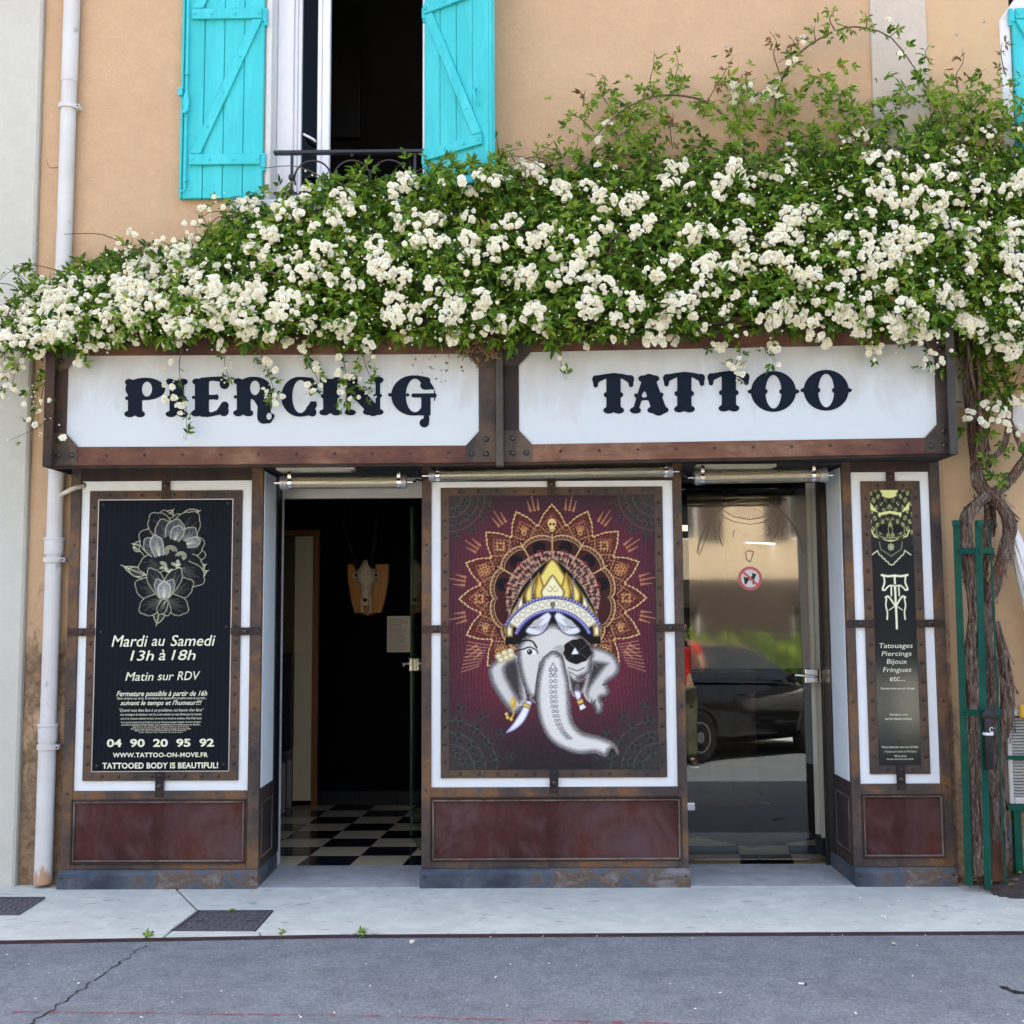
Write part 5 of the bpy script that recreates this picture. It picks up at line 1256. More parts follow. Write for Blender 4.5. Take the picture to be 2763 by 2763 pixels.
for hx0, hx1, wx0_, wx1_, zb0, zb1, zp0, zp1, zt0, zt1 in halves:
    sh = quad(MB(), wx0_-0.02, wx1_+0.02, zp0-0.02, zp1-0.02, zt0+0.02, zt1+0.02, SY+0.012, SY+0.03)
    pn = obj('white_panel', sh, M['sign_white'], sign); panels.append(pn)
    fx = lambda z0, z1, x: z_at(x, z0, wx0_, z1, wx1_)
    obj('bottom_rail', quad(MB(), hx0, hx1, fx(zb0,zb1,hx0), fx(zb0,zb1,hx1), fx(zp0,zp1,hx0), fx(zp0,zp1,hx1), SY, SY+0.05), M['rail'], sign, bevel=0.003)
    obj('bottom_lip', quad(MB(), hx0+0.002, hx1-0.002, fx(zb0,zb1,hx0)-0.012, fx(zb0,zb1,hx1)-0.012, fx(zb0,zb1,hx0)-0.0005, fx(zb0,zb1,hx1)-0.0005, SY+0.012, SY+0.05), M['frame_dark'], sign)
    obj('top_rail', quad(MB(), hx0, hx1, fx(zt0,zt1,hx0), fx(zt0,zt1,hx1), fx(zt0,zt1,hx0)+TOPZ, fx(zt0,zt1,hx1)+TOPZ, SY, SY+0.05), M['rail'], sign, bevel=0.003)
    for a0, a1 in ((hx0, wx0_), (wx1_, hx1)):
        obj('side_rail', quad(MB(), a0, a1, fx(zp0,zp1,a0)+0.0005, fx(zp0,zp1,a1)+0.0005, fx(zt0,zt1,a0)-0.0005, fx(zt0,zt1,a1)-0.0005, SY+0.001, SY+0.05), M['frame'] if a0 != hx0 or hx0 > 0 else M['frame_dark'], sign, bevel=0.003)
    # gusset plates with cut corners and their bolts
    for (gx, sx_) in ((wx0_, 1), (wx1_, -1)):
        ex = hx0 if sx_ > 0 else hx1
        for zc, zo, sz_ in ((fx(zp0,zp1,gx), fx(zb0,zb1,gx), 1), (fx(zt0,zt1,gx), fx(zt0,zt1,gx)+TOPZ, -1)):
            pts = [(ex, zo+0.004*sz_), (gx+sx_*ch*0.80, zo+0.004*sz_), (gx+sx_*ch*0.80, zc), (gx, zc+sz_*ch*0.88), (ex, zc+sz_*ch*0.88)]
            if sx_*sz_ < 0: pts = pts[::-1]
            obj('gusset_plate', MB().prism(pts, SY-0.0045, SY-0.0008), M['gusset'], sign, bevel=0.001)
            wd = abs(gx-ex)
            bl_ = [(gx-sx_*wd*0.42, SY-0.0045, zc+sz_*0.032), (gx-sx_*wd*0.42, SY-0.0045, zc-sz_*0.045), (gx+sx_*0.038, SY-0.0045, zc-sz_*0.045)]
            copies('bolt', BOLT, bl_, sign)
    n = 10
    copies('bolt', BOLTS, [(x, SY, fx(zb0,zb1,x)+0.055) for x in np.linspace(wx0_+0.22, wx1_-0.16, n)], sign)
# end fins and the middle fin
zfin0, zfin1 = min(bl.z, bm_.z)-0.012, ptl.z+0.10
obj('end_fin', MB().box(xfl0, xfl0+0.012, SY-0.062, SY+0.34, zfin0, zfin1).box(xfl0, xfl0+0.05, SY-0.0625, SY-0.05, zfin0-0.0, zfin1), M['frame_dark'], sign, bevel=0.002)
obj('end_fin', MB().box(xfr1-0.012, xfr1, SY-0.062, SY+0.34, br.z-0.012, ptr.z+0.11).box(xfr0, xfr1, SY-0.0625, SY-0.05, br.z-0.011, ptr.z+0.109), M['fin'], sign, bevel=0.002)
obj('middle_fin', MB().box(xd0, xd1, SY-0.045, SY+0.02, bm_.z-0.022, ptm.z+0.02), M['fin'], sign, bevel=0.003)
obj('top_angle', MB().box(xfl0+0.013, xfr1-0.013, SY-0.03, SY+0.004, ptr.z+TOPZ-0.001, ptr.z+TOPZ+0.045), M['frame'], sign, bevel=0.003)
# box behind and soffit
obj('casing', MB().box(xfl0+0.014, xfr1-0.014, SY+0.055, 0.079, 2.275, ptr.z+TOPZ-0.003), M['soffit'], sign)
obj('soffit', MB().box(xfl0+0.016, xfr1-0.016, SY+0.054, 0.0, 2.255, 2.272), M['soffit'], sign)
obj('soffit', MB().box(Lx1+0.004, Rx0-0.004, 0.002, 0.50, 2.245, 2.262), M['soffit'], sign)
for k0, xa, xb, yy in (('M1',310,985,112),('R1',320,1010,78)):
    a, b = P(k0,xa,yy,-0.02), P(k0,xb,yy,-0.02)
    obj('soffit_strip', MB().box(a.x, b.x, -0.03, 0.05, 2.2445-0.016, 2.2440).box(a.x+0.02, b.x-0.02, -0.022, 0.042, 2.2200, 2.2279), M['slot'], sign)
# letters
for key in ('P','I','E','R','C','I2','N','G','T1','A','T2','T3','O1','O2'):
    crop, f, (gx0, gy0, gx1, gy1) = G[key]
    loops = contour(f, gx0, gx1, gy0, gy1, 5 if crop != 'P3' else 3.5)
    cu = bpy.data.curves.new('letter', 'CURVE'); cu.dimensions = '2D'; cu.fill_mode = 'BOTH'; cu.extrude = 0.0022
    org = P(crop, (gx0+gx1)/2, gy1-20, SY)
    for lp in loops:
        sp = cu.splines.new('POLY'); sp.points.add(len(lp)-1); sp.use_cyclic_u = True
        for p_, (x, y) in zip(sp.points, lp):
            w_ = P(crop, x, y, SY); p_.co = (w_.x-org.x, w_.z-org.z, 0, 1)
    o = bpy.data.objects.new('letter', cu); me = bpy.data.meshes.new_from_object(o); bpy.data.objects.remove(o); bpy.data.curves.remove(cu)
    me.transform(Matrix.Rotation(radians(90), 4, 'X')); me.materials.clear(); me.materials.append(M['letter'])
    pn = panels[0] if crop != 'P3' else panels[1]
    lo = link('letter', me, pn, Vector((org.x, SY+0.0095, org.z))-ORG['fascia_sign'])
    lo['label'] = 'navy letter ' + key[0]

# ================================================================== LAMP TUBES UNDER THE FASCIA
def lamp(label, k, x0, y0, x1, y1, c0_, c1_, rad, Y):
    a, b = P(k,x0,y0,Y), P(k,x1,y1,Y); L = (b-a).length; d = (b-a).normalized()
    t = thing('tube_lamp', label, 'lamp', tuple((a+b)/2), group='clear tube lamps under the fascia')
    e = rad*0.9
    obj('glass_tube', MB().tube([a+d*e*1.2, b-d*e*1.2], rad, 20), M['tubeglass'], t, smooth=40)
    obj('fluorescent_tube', MB().tube([a+d*e*1.3, b-d*e*1.3], rad*0.36, 12), M['tubelamp'], t, smooth=40)
    obj('reflector', MB().box(a.x+e*1.4, b.x-e*1.4, Y-rad*0.55, Y+rad*0.55, min(a.z,b.z)+rad*0.50, min(a.z,b.z)+rad*0.54), M['tubelamp'], t)
    for p_, s_ in ((a,1),(b,-1)):
        obj('end_cap', MB().tube([p_, p_+d*s_*e*1.25], rad*1.06, 20).tube([p_+d*s_*e*0.35, p_+d*s_*e*0.6], rad*1.2, 20), M['alu'], t, smooth=40, bevel=0.001)
        obj('cable_gland', MB().tube([p_-d*s_*0.035, p_-d*s_*0.0005], 0.008, 10), M['chrome'], t, smooth=40)
    for cx in (c0_, c1_):
        p_ = P(k,cx,(y0+(y1-y0)*(cx-x0)/(x1-x0)),Y)
        cl = obj('clamp', MB().tube([p_-d*0.010, p_+d*0.010], rad*1.08, 20).box(p_.x-0.009, p_.x+0.009, Y-rad*1.12, Y+rad*0.2, p_.z+rad*0.7, p_.z+rad*1.75), M['chrome'], t, smooth=40)
        obj('clamp_screw', MB().dome((p_.x, Y-rad*1.12-0.0005, p_.z+rad*1.4), 0.005, 0.004), M['black'], cl)
    return t
lamp('clear tube lamp above the open left doorway', 'M1', 345, 235, 1440, 228, 432, 1376, 0.034, -0.02)
lamp('long clear tube lamp above the elephant poster', 'N1', 70, 138, 1765, 108, 132, 1716, 0.029, -0.05)
lamp('clear tube lamp above the glass door with the frosted film', 'R1', 300, 190, 1450, 168, 366, 1326, 0.036, -0.02)
cab = thing('lamp_cable', 'black cable looping between the middle and left tube lamps', 'cable', tuple(P('M1',1560,150,-0.02)))
obj('loop', MB().tube(spline([P('M1',1440,232,-0.02),P('M1',1500,228,-0.02),P('M1',1530,205,-0.01),P('M1',1570,215,0.0),P('M1',1580,180,-0.04),P('M1',1550,165,-0.03),P('M1',1535,120,-0.02),P('M1',1560,90,-0.02)],24), 0.006, 8), M['black'], cab, smooth=60)
cab = thing('lamp_cable', 'black cable looping between the middle and right tube lamps', 'cable', tuple(P('R1',215,150,-0.02)))
obj('loop', MB().tube(spline([P('R1',140,140,-0.05),P('R1',175,135,-0.04),P('R1',205,165,-0.02),P('R1',235,185,-0.02),P('R1',262,195,-0.02),P('R1',290,192,-0.02)],20), 0.007, 8), M['black'], cab, smooth=60)

# ================================================================== DOORS
gd = thing('glass_door', 'closed glass door with bronze frosted film and a no-dogs sticker', 'door', (P('S',1838,2300,0.49).x, 0.475, GZ), rotz=0)
ORG[gd.name] = Vector((0,0,0))
gx0 = 0.0; gw = P('S',2255,1800,0.475).x-P('S',1838,1800,0.475).x
gz0 = 0.035; gz1 = 2.19
gd.rotation_euler = (radians(-1.5), 0, radians(0.0))
obj('pane', MB().box(0.0, gw, 0.0, 0.010, gz0, gz1), M['door_glass'], gd, local=True)
def loc_d(k, x, y, dy=-0.001):
    p = P(k,x,y,0.475)-Vector((P('S',1838,2300,0.49).x,0.475,GZ)); return p
f0, f1 = loc_d('R1',250,338), loc_d('R2',1235,158)
ff = obj('frosted_film', MB().box(max(f0.x,0.012), f1.x, -0.0025, -0.0008, f1.z, f0.z), M['film'], gd, local=True)
# faint drawing on the film: a dome with ribs and a band
def fl(pts, w):
    q = [loc_d('R1',x,y) for x,y in pts]; m = MB()
    for a, b in zip(q, q[1:]):
        e = Vector((b.x-a.x,0,b.z-a.z)); 
        if e.length < 1e-6: continue
        n = Vector((-e.z,0,e.x)).normalized()*w*0.5; m.add([(a.x-n.x,-0.0036,a.z-n.z),(b.x-n.x,-0.0036,b.z-n.z),(b.x+n.x,-0.0036,b.z+n.z),(a.x+n.x,-0.0036,a.z+n.z)], [(0,1,2,3)])
    return m
dm = MB()
arc_ = [(800+465*sin(t), 905-535*cos(t)) for t in np.linspace(-1.45,1.45,40)]
for pts, w in ((arc_,0.008),([(560,460),(650,520),(800,545),(900,530),(990,465)],0.004),([(530,490),(640,560),(800,590),(920,570),(1030,490)],0.004),([(545,560),(520,680),(560,780)],0.006),([(480,620),(510,730)],0.005),
               ([(1030,560),(1045,640),(1010,710)],0.006),([(960,600),(975,650),(950,690)],0.006),([(1100,600),(1080,690)],0.005),([(660,640),(650,700)],0.004),([(350,860),(420,700),(440,610)],0.004),([(760,830),(790,820),(830,830),(810,890),(800,920),(770,900),(760,830)],0.005)):
    m_ = fl(pts, w); dm.add(m_.v, m_.f)
for t in np.linspace(-0.9,0.9,13):
    m_ = fl([(770+40*sin(t),400+20*cos(t)),(770+200*sin(t),410+150*cos(t))],0.0015); dm.add(m_.v, m_.f)
obj('film_drawing', dm, M['film_line'], ff, local=True)
# sticker
sc_ = loc_d('R1',798,1062); sr = 104*0.3106/CAM_F*6.62
st_ = obj('sticker', MB().lathe([(sr,-0.0006),(sr,0.0)], (sc_.x,-0.0030,sc_.z), 'Y', 40), M['sticker_white'], gd, local=True); st_['label'] = 'round no-dogs sticker'
rg = MB(); n = 40
vv = [(sc_.x+sr*q*cos(2*pi*k/n), -0.0040, sc_.z+sr*q*sin(2*pi*k/n)) for q in (0.995,0.76) for k in range(n)]
rg.add(vv, [(k,(k+1)%n,n+(k+1)%n,n+k) for k in range(n)])
d_ = Vector((cos(radians(-43)),0,sin(radians(-43)))); nn = Vector((-d_.z,0,d_.x))*sr*0.105
rg.add([tuple(Vector((sc_.x,-0.0046,sc_.z))+d_*sr*0.78*s1+nn*s2) for s1, s2 in ((-1,-1),(1,-1),(1,1),(-1,1))], [(0,1,2,3)])
obj('red_ring', rg, M['sticker_red'], st_, local=True)
dogp = [(738,1050),(748,1046),(756,1054),(800,1052),(815,1040),(815,1015),(822,1012),(828,1020),(852,1022),(852,1034),(836,1040),(832,1056),(832,1075),(828,1082),(828,1115),(818,1115),(816,1084),(790,1074),(770,1080),(760,1095),(760,1116),(750,1116),(754,1085),(752,1066),(742,1060)]
dq = [loc_d('R1',x,y) for x,y in dogp]
bmx = bmesh.new(); fc = bmx.faces.new([bmx.verts.new((q.x,-0.0043,q.z)) for q in dq]); bmesh.ops.triangulate(bmx, faces=[fc]); me = bpy.data.meshes.new('dog_pictogram'); bmx.to_mesh(me); bmx.free(); me.materials.append(M['black']); link('dog_pictogram', me, st_)
# hinges at the left, lock with lever at the right
for k, x0_, y0_, x1_, y1_ in (('R1',195,592,256,652),('R2',228,1238,284,1300)):
    a, b = loc_d(k,x0_,y0_), loc_d(k,x1_,y1_); obj('hinge', MB().box(-0.012, max(b.x,0.03), -0.010, 0.022, b.z, a.z), M['chrome'], gd, local=True, bevel=0.003, segs=2)
a, b = loc_d('R2',1170,168), loc_d('R2',1392,276)
lk = obj('lock_case', MB().box(a.x, min(b.x,gw+0.01), -0.016, 0.026, b.z, a.z), M['chrome'], gd, local=True, bevel=0.003, segs=2)
h0, h1 = loc_d('R2',1265,225), loc_d('R2',1075,212)
obj('lever', MB().tube(spline([Vector((h0.x,-0.016,h0.z)),Vector((h0.x-0.005,-0.05,h0.z)),Vector((h0.x-0.03,-0.058,h0.z+0.002)),Vector((h1.x,-0.058,h1.z))],12), 0.008, 10), M['chrome'], lk, local=True, smooth=50)
cy = loc_d('R2',1320,222); obj('cylinder', MB().lathe([(0.011,-0.006),(0.011,0.0)], (cy.x,-0.0162,cy.z), 'Y', 16), M['alu'], lk, local=True, smooth=50)
# door frame: dark jamb at the right, white edge strip at the left doorway
df = thing('door_frame', 'dark door jamb right of the closed glass door', 'door frame', (Rx0-0.03,0.47,GZ))
ja = P('R2',1400,900,0.47).x
obj('jamb', MB().box(gw+P('S',1838,2300,0.49).x+0.008, Rx0-0.013, 0.455, 0.52, GZ+0.006, 2.24), M['black'], df, bevel=0.003)
obj('gasket', MB().box(Rx0-0.030, Rx0-0.020, 0.448, 0.4545, GZ+0.006, 2.24), M['black'], df)
obj('head', MB().box(P('S',1838,2300,0.49).x-0.03, gw+P('S',1838,2300,0.49).x+0.007, 0.455, 0.52, 2.20, 2.244), M['black'], df)
df = thing('door_frame', 'thin white door jamb beside the left bay at the open doorway', 'door frame', (Lx1+0.05,0.47,GZ))
ja, jb = P('M1',336,1200,0.47).x, P('M1',359,1200,0.47).x
obj('jamb', MB().box(ja-0.02, jb-0.012, 0.452, 0.56, GZ+0.006, 2.24), M['sill_white'], df, bevel=0.003)
obj('seal', MB().box(ja-0.034, ja-0.021, 0.448, 0.56, GZ+0.006, 2.24), M['black'], df)

# the left door, swung in against the partition
hinge_x = Cx0-0.03
od = thing('glass_door', 'open frameless glass door swung inside the left doorway', 'door', (hinge_x+0.03, 0.50, GZ)); ORG[od.name] = Vector((0,0,0))
od.rotation_euler = (0,0,radians(103.2))
obj('pane', MB().box(0.0, 0.82, -0.005, 0.005, 0.02, 2.17), M['open_glass'], od, local=True)
obj('pane_edge', MB().box(0.8205, 0.8235, -0.005, 0.005, 0.02, 2.17), M['glass_edge'], od, local=True)
lk = obj('lock_case', MB().box(0.70, 0.815, -0.028, -0.0055, 1.085, 1.165).box(0.70, 0.815, 0.0055, 0.028, 1.085, 1.165), M['chrome'], od, local=True, bevel=0.003)
obj('lever', MB().tube(spline([Vector((0.76,0.028,1.13)),Vector((0.758,0.06,1.13)),Vector((0.73,0.07,1.13)),Vector((0.64,0.07,1.125))],10), 0.008, 8).tube(spline([Vector((0.76,-0.028,1.13)),Vector((0.758,-0.06,1.13)),Vector((0.73,-0.07,1.13)),Vector((0.64,-0.07,1.125))],10), 0.008, 8), M['chrome'], lk, local=True, smooth=50)
for z in (0.25, 1.95): obj('hinge', MB().box(-0.02, 0.06, -0.02, 0.02, z, z+0.07), M['chrome'], od, local=True, bevel=0.003)

# ================================================================== ON THE NAVY WALL
ty = BY-0.03
tro = thing('trophy_mount', 'antelope skull with long ringed horns on a honey oak shield', 'hunting trophy', tuple(P('M1',1105,1380,ty)))
sp_ = [P('M1',x,y,ty) for x,y in ((928,942),(1286,938),(1284,1060),(1268,1180),(1245,1280),(1220,1364),(1165,1366),(1105,1390),(1045,1366),(986,1366),(958,1260),(935,1120),(926,1040))]
obj('shield', MB().prism([(q.x,q.z) for q in sp_][::-1], ty-0.004, BY-0.0015), M['shieldwood'], tro, bevel=0.006, segs=2)
# skull: stacked oval sections from crown to muzzle
sk = MB(); prof = [(905,1092,12,0.05),(935,1092,45,0.09),(975,1092,72,0.11),(1015,1095,92,0.12),(1055,1098,98,0.12),(1090,1098,78,0.115),(1130,1096,60,0.105),(1180,1094,50,0.09),(1230,1092,43,0.075),(1270,1091,36,0.06),(1300,1090,30,0.05)]
nseg = 14; base = 0
rings = []
for y, x, w, dp in prof:
    c_ = P('M1',x,y,ty); ww = w*0.3106/CAM_F*(CAM_D+BY)
    rings.append([(c_.x+ww*cos(a), ty-0.005-dp*max(0,sin(a))**0.8*(1 if sin(a) > 0 else 0), c_.z) for a in np.linspace(0,pi,nseg)])
sk.add([p for r_ in rings for p in r_], [(i*nseg+k,i*nseg+k+1,(i+1)*nseg+k+1,(i+1)*nseg+k) for i in range(len(rings)-1) for k in range(nseg-1)])
sko = obj('skull', sk, M['bone'], tro, smooth=70)
for s_ in (-1,1):
    c_ = P('M1',1098+s_*88,1040,ty); obj('eye_socket', MB().lathe([(0.004,-0.03),(0.022,-0.026),(0.024,-0.012),(0.018,0)], (c_.x,ty-0.05,c_.z), 'Y', 12), M['bone'], sko, smooth=60)
    obj('eye_hollow', MB().lathe([(0.013,-0.004),(0.013,0)], (c_.x,ty-0.0805,c_.z), 'Y', 12), M['dark_room'], sko)
    q = [P('M1',1090+s_*x,y,ty-0.05) for x,y in ((30,1200),(40,1280),(36,1352),(18,1357),(10,1300))]
    obj('muzzle_bone', MB().tube(q[:4], [0.012,0.011,0.009,0.007], 8), M['bone'], sko, smooth=60)
    hp = [P('M1',x,y,ty-0.04-dy) for x,y,dy in (((1035,985,0.02),(985,890,0.05),(940,760,0.07),(905,640,0.08),(895,540,0.07),(905,420,0.05)) if s_ < 0 else ((1130,970,0.02),(1140,880,0.05),(1160,760,0.07),(1172,640,0.08),(1178,540,0.07),(1165,420,0.05)))]
    hs = spline(hp, 60); obj('horn', MB().tube(hs, [0.030*(1-0.75*i/60)*(1+0.10*(i%3==0)) for i in range(61)], 10), M['horn'], tro, smooth=35)
nose = P('M1',1090,1250,ty); obj('nose_hollow', MB().lathe([(0.016,-0.004),(0.016,0)], (nose.x,ty-0.071,nose.z), 'Y', 12), M['dark_room'], sko)
a, b = P('M1',1270,1392,BY-0.006), P('M1',1482,1705,BY-0.006)
pn = thing('wall_notice', 'sheet of white printed paper on the navy wall below the trophy', 'paper', (a.x,BY-0.004,b.z))
obj('sheet', MB().box(a.x,b.x,BY-0.004,BY-0.0015,b.z,a.z), M['paper'], pn)
tl = MB()
for j in range(26):
    z = a.z-0.025-j*0.0095; w = (b.x-a.x)*random.uniform(0.45,0.82)
    tl.box(a.x+0.012, a.x+0.012+w, BY-0.0049, BY-0.0043, z-0.0022, z)
obj('printed_lines', tl, M['ink'], pn, kind='stuff')
# inside the right room: counter, shelves and a lit ceiling fitting seen dimly through the film
cn = thing('shop_counter', 'dim brown counter inside the right room behind the glass door', 'counter', (1.3,2.4,GZ))
obj('front', MB().box(0.55,1.72,2.3,2.34,GZ+0.015,0.95), M['frame_dark'], cn); obj('top', MB().box(0.5,1.74,2.26,2.8,0.951,0.99), M['frame_dark'], cn, bevel=0.004)
lp = thing('ceiling_light', 'lit white strip light on the ceiling of the right room', 'lamp', (1.5,2.2,2.1))
t_ = NT('lit diffuser'); em = t_.n('ShaderNodeEmission'); em.inputs[0].default_value = (1.0,0.95,0.86,1); em.inputs[1].default_value = 6.0; t_.l(em.outputs[0], t_.out.inputs[0])
a, b = P('R1',750,755,2.2), P('R1',1303,722,2.2)
zl = b.z
obj('diffuser', MB().add([(a.x,2.2,a.z),(b.x,2.2,b.z-0.05),(b.x,2.35,b.z+0.06),(a.x,2.35,a.z+0.004)], [(0,1,2,3)]), t_.m, lp)
obj('housing', MB().add([(a.x,2.2,a.z+0.003),(b.x,2.2,b.z-0.044),(b.x,2.35,b.z+0.066),(a.x,2.35,a.z+0.010),(a.x,2.2,a.z+0.05),(b.x,2.2,b.z+0.05),(b.x,2.35,b.z+0.12),(a.x,2.35,a.z+0.06)], [(0,1,2,3),(4,7,6,5),(0,4,5,1),(1,5,6,2),(2,6,7,3),(3,7,4,0)]), M['alu'], lp)
# ================================================================== UPSTAIRS: shutters, railing, drain pipe
def shutter(label, hx, hy, z0, w, hgt, s, rot, bat, rod=True, npl=4):
    """board shutter; s = +1 leaf runs to +x from its hinge. bat = heights of the battens above the foot"""
    t = thing('window_shutter', label, 'shutter', (hx, hy, z0), group='turquoise board shutters'); ORG[t.name] = Vector((0,0,0))
    t.rotation_euler = (0,0,rot)
    T = 0.030; pw = w/npl
    def bx(nm, u0, u1, y0, y1, za, zb, bv=0.003, m=None, parent=None):
        return obj(nm, MB().box(s*u0, s*u1, y0, y1, za, zb), m or M['turq'], parent or t, bevel=bv, local=True)
    for i in range(npl):
        bx('board', i*pw+0.0012, (i+1)*pw-0.0012, -T+(0.001*((i*7)%3)), 0, 0.0, hgt, 0.004)
    bx('edge_strip', w+0.001, w+0.016, -T-0.006, 0.004, 0.0, hgt, 0.004)
    bt = 0.062
    for k, zb in enumerate(bat):
        b_ = bx('batten', 0.012, w-0.042, -T-0.020, -T-0.0005, zb, zb+bt, 0.003)
        for u in (0.028, w*0.36, w*0.65, w-0.06):
            obj('bolt_head', MB().box(s*u-0.009, s*u+0.009, -T-0.025, -T-0.0205, zb+bt/2-0.008, zb+bt/2+0.008), M['turq_iron'], b_, bevel=0.002, local=True)
    for za, zb in zip(bat, bat[1:]):
        # diagonal brace: top at the hinge side, foot at the free side
        u0, z0_, u1, z1_ = w-0.075, za+bt+0.004, 0.040, zb-0.004; hw = 0.030
        br = obj('brace', MB().prism([(s*(u0-hw),z0_),(s*(u0+hw),z0_),(s*(u1+hw),z1_),(s*(u1-hw),z1_)] if s > 0 else [(s*(u0+hw),z0_),(s*(u0-hw),z0_),(s*(u1-hw),z1_),(s*(u1+hw),z1_)], -T-0.018, -T-0.0005), M['turq'], t, bevel=0.003, local=True)
        for q in (0.2,0.45,0.72):
            obj('bolt_head', MB().dome((s*(u0+(u1-u0)*q), -T-0.018, z0_+(z1_-z0_)*q), 0.008, 0.005), M['turq_iron'], br, local=True)
    for zh in (bat[0]-0.03, bat[1]-0.03 if len(bat) > 1 else 0.8):
        obj('hinge_knuckle', MB().tube([Vector((-s*0.004,-0.018,zh)),Vector((-s*0.004,-0.018,zh+0.10))], 0.013, 12).box(-s*0.012, s*0.03, -0.035, -0.030, zh+0.02, zh+0.08), M['turq_iron'], t, smooth=50, local=True)
    if rod:
        u = w-0.022
        r_ = obj('espagnolette_rod', MB().tube([Vector((s*u,-T-0.018,0.06)),Vector((s*u,-T-0.018,hgt-0.05))], 0.0075, 10), M['turq_iron'], t, smooth=50, local=True)
        obj('hook', MB().tube(spline([Vector((s*u,-T-0.018,0.06)),Vector((s*u,-T-0.03,0.035)),Vector((s*(u+0.012),-T-0.03,0.03)),Vector((s*(u+0.022),-T-0.02,0.038))],10), 0.006, 8), M['turq_iron'], r_, smooth=50, local=True)
        for zz in (0.09, 0.72): obj('rod_guide', MB().tube([Vector((s*u,-T-0.018,zz)),Vector((s*u,-T-0.018,zz+0.02))], 0.013, 10), M['turq_iron'], r_, smooth=50, local=True)
        obj('handle_plate', MB().prism([(s*u-0.012,0.50),(s*u+0.012,0.50),(s*u+0.018,0.56),(s*u+0.010,0.61),(s*u-0.010,0.61),(s*u-0.018,0.56)], -T-0.030, -T-0.026), M['turq_iron'], r_, bevel=0.002, local=True)
        obj('handle_knob', MB().lathe([(0.004,-0.03),(0.012,-0.026),(0.014,-0.016),(0.008,-0.006),(0.008,0)], (s*u,-T-0.030,0.49), 'Y', 12), M['turq_iron'], r_, smooth=50, local=True)
        obj('keeper', MB().box(s*(w+0.004), s*(w+0.026), -T-0.022, -T+0.002, 0.60, 0.645), M['turq_iron'], r_, local=True)
    else:
        obj('handle', MB().tube(spline([Vector((s*(w-0.09),-T-0.002,0.52)),Vector((s*(w-0.085),-T-0.03,0.50)),Vector((s*(w-0.075),-T-0.03,0.45)),Vector((s*(w-0.07),-T-0.002,0.42))],10), 0.006, 8), M['turq_iron'], t, smooth=50, local=True)
    return t
ls0 = P('A',1325,1468,0.02); ls1 = P('B',590,1025,0.02)
lw = ls1.x-ls0.x-0.016
zfoot = (ls0.z+ls1.z)/2
bat = [P('A',1500,1215,0.0).z-zfoot, P('A',1500,126,0.0).z-zfoot]; bat.append(bat[1]*2-bat[0])
shutter('turquoise board shutter folded flat against the wall left of the window', ls1.x, WY-0.012, zfoot, lw, 1.98, -1, 0, bat)
hxr = P('B',1453,500,0.03)
shutter('turquoise board shutter standing half open right of the dark window', hxr.x, 0.045, zfoot, lw, 1.98, 1, radians(-34), bat, rod=False)
p3 = P('C',1892,60,0.02)
shutter('turquoise board shutter cut off by the right picture edge', p3.x+0.005, WY-0.012, P('C',1915,640,0.02).z-0.05, 0.47, (p3.z-P('C',1915,640,0.02).z)+0.05, 1, 0, [0.2,1.0], rod=False)
st = thing('shutter_stay', 'turquoise iron shutter stay under the left shutter', 'shutter stay', tuple(P('B',505,1080,0.02)))
a = P('B',505,1045,0.02)
obj('stay_arm', MB().box(a.x-0.012, a.x+0.012, 0.004, 0.03, a.z-0.10, a.z+0.03).tube([Vector((a.x,-0.005,a.z-0.02)),Vector((a.x,0.035,a.z-0.02))], 0.010, 10), M['turq_iron'], st, bevel=0.003)

rl = thing('window_railing', 'black wrought iron guard with scrolls across the upstairs window', 'railing', tuple(P('B',700,1010,0.04)))
RY = 0.045
a, b = P('B',655,802,RY), P('B',1450,786,RY)
zr = (a.z+b.z)/2
obj('handrail', MB().box(a.x, wx1+0.02, RY-0.018, RY+0.018, zr-0.010, zr+0.010), M['iron'], rl, bevel=0.003)
a2 = P('B',690,1008,RY)
obj('bottom_bar', MB().box(a.x, wx1+0.02, RY-0.008, RY+0.008, a2.z-0.007, a2.z+0.007), M['iron'], rl, bevel=0.002)
for x in (748, 1390):
    p = P('B',x,900,RY); obj('upright', MB().box(p.x-0.007, p.x+0.007, RY-0.007, RY+0.007, a2.z+0.008, zr-0.011), M['iron'], rl)
    obj('collar', MB().lathe([(0.008,-0.02),(0.017,-0.012),(0.019,0),(0.017,0.012),(0.008,0.02)], (p.x,RY,P('B',748,925,RY).z), 'Z', 12), M['iron'], rl, smooth=60)
uz = (zr-a2.z)
for cx in (858, 1062, 1255):
    c_ = P('B',cx,925,RY); r_ = 0.108*0.5*1.0
    R_ = min((zr-a2.z)*0.46, 0.105)
    arcp = [Vector((c_.x+R_*cos(t), RY, a2.z+0.085+R_*sin(t))) for t in np.linspace(-0.35,pi+0.35,24)]
    obj('scroll', MB().tube(arcp, 0.0055, 6), M['iron'], rl, smooth=50)
    spi = [Vector((c_.x+(0.012+0.045*u)*cos(2.2+u*8.5), RY, a2.z+0.060+(0.012+0.045*u)*sin(2.2+u*8.5))) for u in np.linspace(0,1,28)]
    obj('scroll', MB().tube(spi, 0.0045, 6), M['iron'], rl, smooth=50)
p = P('B',1062,808,RY); obj('knob', MB().lathe([(0.004,-0.012),(0.012,-0.006),(0.012,0.006),(0.004,0.012)], (p.x,RY,p.z), 'Z', 10), M['iron'], rl, smooth=60)

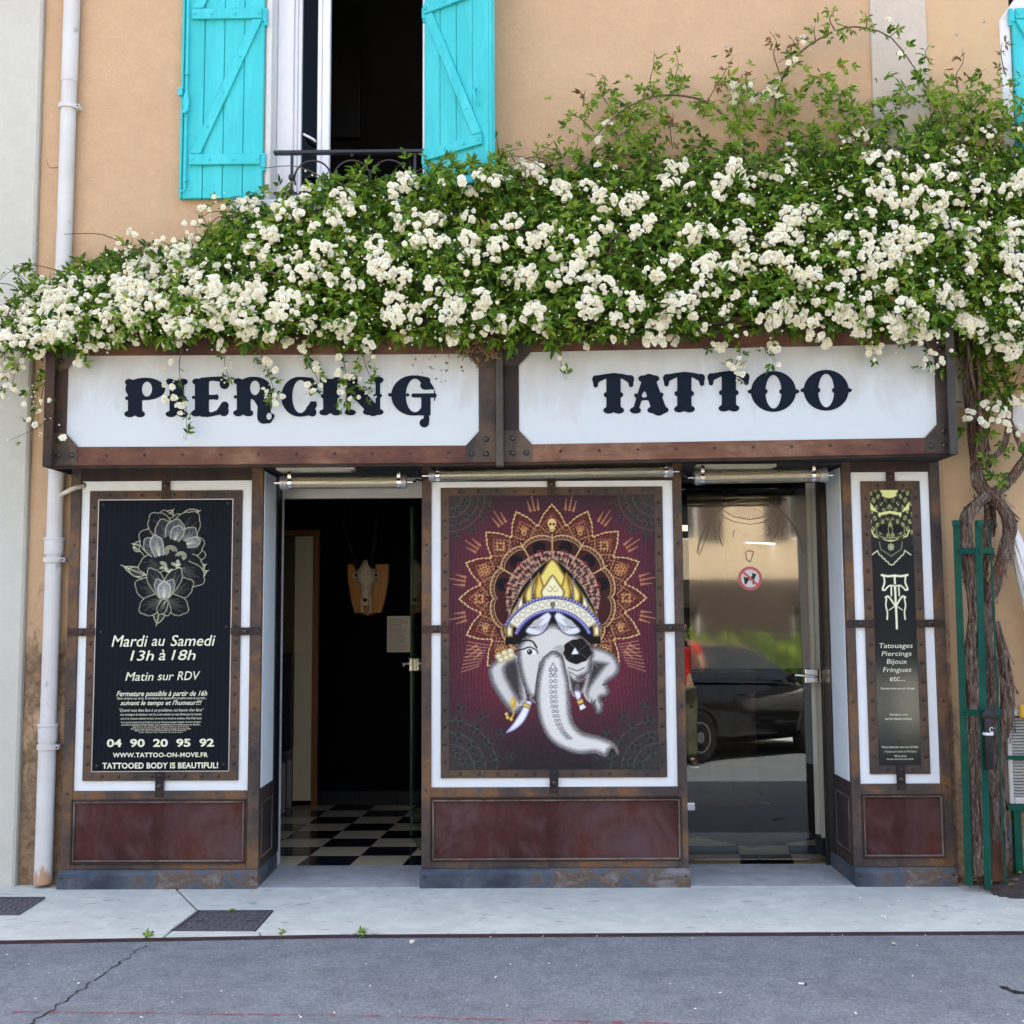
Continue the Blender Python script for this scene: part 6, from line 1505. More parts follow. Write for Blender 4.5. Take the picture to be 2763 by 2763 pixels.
# drain pipe
PYc = 0.03
pa, pb_ = P('A',537,0,PYc), P('L3',183,870,PYc)
pipe_x = (pa.x+pb_.x)/2; pr_ = 57*0.3623/CAM_F*(CAM_D+0.3)
dp = thing('drain_pipe', 'white flaking drain pipe running down the seam beside the white house', 'drain pipe', (pipe_x, PYc, GZ))
x_at = lambda z: pb_.x+(pa.x-pb_.x)*(z-pb_.z)/(pa.z-pb_.z)
def seg(z0, z1, r, nm='pipe_length'):
    return obj(nm, MB().tube([Vector((x_at(z),PYc,z)) for z in np.linspace(z0,z1,8)], r, 24), M['pipe'], dp, smooth=40)
zj = [P('L2',225,905,PYc).z, P('L1',265,620,PYc).z, P('A',515,800,PYc).z, P('A',515,615,PYc).z]
seg(GZ+0.02, zj[0]-0.03, pr_*1.06); seg(zj[0]-0.0295, zj[1]-0.03, pr_*0.98); seg(zj[1]-0.0295, zj[3], pr_*0.97); seg(zj[3]+0.0005, TOP-0.1, pr_*1.03)
for z in (zj[0], zj[1]):
    s_ = seg(z-0.045, z+0.045, pr_*1.16, 'socket')
    obj('socket_rim', MB().tube([Vector((x_at(z+0.04),PYc,z+0.036)),Vector((x_at(z+0.05),PYc,z+0.05))], pr_*1.26, 24), M['pipe'], s_, smooth=40, bevel=0.002)
for z in (zj[0]-0.075, zj[1]-0.075, zj[2]):
    c_ = obj('pipe_clip', MB().tube([Vector((x_at(z),PYc,z-0.014)),Vector((x_at(z),PYc,z+0.014))], pr_*1.24, 24).box(x_at(z)+pr_*1.1, x_at(z)+pr_*1.55, PYc-0.02, PYc+0.03, z-0.012, z+0.012).box(x_at(z)-0.01,x_at(z)+0.01,PYc+pr_*0.9,0.081,z-0.01,z+0.01), M['pipe'], dp, smooth=40, bevel=0.002)
    obj('clip_screw', MB().dome((x_at(z)+pr_*1.35, PYc-0.0205, z), 0.006, 0.005), M['rivet'], c_)
hs = thing('overflow_hose', 'short cream plastic hose from the left bay into the drain pipe', 'hose', tuple(P('L1',400,200,-0.02)))
obj('hose', MB().tube(spline([P('L1',315,238,0.015),P('L1',360,212,-0.03),P('L1',420,185,-0.035),P('L1',485,168,0.015)],16), 0.0125, 12), M['hose'], hs, smooth=60)
c_ = P('L1',485,165,0.0186); obj('grommet', MB().lathe([(0.016,-0.006),(0.016,0)], c_, 'Y', 14), M['black'], hs)
# dry twig stuck behind the pipe
tw = thing('dry_twig', 'thin dry twig poking out left of the drain pipe', 'twig', tuple(P('A',400,1245,0.0)))
obj('twig', MB().tube(spline([P('A',440,1245,0.05),P('A',385,1250,0.04),P('A',360,1235,0.035),P('A',345,1180,0.03)],12), [0.003,0.001], 5), M['twig'], tw)
# ================================================================== THE CLIMBING ROSE
def leaf_t(nl, L, W, seed, droop=0.3):
    """a leaf spray: short stalk with nl leaflets, local Z = facing, growing along local X"""
    rs = random.Random(seed); v = []; f = []
    def leaflet(base, ang, l, w):
        n0 = len(v); d = Vector((cos(ang), sin(ang), 0)); s_ = Vector((-sin(ang), cos(ang), 0)); tw = rs.uniform(-0.25,0.25); dr = rs.uniform(0.1,0.5)*droop
        def q(u, k): return tuple(Vector(base)+d*(u*l)+s_*(k*w)+Vector((0,0,abs(k)*w*0.55+tw*k*w-dr*l*u*u)))
        v.extend([q(0,0), q(0.30,0.46), q(0.30,0), q(0.30,-0.46), q(0.68,0.36), q(0.68,0), q(0.68,-0.36), q(1.0,0)])
        f.extend([tuple(n0+i for i in t) for t in ((0,2,1),(0,3,2),(1,2,5,4),(2,3,6,5),(4,5,7),(5,6,7))])
    n0 = len(v); stalk = L*0.9
    v.extend([(-0.25*L,-0.0008,0),(-0.25*L,0.0008,0),(stalk,0.0005,-0.1*L),(stalk,-0.0005,-0.1*L)]); f.append((n0,n0+1,n0+2,n0+3))
    leaflet((stalk,0,-0.1*L*droop), rs.uniform(-0.15,0.15), L*rs.uniform(0.95,1.15), W)
    for i in range((nl-1)//2):
        x = stalk*(0.35+0.5*(i+1)/((nl-1)//2)) if nl > 3 else stalk*0.75
        for s_ in (-1,1): leaflet((x,0,-0.05*L), s_*rs.uniform(0.7,1.15), L*rs.uniform(0.75,1.0), W*rs.uniform(0.85,1))
    return np.array(v), f
def bloom_t(seed, R=0.0190):
    rs = random.Random(seed); v = []; f = []
    for n, r, tilt, h in ((6,1.0,0.15,0.0),(6,0.86,0.55,0.10),(5,0.62,0.95,0.20),(4,0.36,1.25,0.26)):
        a0 = rs.uniform(0,6)
        for k in range(n):
            a = a0+2*pi*k/n+rs.uniform(-0.2,0.2); t = tilt+rs.uniform(-0.2,0.2); rr_ = R*r*rs.uniform(0.85,1.12); w = rr_*rs.uniform(0.85,1.05)*1.05
            d = Vector((cos(a)*cos(t), sin(a)*cos(t), sin(t))); s_ = Vector((-sin(a), cos(a), 0)); up = d.cross(s_)
            if up.z < 0: up = -up
            b = Vector((0,0,h*R)); n0 = len(v)
            v.extend([tuple(b), tuple(b+d*rr_*0.55+s_*w*0.5+up*0.12*rr_), tuple(b+d*rr_*0.55-s_*w*0.5+up*0.12*rr_), tuple(b+d*rr_*0.95+s_*w*0.30-up*0.05*rr_), tuple(b+d*rr_*1.02-up*0.12*rr_), tuple(b+d*rr_*0.95-s_*w*0.30-up*0.05*rr_)])
            f.extend([(n0,n0+2,n0+1),(n0+1,n0+2,n0+5,n0+4,n0+3)])
    return np.array(v), f
def ball_t(r):
    bmx = bmesh.new(); bmesh.ops.create_icosphere(bmx, subdivisions=1, radius=r); v = np.array([tuple(q.co) for q in bmx.verts]); f = [tuple(q.index for q in fc.verts) for fc in bmx.faces]; bmx.free(); return v, f
LEAF = [leaf_t(5,0.042,0.018,1), leaf_t(3,0.050,0.021,2), leaf_t(5,0.047,0.018,3,0.5), leaf_t(3,0.043,0.019,4,0.8), leaf_t(5,0.050,0.020,5,0.15)]
BLOOM = [bloom_t(i) for i in range(5)]
BUD = [ball_t(0.006)]
rose = thing('climbing_rose', 'climbing rose covered in cream white blossom spilling over the whole fascia', 'climbing rose', tuple(PG('T2',1250,1720)))
R0 = ORG[rose.name]
UP = [(-80,625),(0,612),(60,540),(130,508),(250,468),(330,478),(385,430),(450,372),(550,352),(650,328),(750,300),(850,300),(950,302),(1050,296),(1150,286),(1250,262),(1350,268),(1500,258),(1600,240),(1700,236),(1800,236),(1932,226),(2150,240)]
LO_ = [(-80,640),(0,650),(60,662),(150,648),(300,640),(450,645),(600,638),(760,645),(900,650),(1000,645),(1200,643),(1350,630),(1450,618),(1600,632),(1700,640),(1790,635),(1850,650),(1932,672),(2150,690)]
up_ = lambda x: float(np.interp(x, [a for a,_ in UP], [b for _,b in UP])); lo_ = lambda x: float(np.interp(x, [a for a,_ in LO_], [b for _,b in LO_]))
def front(x, t):
    """Y of the hedge's face at image column x, t = 0 top edge, 1 bottom edge"""
    g_ = 0.5+0.5*mnoise.noise(Vector((x*0.011, t*3.1, 1.7)))
    b = np.interp(t, [0,0.25,0.6,0.85,1.0], [-0.05,-0.27,-0.47,-0.50,-0.40])
    if x < 330: b *= 0.92
    if x > 1790: b *= 0.75
    return b-0.13*(g_-0.5)
def hedge_pos(depth_bias=1.0):
    while True:
        x = random.uniform(-70, 2080); u, l = up_(x), lo_(x)
        t = random.random(); y = u+(l-u)*t
        # ragged rim
        if x < 120 and random.random() > 0.12+0.8*max(0,x+20)/140: continue
        if t < 0.10 and mnoise.noise(Vector((x*0.03,0,5))) < 0.05: continue
        yf = front(x, t); Y = yf+(random.random()**depth_bias)*(0.06-yf)*0.9
        return x, y, t, Y
def hash01(a, b): return 0.5+0.5*mnoise.noise(Vector((a,b,9.3)))
leaves = []; score = []
for i in range(15500):
    x, y, t, Y = hedge_pos(1.5)
    p = P('V', x, y, Y)
    d = Vector((random.gauss(0,0.55), -0.75+random.gauss(0,0.4), 0.55+random.gauss(0,0.45)))
    s_ = random.uniform(0.75,1.35)
    M_ = basis(p, d, random.uniform(0,2*pi), s_)
    leaves.append((random.randrange(5), M_)); score.append(Y+random.random()*0.02)
blooms = []; bscore = []; buds = []; bnear = []
def weight(x, y, t):
    w = 0.52
    if x < 330: w = 0.92
    elif x < 640: w = 0.80
    elif x > 1500: w = 0.85
    if 560 < x < 720 and 430 < y < 600: w = 0.30
    if 760 < x < 940 and 360 < y < 600: w = 0.42
    if x > 1000 and t < 0.14: w *= 0.55
    elif x > 640 and t < 0.08: w *= 0.6
    n_ = 0.5+0.5*mnoise.noise(Vector((x*0.016, y*0.016, 2.2)))
    return w*(0.35+1.1*max(0,n_-0.1))
def cluster(p, nrm, n, spread):
    for k in range(n):
        a = random.uniform(0,2*pi); r_ = spread*sqrt(random.random()); e = nrm.orthogonal().normalized(); f_ = nrm.cross(e)
        q = p+e*(cos(a)*r_)+f_*(sin(a)*r_)+nrm*(0.6*(spread-r_)*random.uniform(0.5,1.1))
        d = (nrm*1.1+(q-p).normalized()*0.7+Vector((random.gauss(0,.2),random.gauss(0,.2),random.gauss(0,.2)))) if (q-p).length > 1e-6 else nrm
        blooms.append((random.randrange(5), basis(q, d, random.uniform(0,6), random.uniform(0.62,1.2)))); bscore.append(q.y)
cnt = 0
while cnt < 610:
    x = random.uniform(-70,2050); u, l = up_(x), lo_(x); t = random.uniform(0.03,1.02); y = u+(l-u)*t
    if random.random() > weight(x,y,t)/1.6: continue
    Y = front(x,t)-0.015; p = P('V',x,y,Y)
    nrm = Vector((random.gauss(0,0.25), -1, 0.35+random.gauss(0,0.3)-0.4*t)).normalized()
    big = random.random()
    n = random.choice((2,3,4,5)) if big < 0.42 else random.choice((6,8,11,14,19))
    cluster(p, nrm, n, 0.009+0.0108*sqrt(n)*1.12); cnt += 1
    for k in range(random.choice((1,2,4))):
        buds.append((0, basis(p+Vector((random.gauss(0,.05), random.gauss(-0.01,.012), random.gauss(0,.05))), (0,-1,0), 0, random.uniform(0.7,1.25))))
for i in range(2600):
    x, y, t, Y = hedge_pos(4); 
    if random.random() < weight(x,y,t): buds.append((0, basis(P('V',x,y,front(x,t)-0.01), (0,-1,0), 0, random.uniform(0.6,1.2))))
for i in range(420):                           # single blossoms
    x = random.uniform(-70,2050); u, l = up_(x), lo_(x); t = random.uniform(0.03,1.03); y = u+(l-u)*t
    if random.random() > weight(x,y,t)/1.3: continue
    blooms.append((random.randrange(5), basis(P('V',x,y,front(x,t)-0.01), (random.gauss(0,.4),-1,0.3+random.gauss(0,.4)), random.uniform(0,6), random.uniform(0.55,0.95)))); bscore.append(front(x,t))
LATE = 520
# sparse rim growth on the left: long thin canes with little blossoms
canes = MB(); young = []; redl = []
for i in range(LATE):                          # fresh light green tips on the face of the hedge
    x, y, t, Y = hedge_pos(4)
    if 0.5+0.5*mnoise.noise(Vector((x*0.02,y*0.02,4.4))) < 0.5: continue
    for k in range(3): young.append((random.randrange(5), basis(P('V',x+random.gauss(0,9),y+random.gauss(0,8),front(x,t)-0.012), (random.gauss(0,.5),-0.8,0.5+random.gauss(0,.3)), random.uniform(0,6.28), random.uniform(0.8,1.2))))
def spray_along(path, r0, n, lmat, off=0.03, bl=0, size=(0.7,1.2), bd=0, face=None, mb_=None):
    """a cane with leaves set along it, a few blossoms near its end"""
    (mb_ or canes).tube(path, [r0, r0*0.35], 6)
    m = len(path)
    for i in range(n):
        u = (i+random.random())/n; p = path[min(int(u*m), m-1)]
        d = Vector((random.gauss(0,0.5), -0.7+random.gauss(0,0.35), 0.35+random.gauss(0,0.5)))
        lmat.append((random.randrange(5), basis(p+Vector((random.gauss(0,off*0.4),random.gauss(0,off*0.3),random.gauss(0,off*0.4))), d, random.uniform(0,6.28), random.uniform(*size))))
    for i in range(bl):
        u = random.uniform(0.25,1.0); p = path[min(int(u*m), m-1)]+Vector((random.gauss(0,off*0.7),-0.02,random.gauss(0,off*0.7)))
        blooms.append((random.randrange(5), basis(p, (random.gauss(0,.4),-1,random.gauss(0,.4)), random.uniform(0,6), random.uniform(0.6,1.0)))); bscore.append(p.y)
    for i in range(bd):
        p = path[min(int(random.uniform(0.3,1.0)*m), m-1)]+Vector((random.gauss(0,off),-0.01,random.gauss(0,off)))
        buds.append((0, basis(p, (0,-1,0), 0, random.uniform(0.6,1.1))))
def cp(k, pts, Y0, Y1=None):
    Y1 = Y0 if Y1 is None else Y1; n = len(pts)
    return spline([P(k,x,y,Y0+(Y1-Y0)*i/max(n-1,1)) for i,(x,y) in enumerate(pts)], 20)
# the two arching canes above the hedge and the shoots standing on them
spray_along(cp('C',[(905,450),(800,365),(700,340),(610,345),(540,372),(480,410),(420,470),(370,520)],-0.05,-0.16), 0.007, 26, young, 0.03)
spray_along(cp('C',[(1040,420),(1050,340),(1075,270),(1120,200),(1200,140),(1290,100),(1370,100),(1460,135),(1540,240),(1600,340),(1640,420)],0.0,-0.12), 0.0075, 40, leaves, 0.035, bl=5, bd=10); score += [0.0]*(len(leaves)-len(score))
for pts, n, red in (([(610,345),(600,290),(612,230),(615,180)],9,0),([(700,338),(690,280),(700,230),(690,185)],12,0),([(800,365),(840,300),(870,250),(895,205)],9,1),([(1060,260),(1040,190),(1050,150),(1025,110)],7,1),([(1700,330),(1690,270),(1715,220),(1712,175)],8,1),
      ([(470,400),(430,340),(440,300),(428,265)],9,0),([(400,470),(350,420),(310,410),(290,405)],8,0),([(680,530),(672,460),(682,430),(680,400)],6,1),([(360,380),(365,340),(370,320)],5,1),([(950,330),(940,280),(955,255)],6,1),([(1260,110),(1240,70),(1255,40),(1250,30)],9,0),([(1370,100),(1372,70),(1365,45)],6,0),
      ([(1440,140),(1480,110),(1500,95)],4,0),([(1190,150),(1185,115),(1187,90)],5,0),([(1600,230),(1580,190),(1595,160)],6,0),([(1750,380),(1800,330),(1870,300),(1930,270)],14,0),([(1860,250),(1850,190),(1855,150)],6,1),([(1130,160),(1110,150),(1120,130)],4,1),
      ([(330,560),(340,520),(345,480)],7,0),([(500,560),(490,500),(500,470)],8,0),([(560,540),(560,500),(610,490)],6,0),([(200,580),(220,540),(260,500)],9,0),([(80,600),(60,540),(50,490),(20,520)],8,0),([(120,580),(100,540),(140,530)],6,0)):
    spray_along(cp('C',pts,-0.10,-0.14), 0.0035, n, redl if red else young, 0.02, size=(0.5,0.95))
# loose bushes of fresh growth above the hedge on the right
for i in range(1050):
    x = random.gauss(1560,150); y = random.gauss(215,48)
    if i % 3 == 0: x = random.gauss(1800,90); y = random.gauss(215,40)
    if i % 7 == 0: x = random.gauss(1190,60); y = random.gauss(215,35)
    if y > up_(x)+30 or y < 95 or (x > 1600 and y < 130): continue
    if 0.5+0.5*mnoise.noise(Vector((x*0.02,y*0.02,7))) < 0.42: continue
    p = P('V',x,y,random.uniform(-0.16,0.03))
    (young if random.random() < 0.75 else leaves).append((random.randrange(5), basis(p, (random.gauss(0,.5),-0.8,0.4+random.gauss(0,.4)), random.uniform(0,6.28), random.uniform(0.7,1.15))))
score += [0.0]*(len(leaves)-len(score))
for i in range(26):
    x = random.uniform(1380,1480); y = random.uniform(150,190); cluster(P('V',x,y,-0.02), Vector((0,-1,0.3)).normalized(), 2, 0.02)
cluster(P('V',1512,75,-0.12), Vector((0,-1,0.3)).normalized(), 4, 0.025); cluster(P('V',1147,235,-0.12), Vector((0,-1,0.3)).normalized(), 4, 0.022); cluster(P('V',1130,262,-0.12), Vector((0,-1,0)).normalized(), 3, 0.022)
# left end: canes reaching past the corner and hanging over the white wall
for pts, n, bl, bd in ((a_,b_,int(c_*0.6),d_) for a_,b_,c_,d_ in (([(150,520),(60,500),(20,512),(-20,545)],7,3,2),([(120,560),(40,560),(5,590),(-10,630)],8,10,8),([(100,600),(40,620),(10,660),(15,730)],8,26,14),([(90,640),(50,660),(30,700),(20,740)],6,22,12),([(110,680),(85,720),(75,770),(70,810)],7,7,9),([(80,700),(60,730),(68,760),(58,800)],6,6,8),([(80,640),(30,640),(-10,700),(5,745)],6,24,10),
      ([(95,700),(95,760),(80,800),(20,830)],4,3,8),([(260,470),(300,455),(350,480),(400,500)],8,22,10),([(180,500),(240,470),(250,450)],5,10,6),([(400,440),(380,400),(400,385),(420,380)],5,8,6),([(450,400),(400,400),(372,420),(370,455)],4,9,8),([(60,540),(30,515),(10,505)],7,0,0),([(75,520),(50,505),(25,500)],6,1,2))):
    spray_along(cp('V',pts,-0.30,-0.36), 0.003, n, leaves, 0.035, bl=bl, bd=bd, size=(0.5,0.95))
# strands hanging in front of the sign
for pts, n, bl, bd in (([(345,640),(338,700),(350,760),(352,800),(350,830)],12,0,10),([(480,640),(500,690),(515,730),(520,760)],20,0,5),([(570,640),(580,680),(600,720),(590,745)],14,0,4),([(640,640),(650,690),(655,730),(650,770)],22,0,6),([(680,650),(690,690),(700,720),(690,760)],16,0,4),([(1400,640),(1395,670),(1385,700),(1410,725)],10,0,4),
      ([(420,650),(425,690),(435,725)],5,0,9),([(1440,650),(1450,668),(1462,680)],5,2,5),([(1640,640),(1655,660),(1652,672)],4,6,4),([(1745,640),(1755,665),(1740,690),(1730,700)],6,5,6),([(1340,620),(1345,650),(1350,662)],4,5,3),([(150,640),(150,672),(146,690)],4,4,4),([(1062,640),(1058,680),(1065,715)],4,2,3),([(1800,640),(1775,680),(1760,700)],5,6,4)):
    spray_along(cp('V',pts,-0.335,-0.345), 0.0028, n, leaves, 0.02, bl=bl, bd=bd, size=(0.5,0.95))
score += [0.0]*(len(leaves)-len(score))
for x, y, n in ((328,685,5),(318,730,5),(318,748,3),(326,745,3),(338,770,4),(350,770,3),(340,786,2),(505,680,6),(520,700,5),(510,742,5),(528,745,5),(518,760,4),(495,740,3),(596,695,5),(585,720,3),(604,722,5),(640,675,5),(640,700,5),(660,710,6),(650,738,6),(668,750,5),(590,740,5),(680,722,3),(700,670,4),(575,655,7),(540,650,9),(690,655,4),(1398,682,5),(1382,692,4),(1405,700,5),(1390,712,3),(1360,655,4),(1460,655,6),(1100,655,5),(1555,645,9),(1268,640,8),(1640,660,4),(660,640,10),(345,640,8),(330,655,5),(115,828,3),(420,655,4)):
    cluster(P('V',x,y,-0.35), Vector((random.gauss(0,.2),-1,0.2)).normalized(), max(1,int(n*0.55)) if y > 660 else n, 0.008+0.008*sqrt(n))
for i in range(130):                           # sprays that hide the foot of the half-open shutter
    x = random.uniform(800,950); y = random.uniform(306,352)-14*random.random()**2
    (leaves if random.random() < 0.6 else young).append((random.randrange(5), basis(P('V',x,y,random.uniform(-0.36,-0.28)), (random.gauss(0,.5),-0.8,0.5+random.gauss(0,.3)), random.uniform(0,6.28), random.uniform(0.7,1.15))))
score += [0.0]*(len(leaves)-len(score))
for x, y, n in ((870,338,6),(905,330,5),(935,340,7),(840,345,4)): cluster(P('V',x,y,-0.38), Vector((0,-1,0.3)).normalized(), n, 0.03)
# trunks: photo measurements of the twisted stems on the right
def stemw(k, pts, Y): return [P(k,x,y,Y) for x,y in pts]
TY_ = -0.06
stems = [
 (stemw('F',[(1560,520),(1590,620),(1612,720),(1640,900),(1662,1100),(1676,1290)],TY_)+stemw('T1',[(1300,140),(1335,262),(1410,335),(1500,410),(1570,530),(1592,640),(1562,780),(1512,950),(1450,1140),(1395,1260)],TY_-0.03), [0.030,0.034,0.036,0.034,0.038,0.034,0.036,0.034,0.030]),
 (stemw('F',[(2010,1180),(1932,1295),(1850,1400),(1765,1470)],TY_-0.02)+stemw('T1',[(1360,370),(1255,480),(1205,600),(1210,740),(1232,880),(1262,1100),(1292,1290),(1262,1580),(1235,1800)],TY_-0.06)+stemw('T2',[(1175,400),(1190,800),(1190,1200),(1202,1450),(1200,1730)],TY_-0.06), [0.022,0.028,0.030,0.034,0.036,0.034,0.032,0.030,0.032,0.034]),
 (stemw('T1',[(1395,1255),(1370,1400),(1390,1560),(1420,1760)],TY_-0.02)+stemw('T2',[(1310,100),(1330,500),(1322,900),(1340,1300),(1355,1600)],TY_-0.03), [0.028,0.034,0.036,0.032,0.034]),
 (stemw('T1',[(1470,1440),(1540,1720)],TY_)+stemw('T2',[(1418,40),(1452,250),(1446,450),(1412,580),(1386,720),(1400,1100),(1425,1500),(1430,1740)],TY_), [0.020,0.030,0.034,0.040,0.028,0.020,0.018]),
 (stemw('F',[(1640,560),(1690,800),(1688,1000),(1704,1200),(1690,1335)],TY_-0.06), [0.010,0.012,0.012,0.014]),
 (stemw('F',[(1745,600),(1705,760),(1722,1000),(1712,1200),(1684,1330)],TY_-0.02), [0.020,0.024,0.022,0.020]),
 (stemw('F',[(1790,620),(1812,780),(1842,900),(1852,1050),(1825,1200),(1762,1280),(1706,1326)],TY_-0.03), [0.014,0.016,0.018,0.016,0.015]),
 (stemw('F',[(1848,1050),(1900,1180),(1940,1260),(1990,1330)],TY_-0.02), [0.012,0.013,0.013]),
 (stemw('T1',[(1385,380),(1402,520),(1380,700),(1400,850),(1358,1050),(1400,1262)],TY_+0.02), [0.016,0.018,0.018,0.020]),
 (stemw('T1',[(1440,400),(1455,540),(1440,700)],TY_+0.03), [0.014,0.014]),
 (stemw('F',[(1690,560),(1650,700),(1690,900),(1720,1060),(1690,1200)],TY_+0.02), [0.018,0.020,0.018]),
 (stemw('F',[(1720,780),(1780,880),(1820,980),(1850,1050)],TY_), [0.010,0.012]),
 (stemw('F',[(1625,620),(1655,860),(1700,1060),(1672,1300)],TY_-0.05), [0.012,0.013,0.012]),
 (stemw('T1',[(1330,1180),(1300,1400),(1340,1620),(1290,1900)],TY_-0.08)+stemw('T2',[(1255,500),(1240,900),(1262,1300),(1250,1720)],TY_-0.08), [0.012,0.014,0.013,0.015]),
 (stemw('T1',[(1430,1200),(1440,1420),(1400,1640),(1430,1900)],TY_-0.01)+stemw('T2',[(1368,400),(1380,800),(1362,1200),(1375,1600)],TY_-0.01), [0.014,0.016,0.014,0.014]),
 (stemw('T1',[(1240,860),(1262,1020),(1240,1220),(1262,1420)],TY_-0.09), [0.010,0.014,0.010]),
]
for pts, rs in stems:
    rs = [q*0.96 for q in rs]
    path = spline(pts, 10*len(pts)); n = len(path); mbx = MB()
    ph0 = random.uniform(0,6)
    seg_ = 12; base = 0; up0 = None
    rad = [float(np.interp(i/(n-1), np.linspace(0,1,len(rs)), rs)) for i in range(n)]
    mbx.tube(path, rad, seg_, True)
    # ridged, shredded surface
    for idx, vtx in enumerate(mbx.v):
        i = idx//seg_; k = idx % seg_; c_ = path[min(i,n-1)]; q = Vector(vtx)-c_
        g_ = 1+0.22*mnoise.noise(Vector((k*1.3+ph0, i*0.10, ph0)))+0.16*sin(k*2.6+i*0.16+ph0)
        mbx.v[idx] = tuple(c_+q*g_)
    obj('stem', mbx, M['bark'], rose, smooth=60)
# loose bark shreds and dead side twigs
sh = MB()
for i in range(520):
    pts, rs = stems[random.choice((0,0,1,1,2,3,5,8))]; path = spline(pts, 40); k = random.randrange(3,38); c_ = path[k]; r_ = float(np.interp(k/40, np.linspace(0,1,len(rs)), rs))
    t_ = (path[k+1]-path[k-1]).normalized(); a = random.uniform(0,2*pi); n_ = t_.orthogonal().normalized(); o_ = n_*cos(a)+t_.cross(n_)*sin(a)
    if o_.y > 0.3: o_.y = -o_.y
    b = c_+o_*r_*1.02; L = random.uniform(0.03,0.10); w = t_.cross(o_).normalized()*random.uniform(0.002,0.006)
    q = [b-w, b+w, b+t_*L*0.5+o_*0.004+w, b+t_*L*0.5+o_*0.004-w, b+t_*L+o_*random.uniform(0.006,0.022)+w*0.3, b+t_*L+o_*random.uniform(0.006,0.022)-w*0.3]
    sh.add(q, [(0,1,2,3),(3,2,4,5)])
obj('bark_shreds', sh, M['bark'], rose, kind='stuff')
for pts in (stemw('T2',[(1175,950),(1215,1010),(1190,1060)],-0.16), stemw('T2',[(1165,1390),(1230,1385),(1300,1390)],-0.17), stemw('T2',[(1180,1600),(1230,1480),(1250,1420)],-0.17), stemw('T2',[(1190,1580),(1230,1620),(1260,1700)],-0.17), stemw('T2',[(1150,1180),(1200,1230),(1240,1310)],-0.17), stemw('F',[(1868,930),(1890,850),(1925,760)],-0.15)):
    spray_along(spline(pts,8), 0.004, 0, leaves)
# leaves and blossoms low down among the trunks
for x0_, y0_, sx_, sy_, n in ((1750,800,25,40,26),(1900,900,30,20,14),(1800,900,40,40,16),(1590,1100,18,12,8),(1690,1150,20,20,4),(1770,1010,40,50,16),(1880,1230,30,30,8),(1760,1340,14,14,5),(1780,1390,12,12,5),(1720,1270,15,15,4),(1560,800,8,10,3),(1870,700,40,30,18),(1700,680,30,30,14)):
    for i in range(n):
        p = P('F',random.gauss(x0_,sx_),random.gauss(y0_,sy_),random.uniform(-0.17,-0.10)); leaves.append((random.randrange(5), basis(p, (random.gauss(0,.5),-0.8,0.4), random.uniform(0,6.28), random.uniform(0.6,1.1))))
score += [0.0]*(len(leaves)-len(score))
for x, y, n in ((1715,995,4),(1640,1050,4),(1695,1085,6),(1800,1000,3),(1840,1060,5),(1850,680,14),(1800,580,14),(1700,590,8),(1550,480,9),(1900,960,8),(1780,1060,3),(1880,1120,5),(1660,590,5),(1605,525,6)):
    cluster(P('F',x,y,-0.16), Vector((0,-1,0.2)), n, 0.010+0.010*sqrt(n))
# two dark green long shoots cross the gap: done; build the meshes
def split_build(nm, tm, items, sc, m, limit=300):
    """the pieces that show largest stand on their own, the rest is one mass"""
    order = sorted(range(len(items)), key=lambda i: sc[i]); own = set(order[:limit])
    mes = []
    for tv, tf in tm:
        me = bpy.data.meshes.new(nm); me.from_pydata(tv.tolist(), [], tf); me.materials.append(m); me.update(); mes.append(me)
    for i in own:
        k, M_ = items[i]; o = link(nm, mes[k], rose); mm = Matrix(M_.tolist()); mm.translation = mm.translation-R0; o.matrix_local = mm
    return [items[i] for i in range(len(items)) if i not in own]
rest = split_build('leaf_spray', LEAF, leaves, score, M['leaf'])
scatter('foliage', LEAF, rest, M['leaf'], rose)
scatter('young_foliage', LEAF, young, M['leaf_young'], rose)
scatter('red_shoots', LEAF, redl, M['leaf_red'], rose)
rest = split_build('blossom', BLOOM, blooms, bscore, M['petal'])
scatter('blossom_mass', BLOOM, rest, M['petal'], rose)
scatter('buds', BUD, buds, M['bud'], rose)
# canes inside the hedge
for i in range(70):
    x = random.uniform(-40,1950); t = random.uniform(0.05,0.9); y = up_(x)+(lo_(x)-up_(x))*t; Y = front(x,t)*random.uniform(0.5,1.0)
    a = P('V',x,y,Y); b = P('V',x+random.uniform(-160,160),y+random.uniform(-60,60),Y+random.uniform(-0.05,0.05)); canes.tube(spline([a,(a+b)/2+Vector((0,-0.02,0.05)),b],8), [0.004,0.002], 5)
obj('canes', canes, M['twig'], rose, kind='stuff')
# dry clump caught at the middle of the fascia
dryi = []
for i in range(150):
    x, y = random.gauss(905,22), random.gauss(648,16)
    dryi.append((random.randrange(5), basis(P('V',x,y,-0.33+random.uniform(-0.03,0.02)), (random.gauss(0,.6),-0.6,random.gauss(0,.6)), random.uniform(0,6), random.uniform(0.3,0.7))))
scatter('withered_clump', LEAF, dryi, M['dry'], rose)
lt = []
for i in range(26):
    x, y = 1185+random.gauss(0,45), 985+random.gauss(0,28)
    p = P('S',x,y,SY+0.010); M_ = basis(p, (0,-1,0), random.uniform(0,6), random.uniform(0.12,0.3)); lt.append((random.randrange(5), M_))
d_ = scatter('stuck_petals', LEAF, lt, M['dry'], None); tag(d_, 'brown withered petals stuck to the white sign panel beside the middle post', 'withered petals')
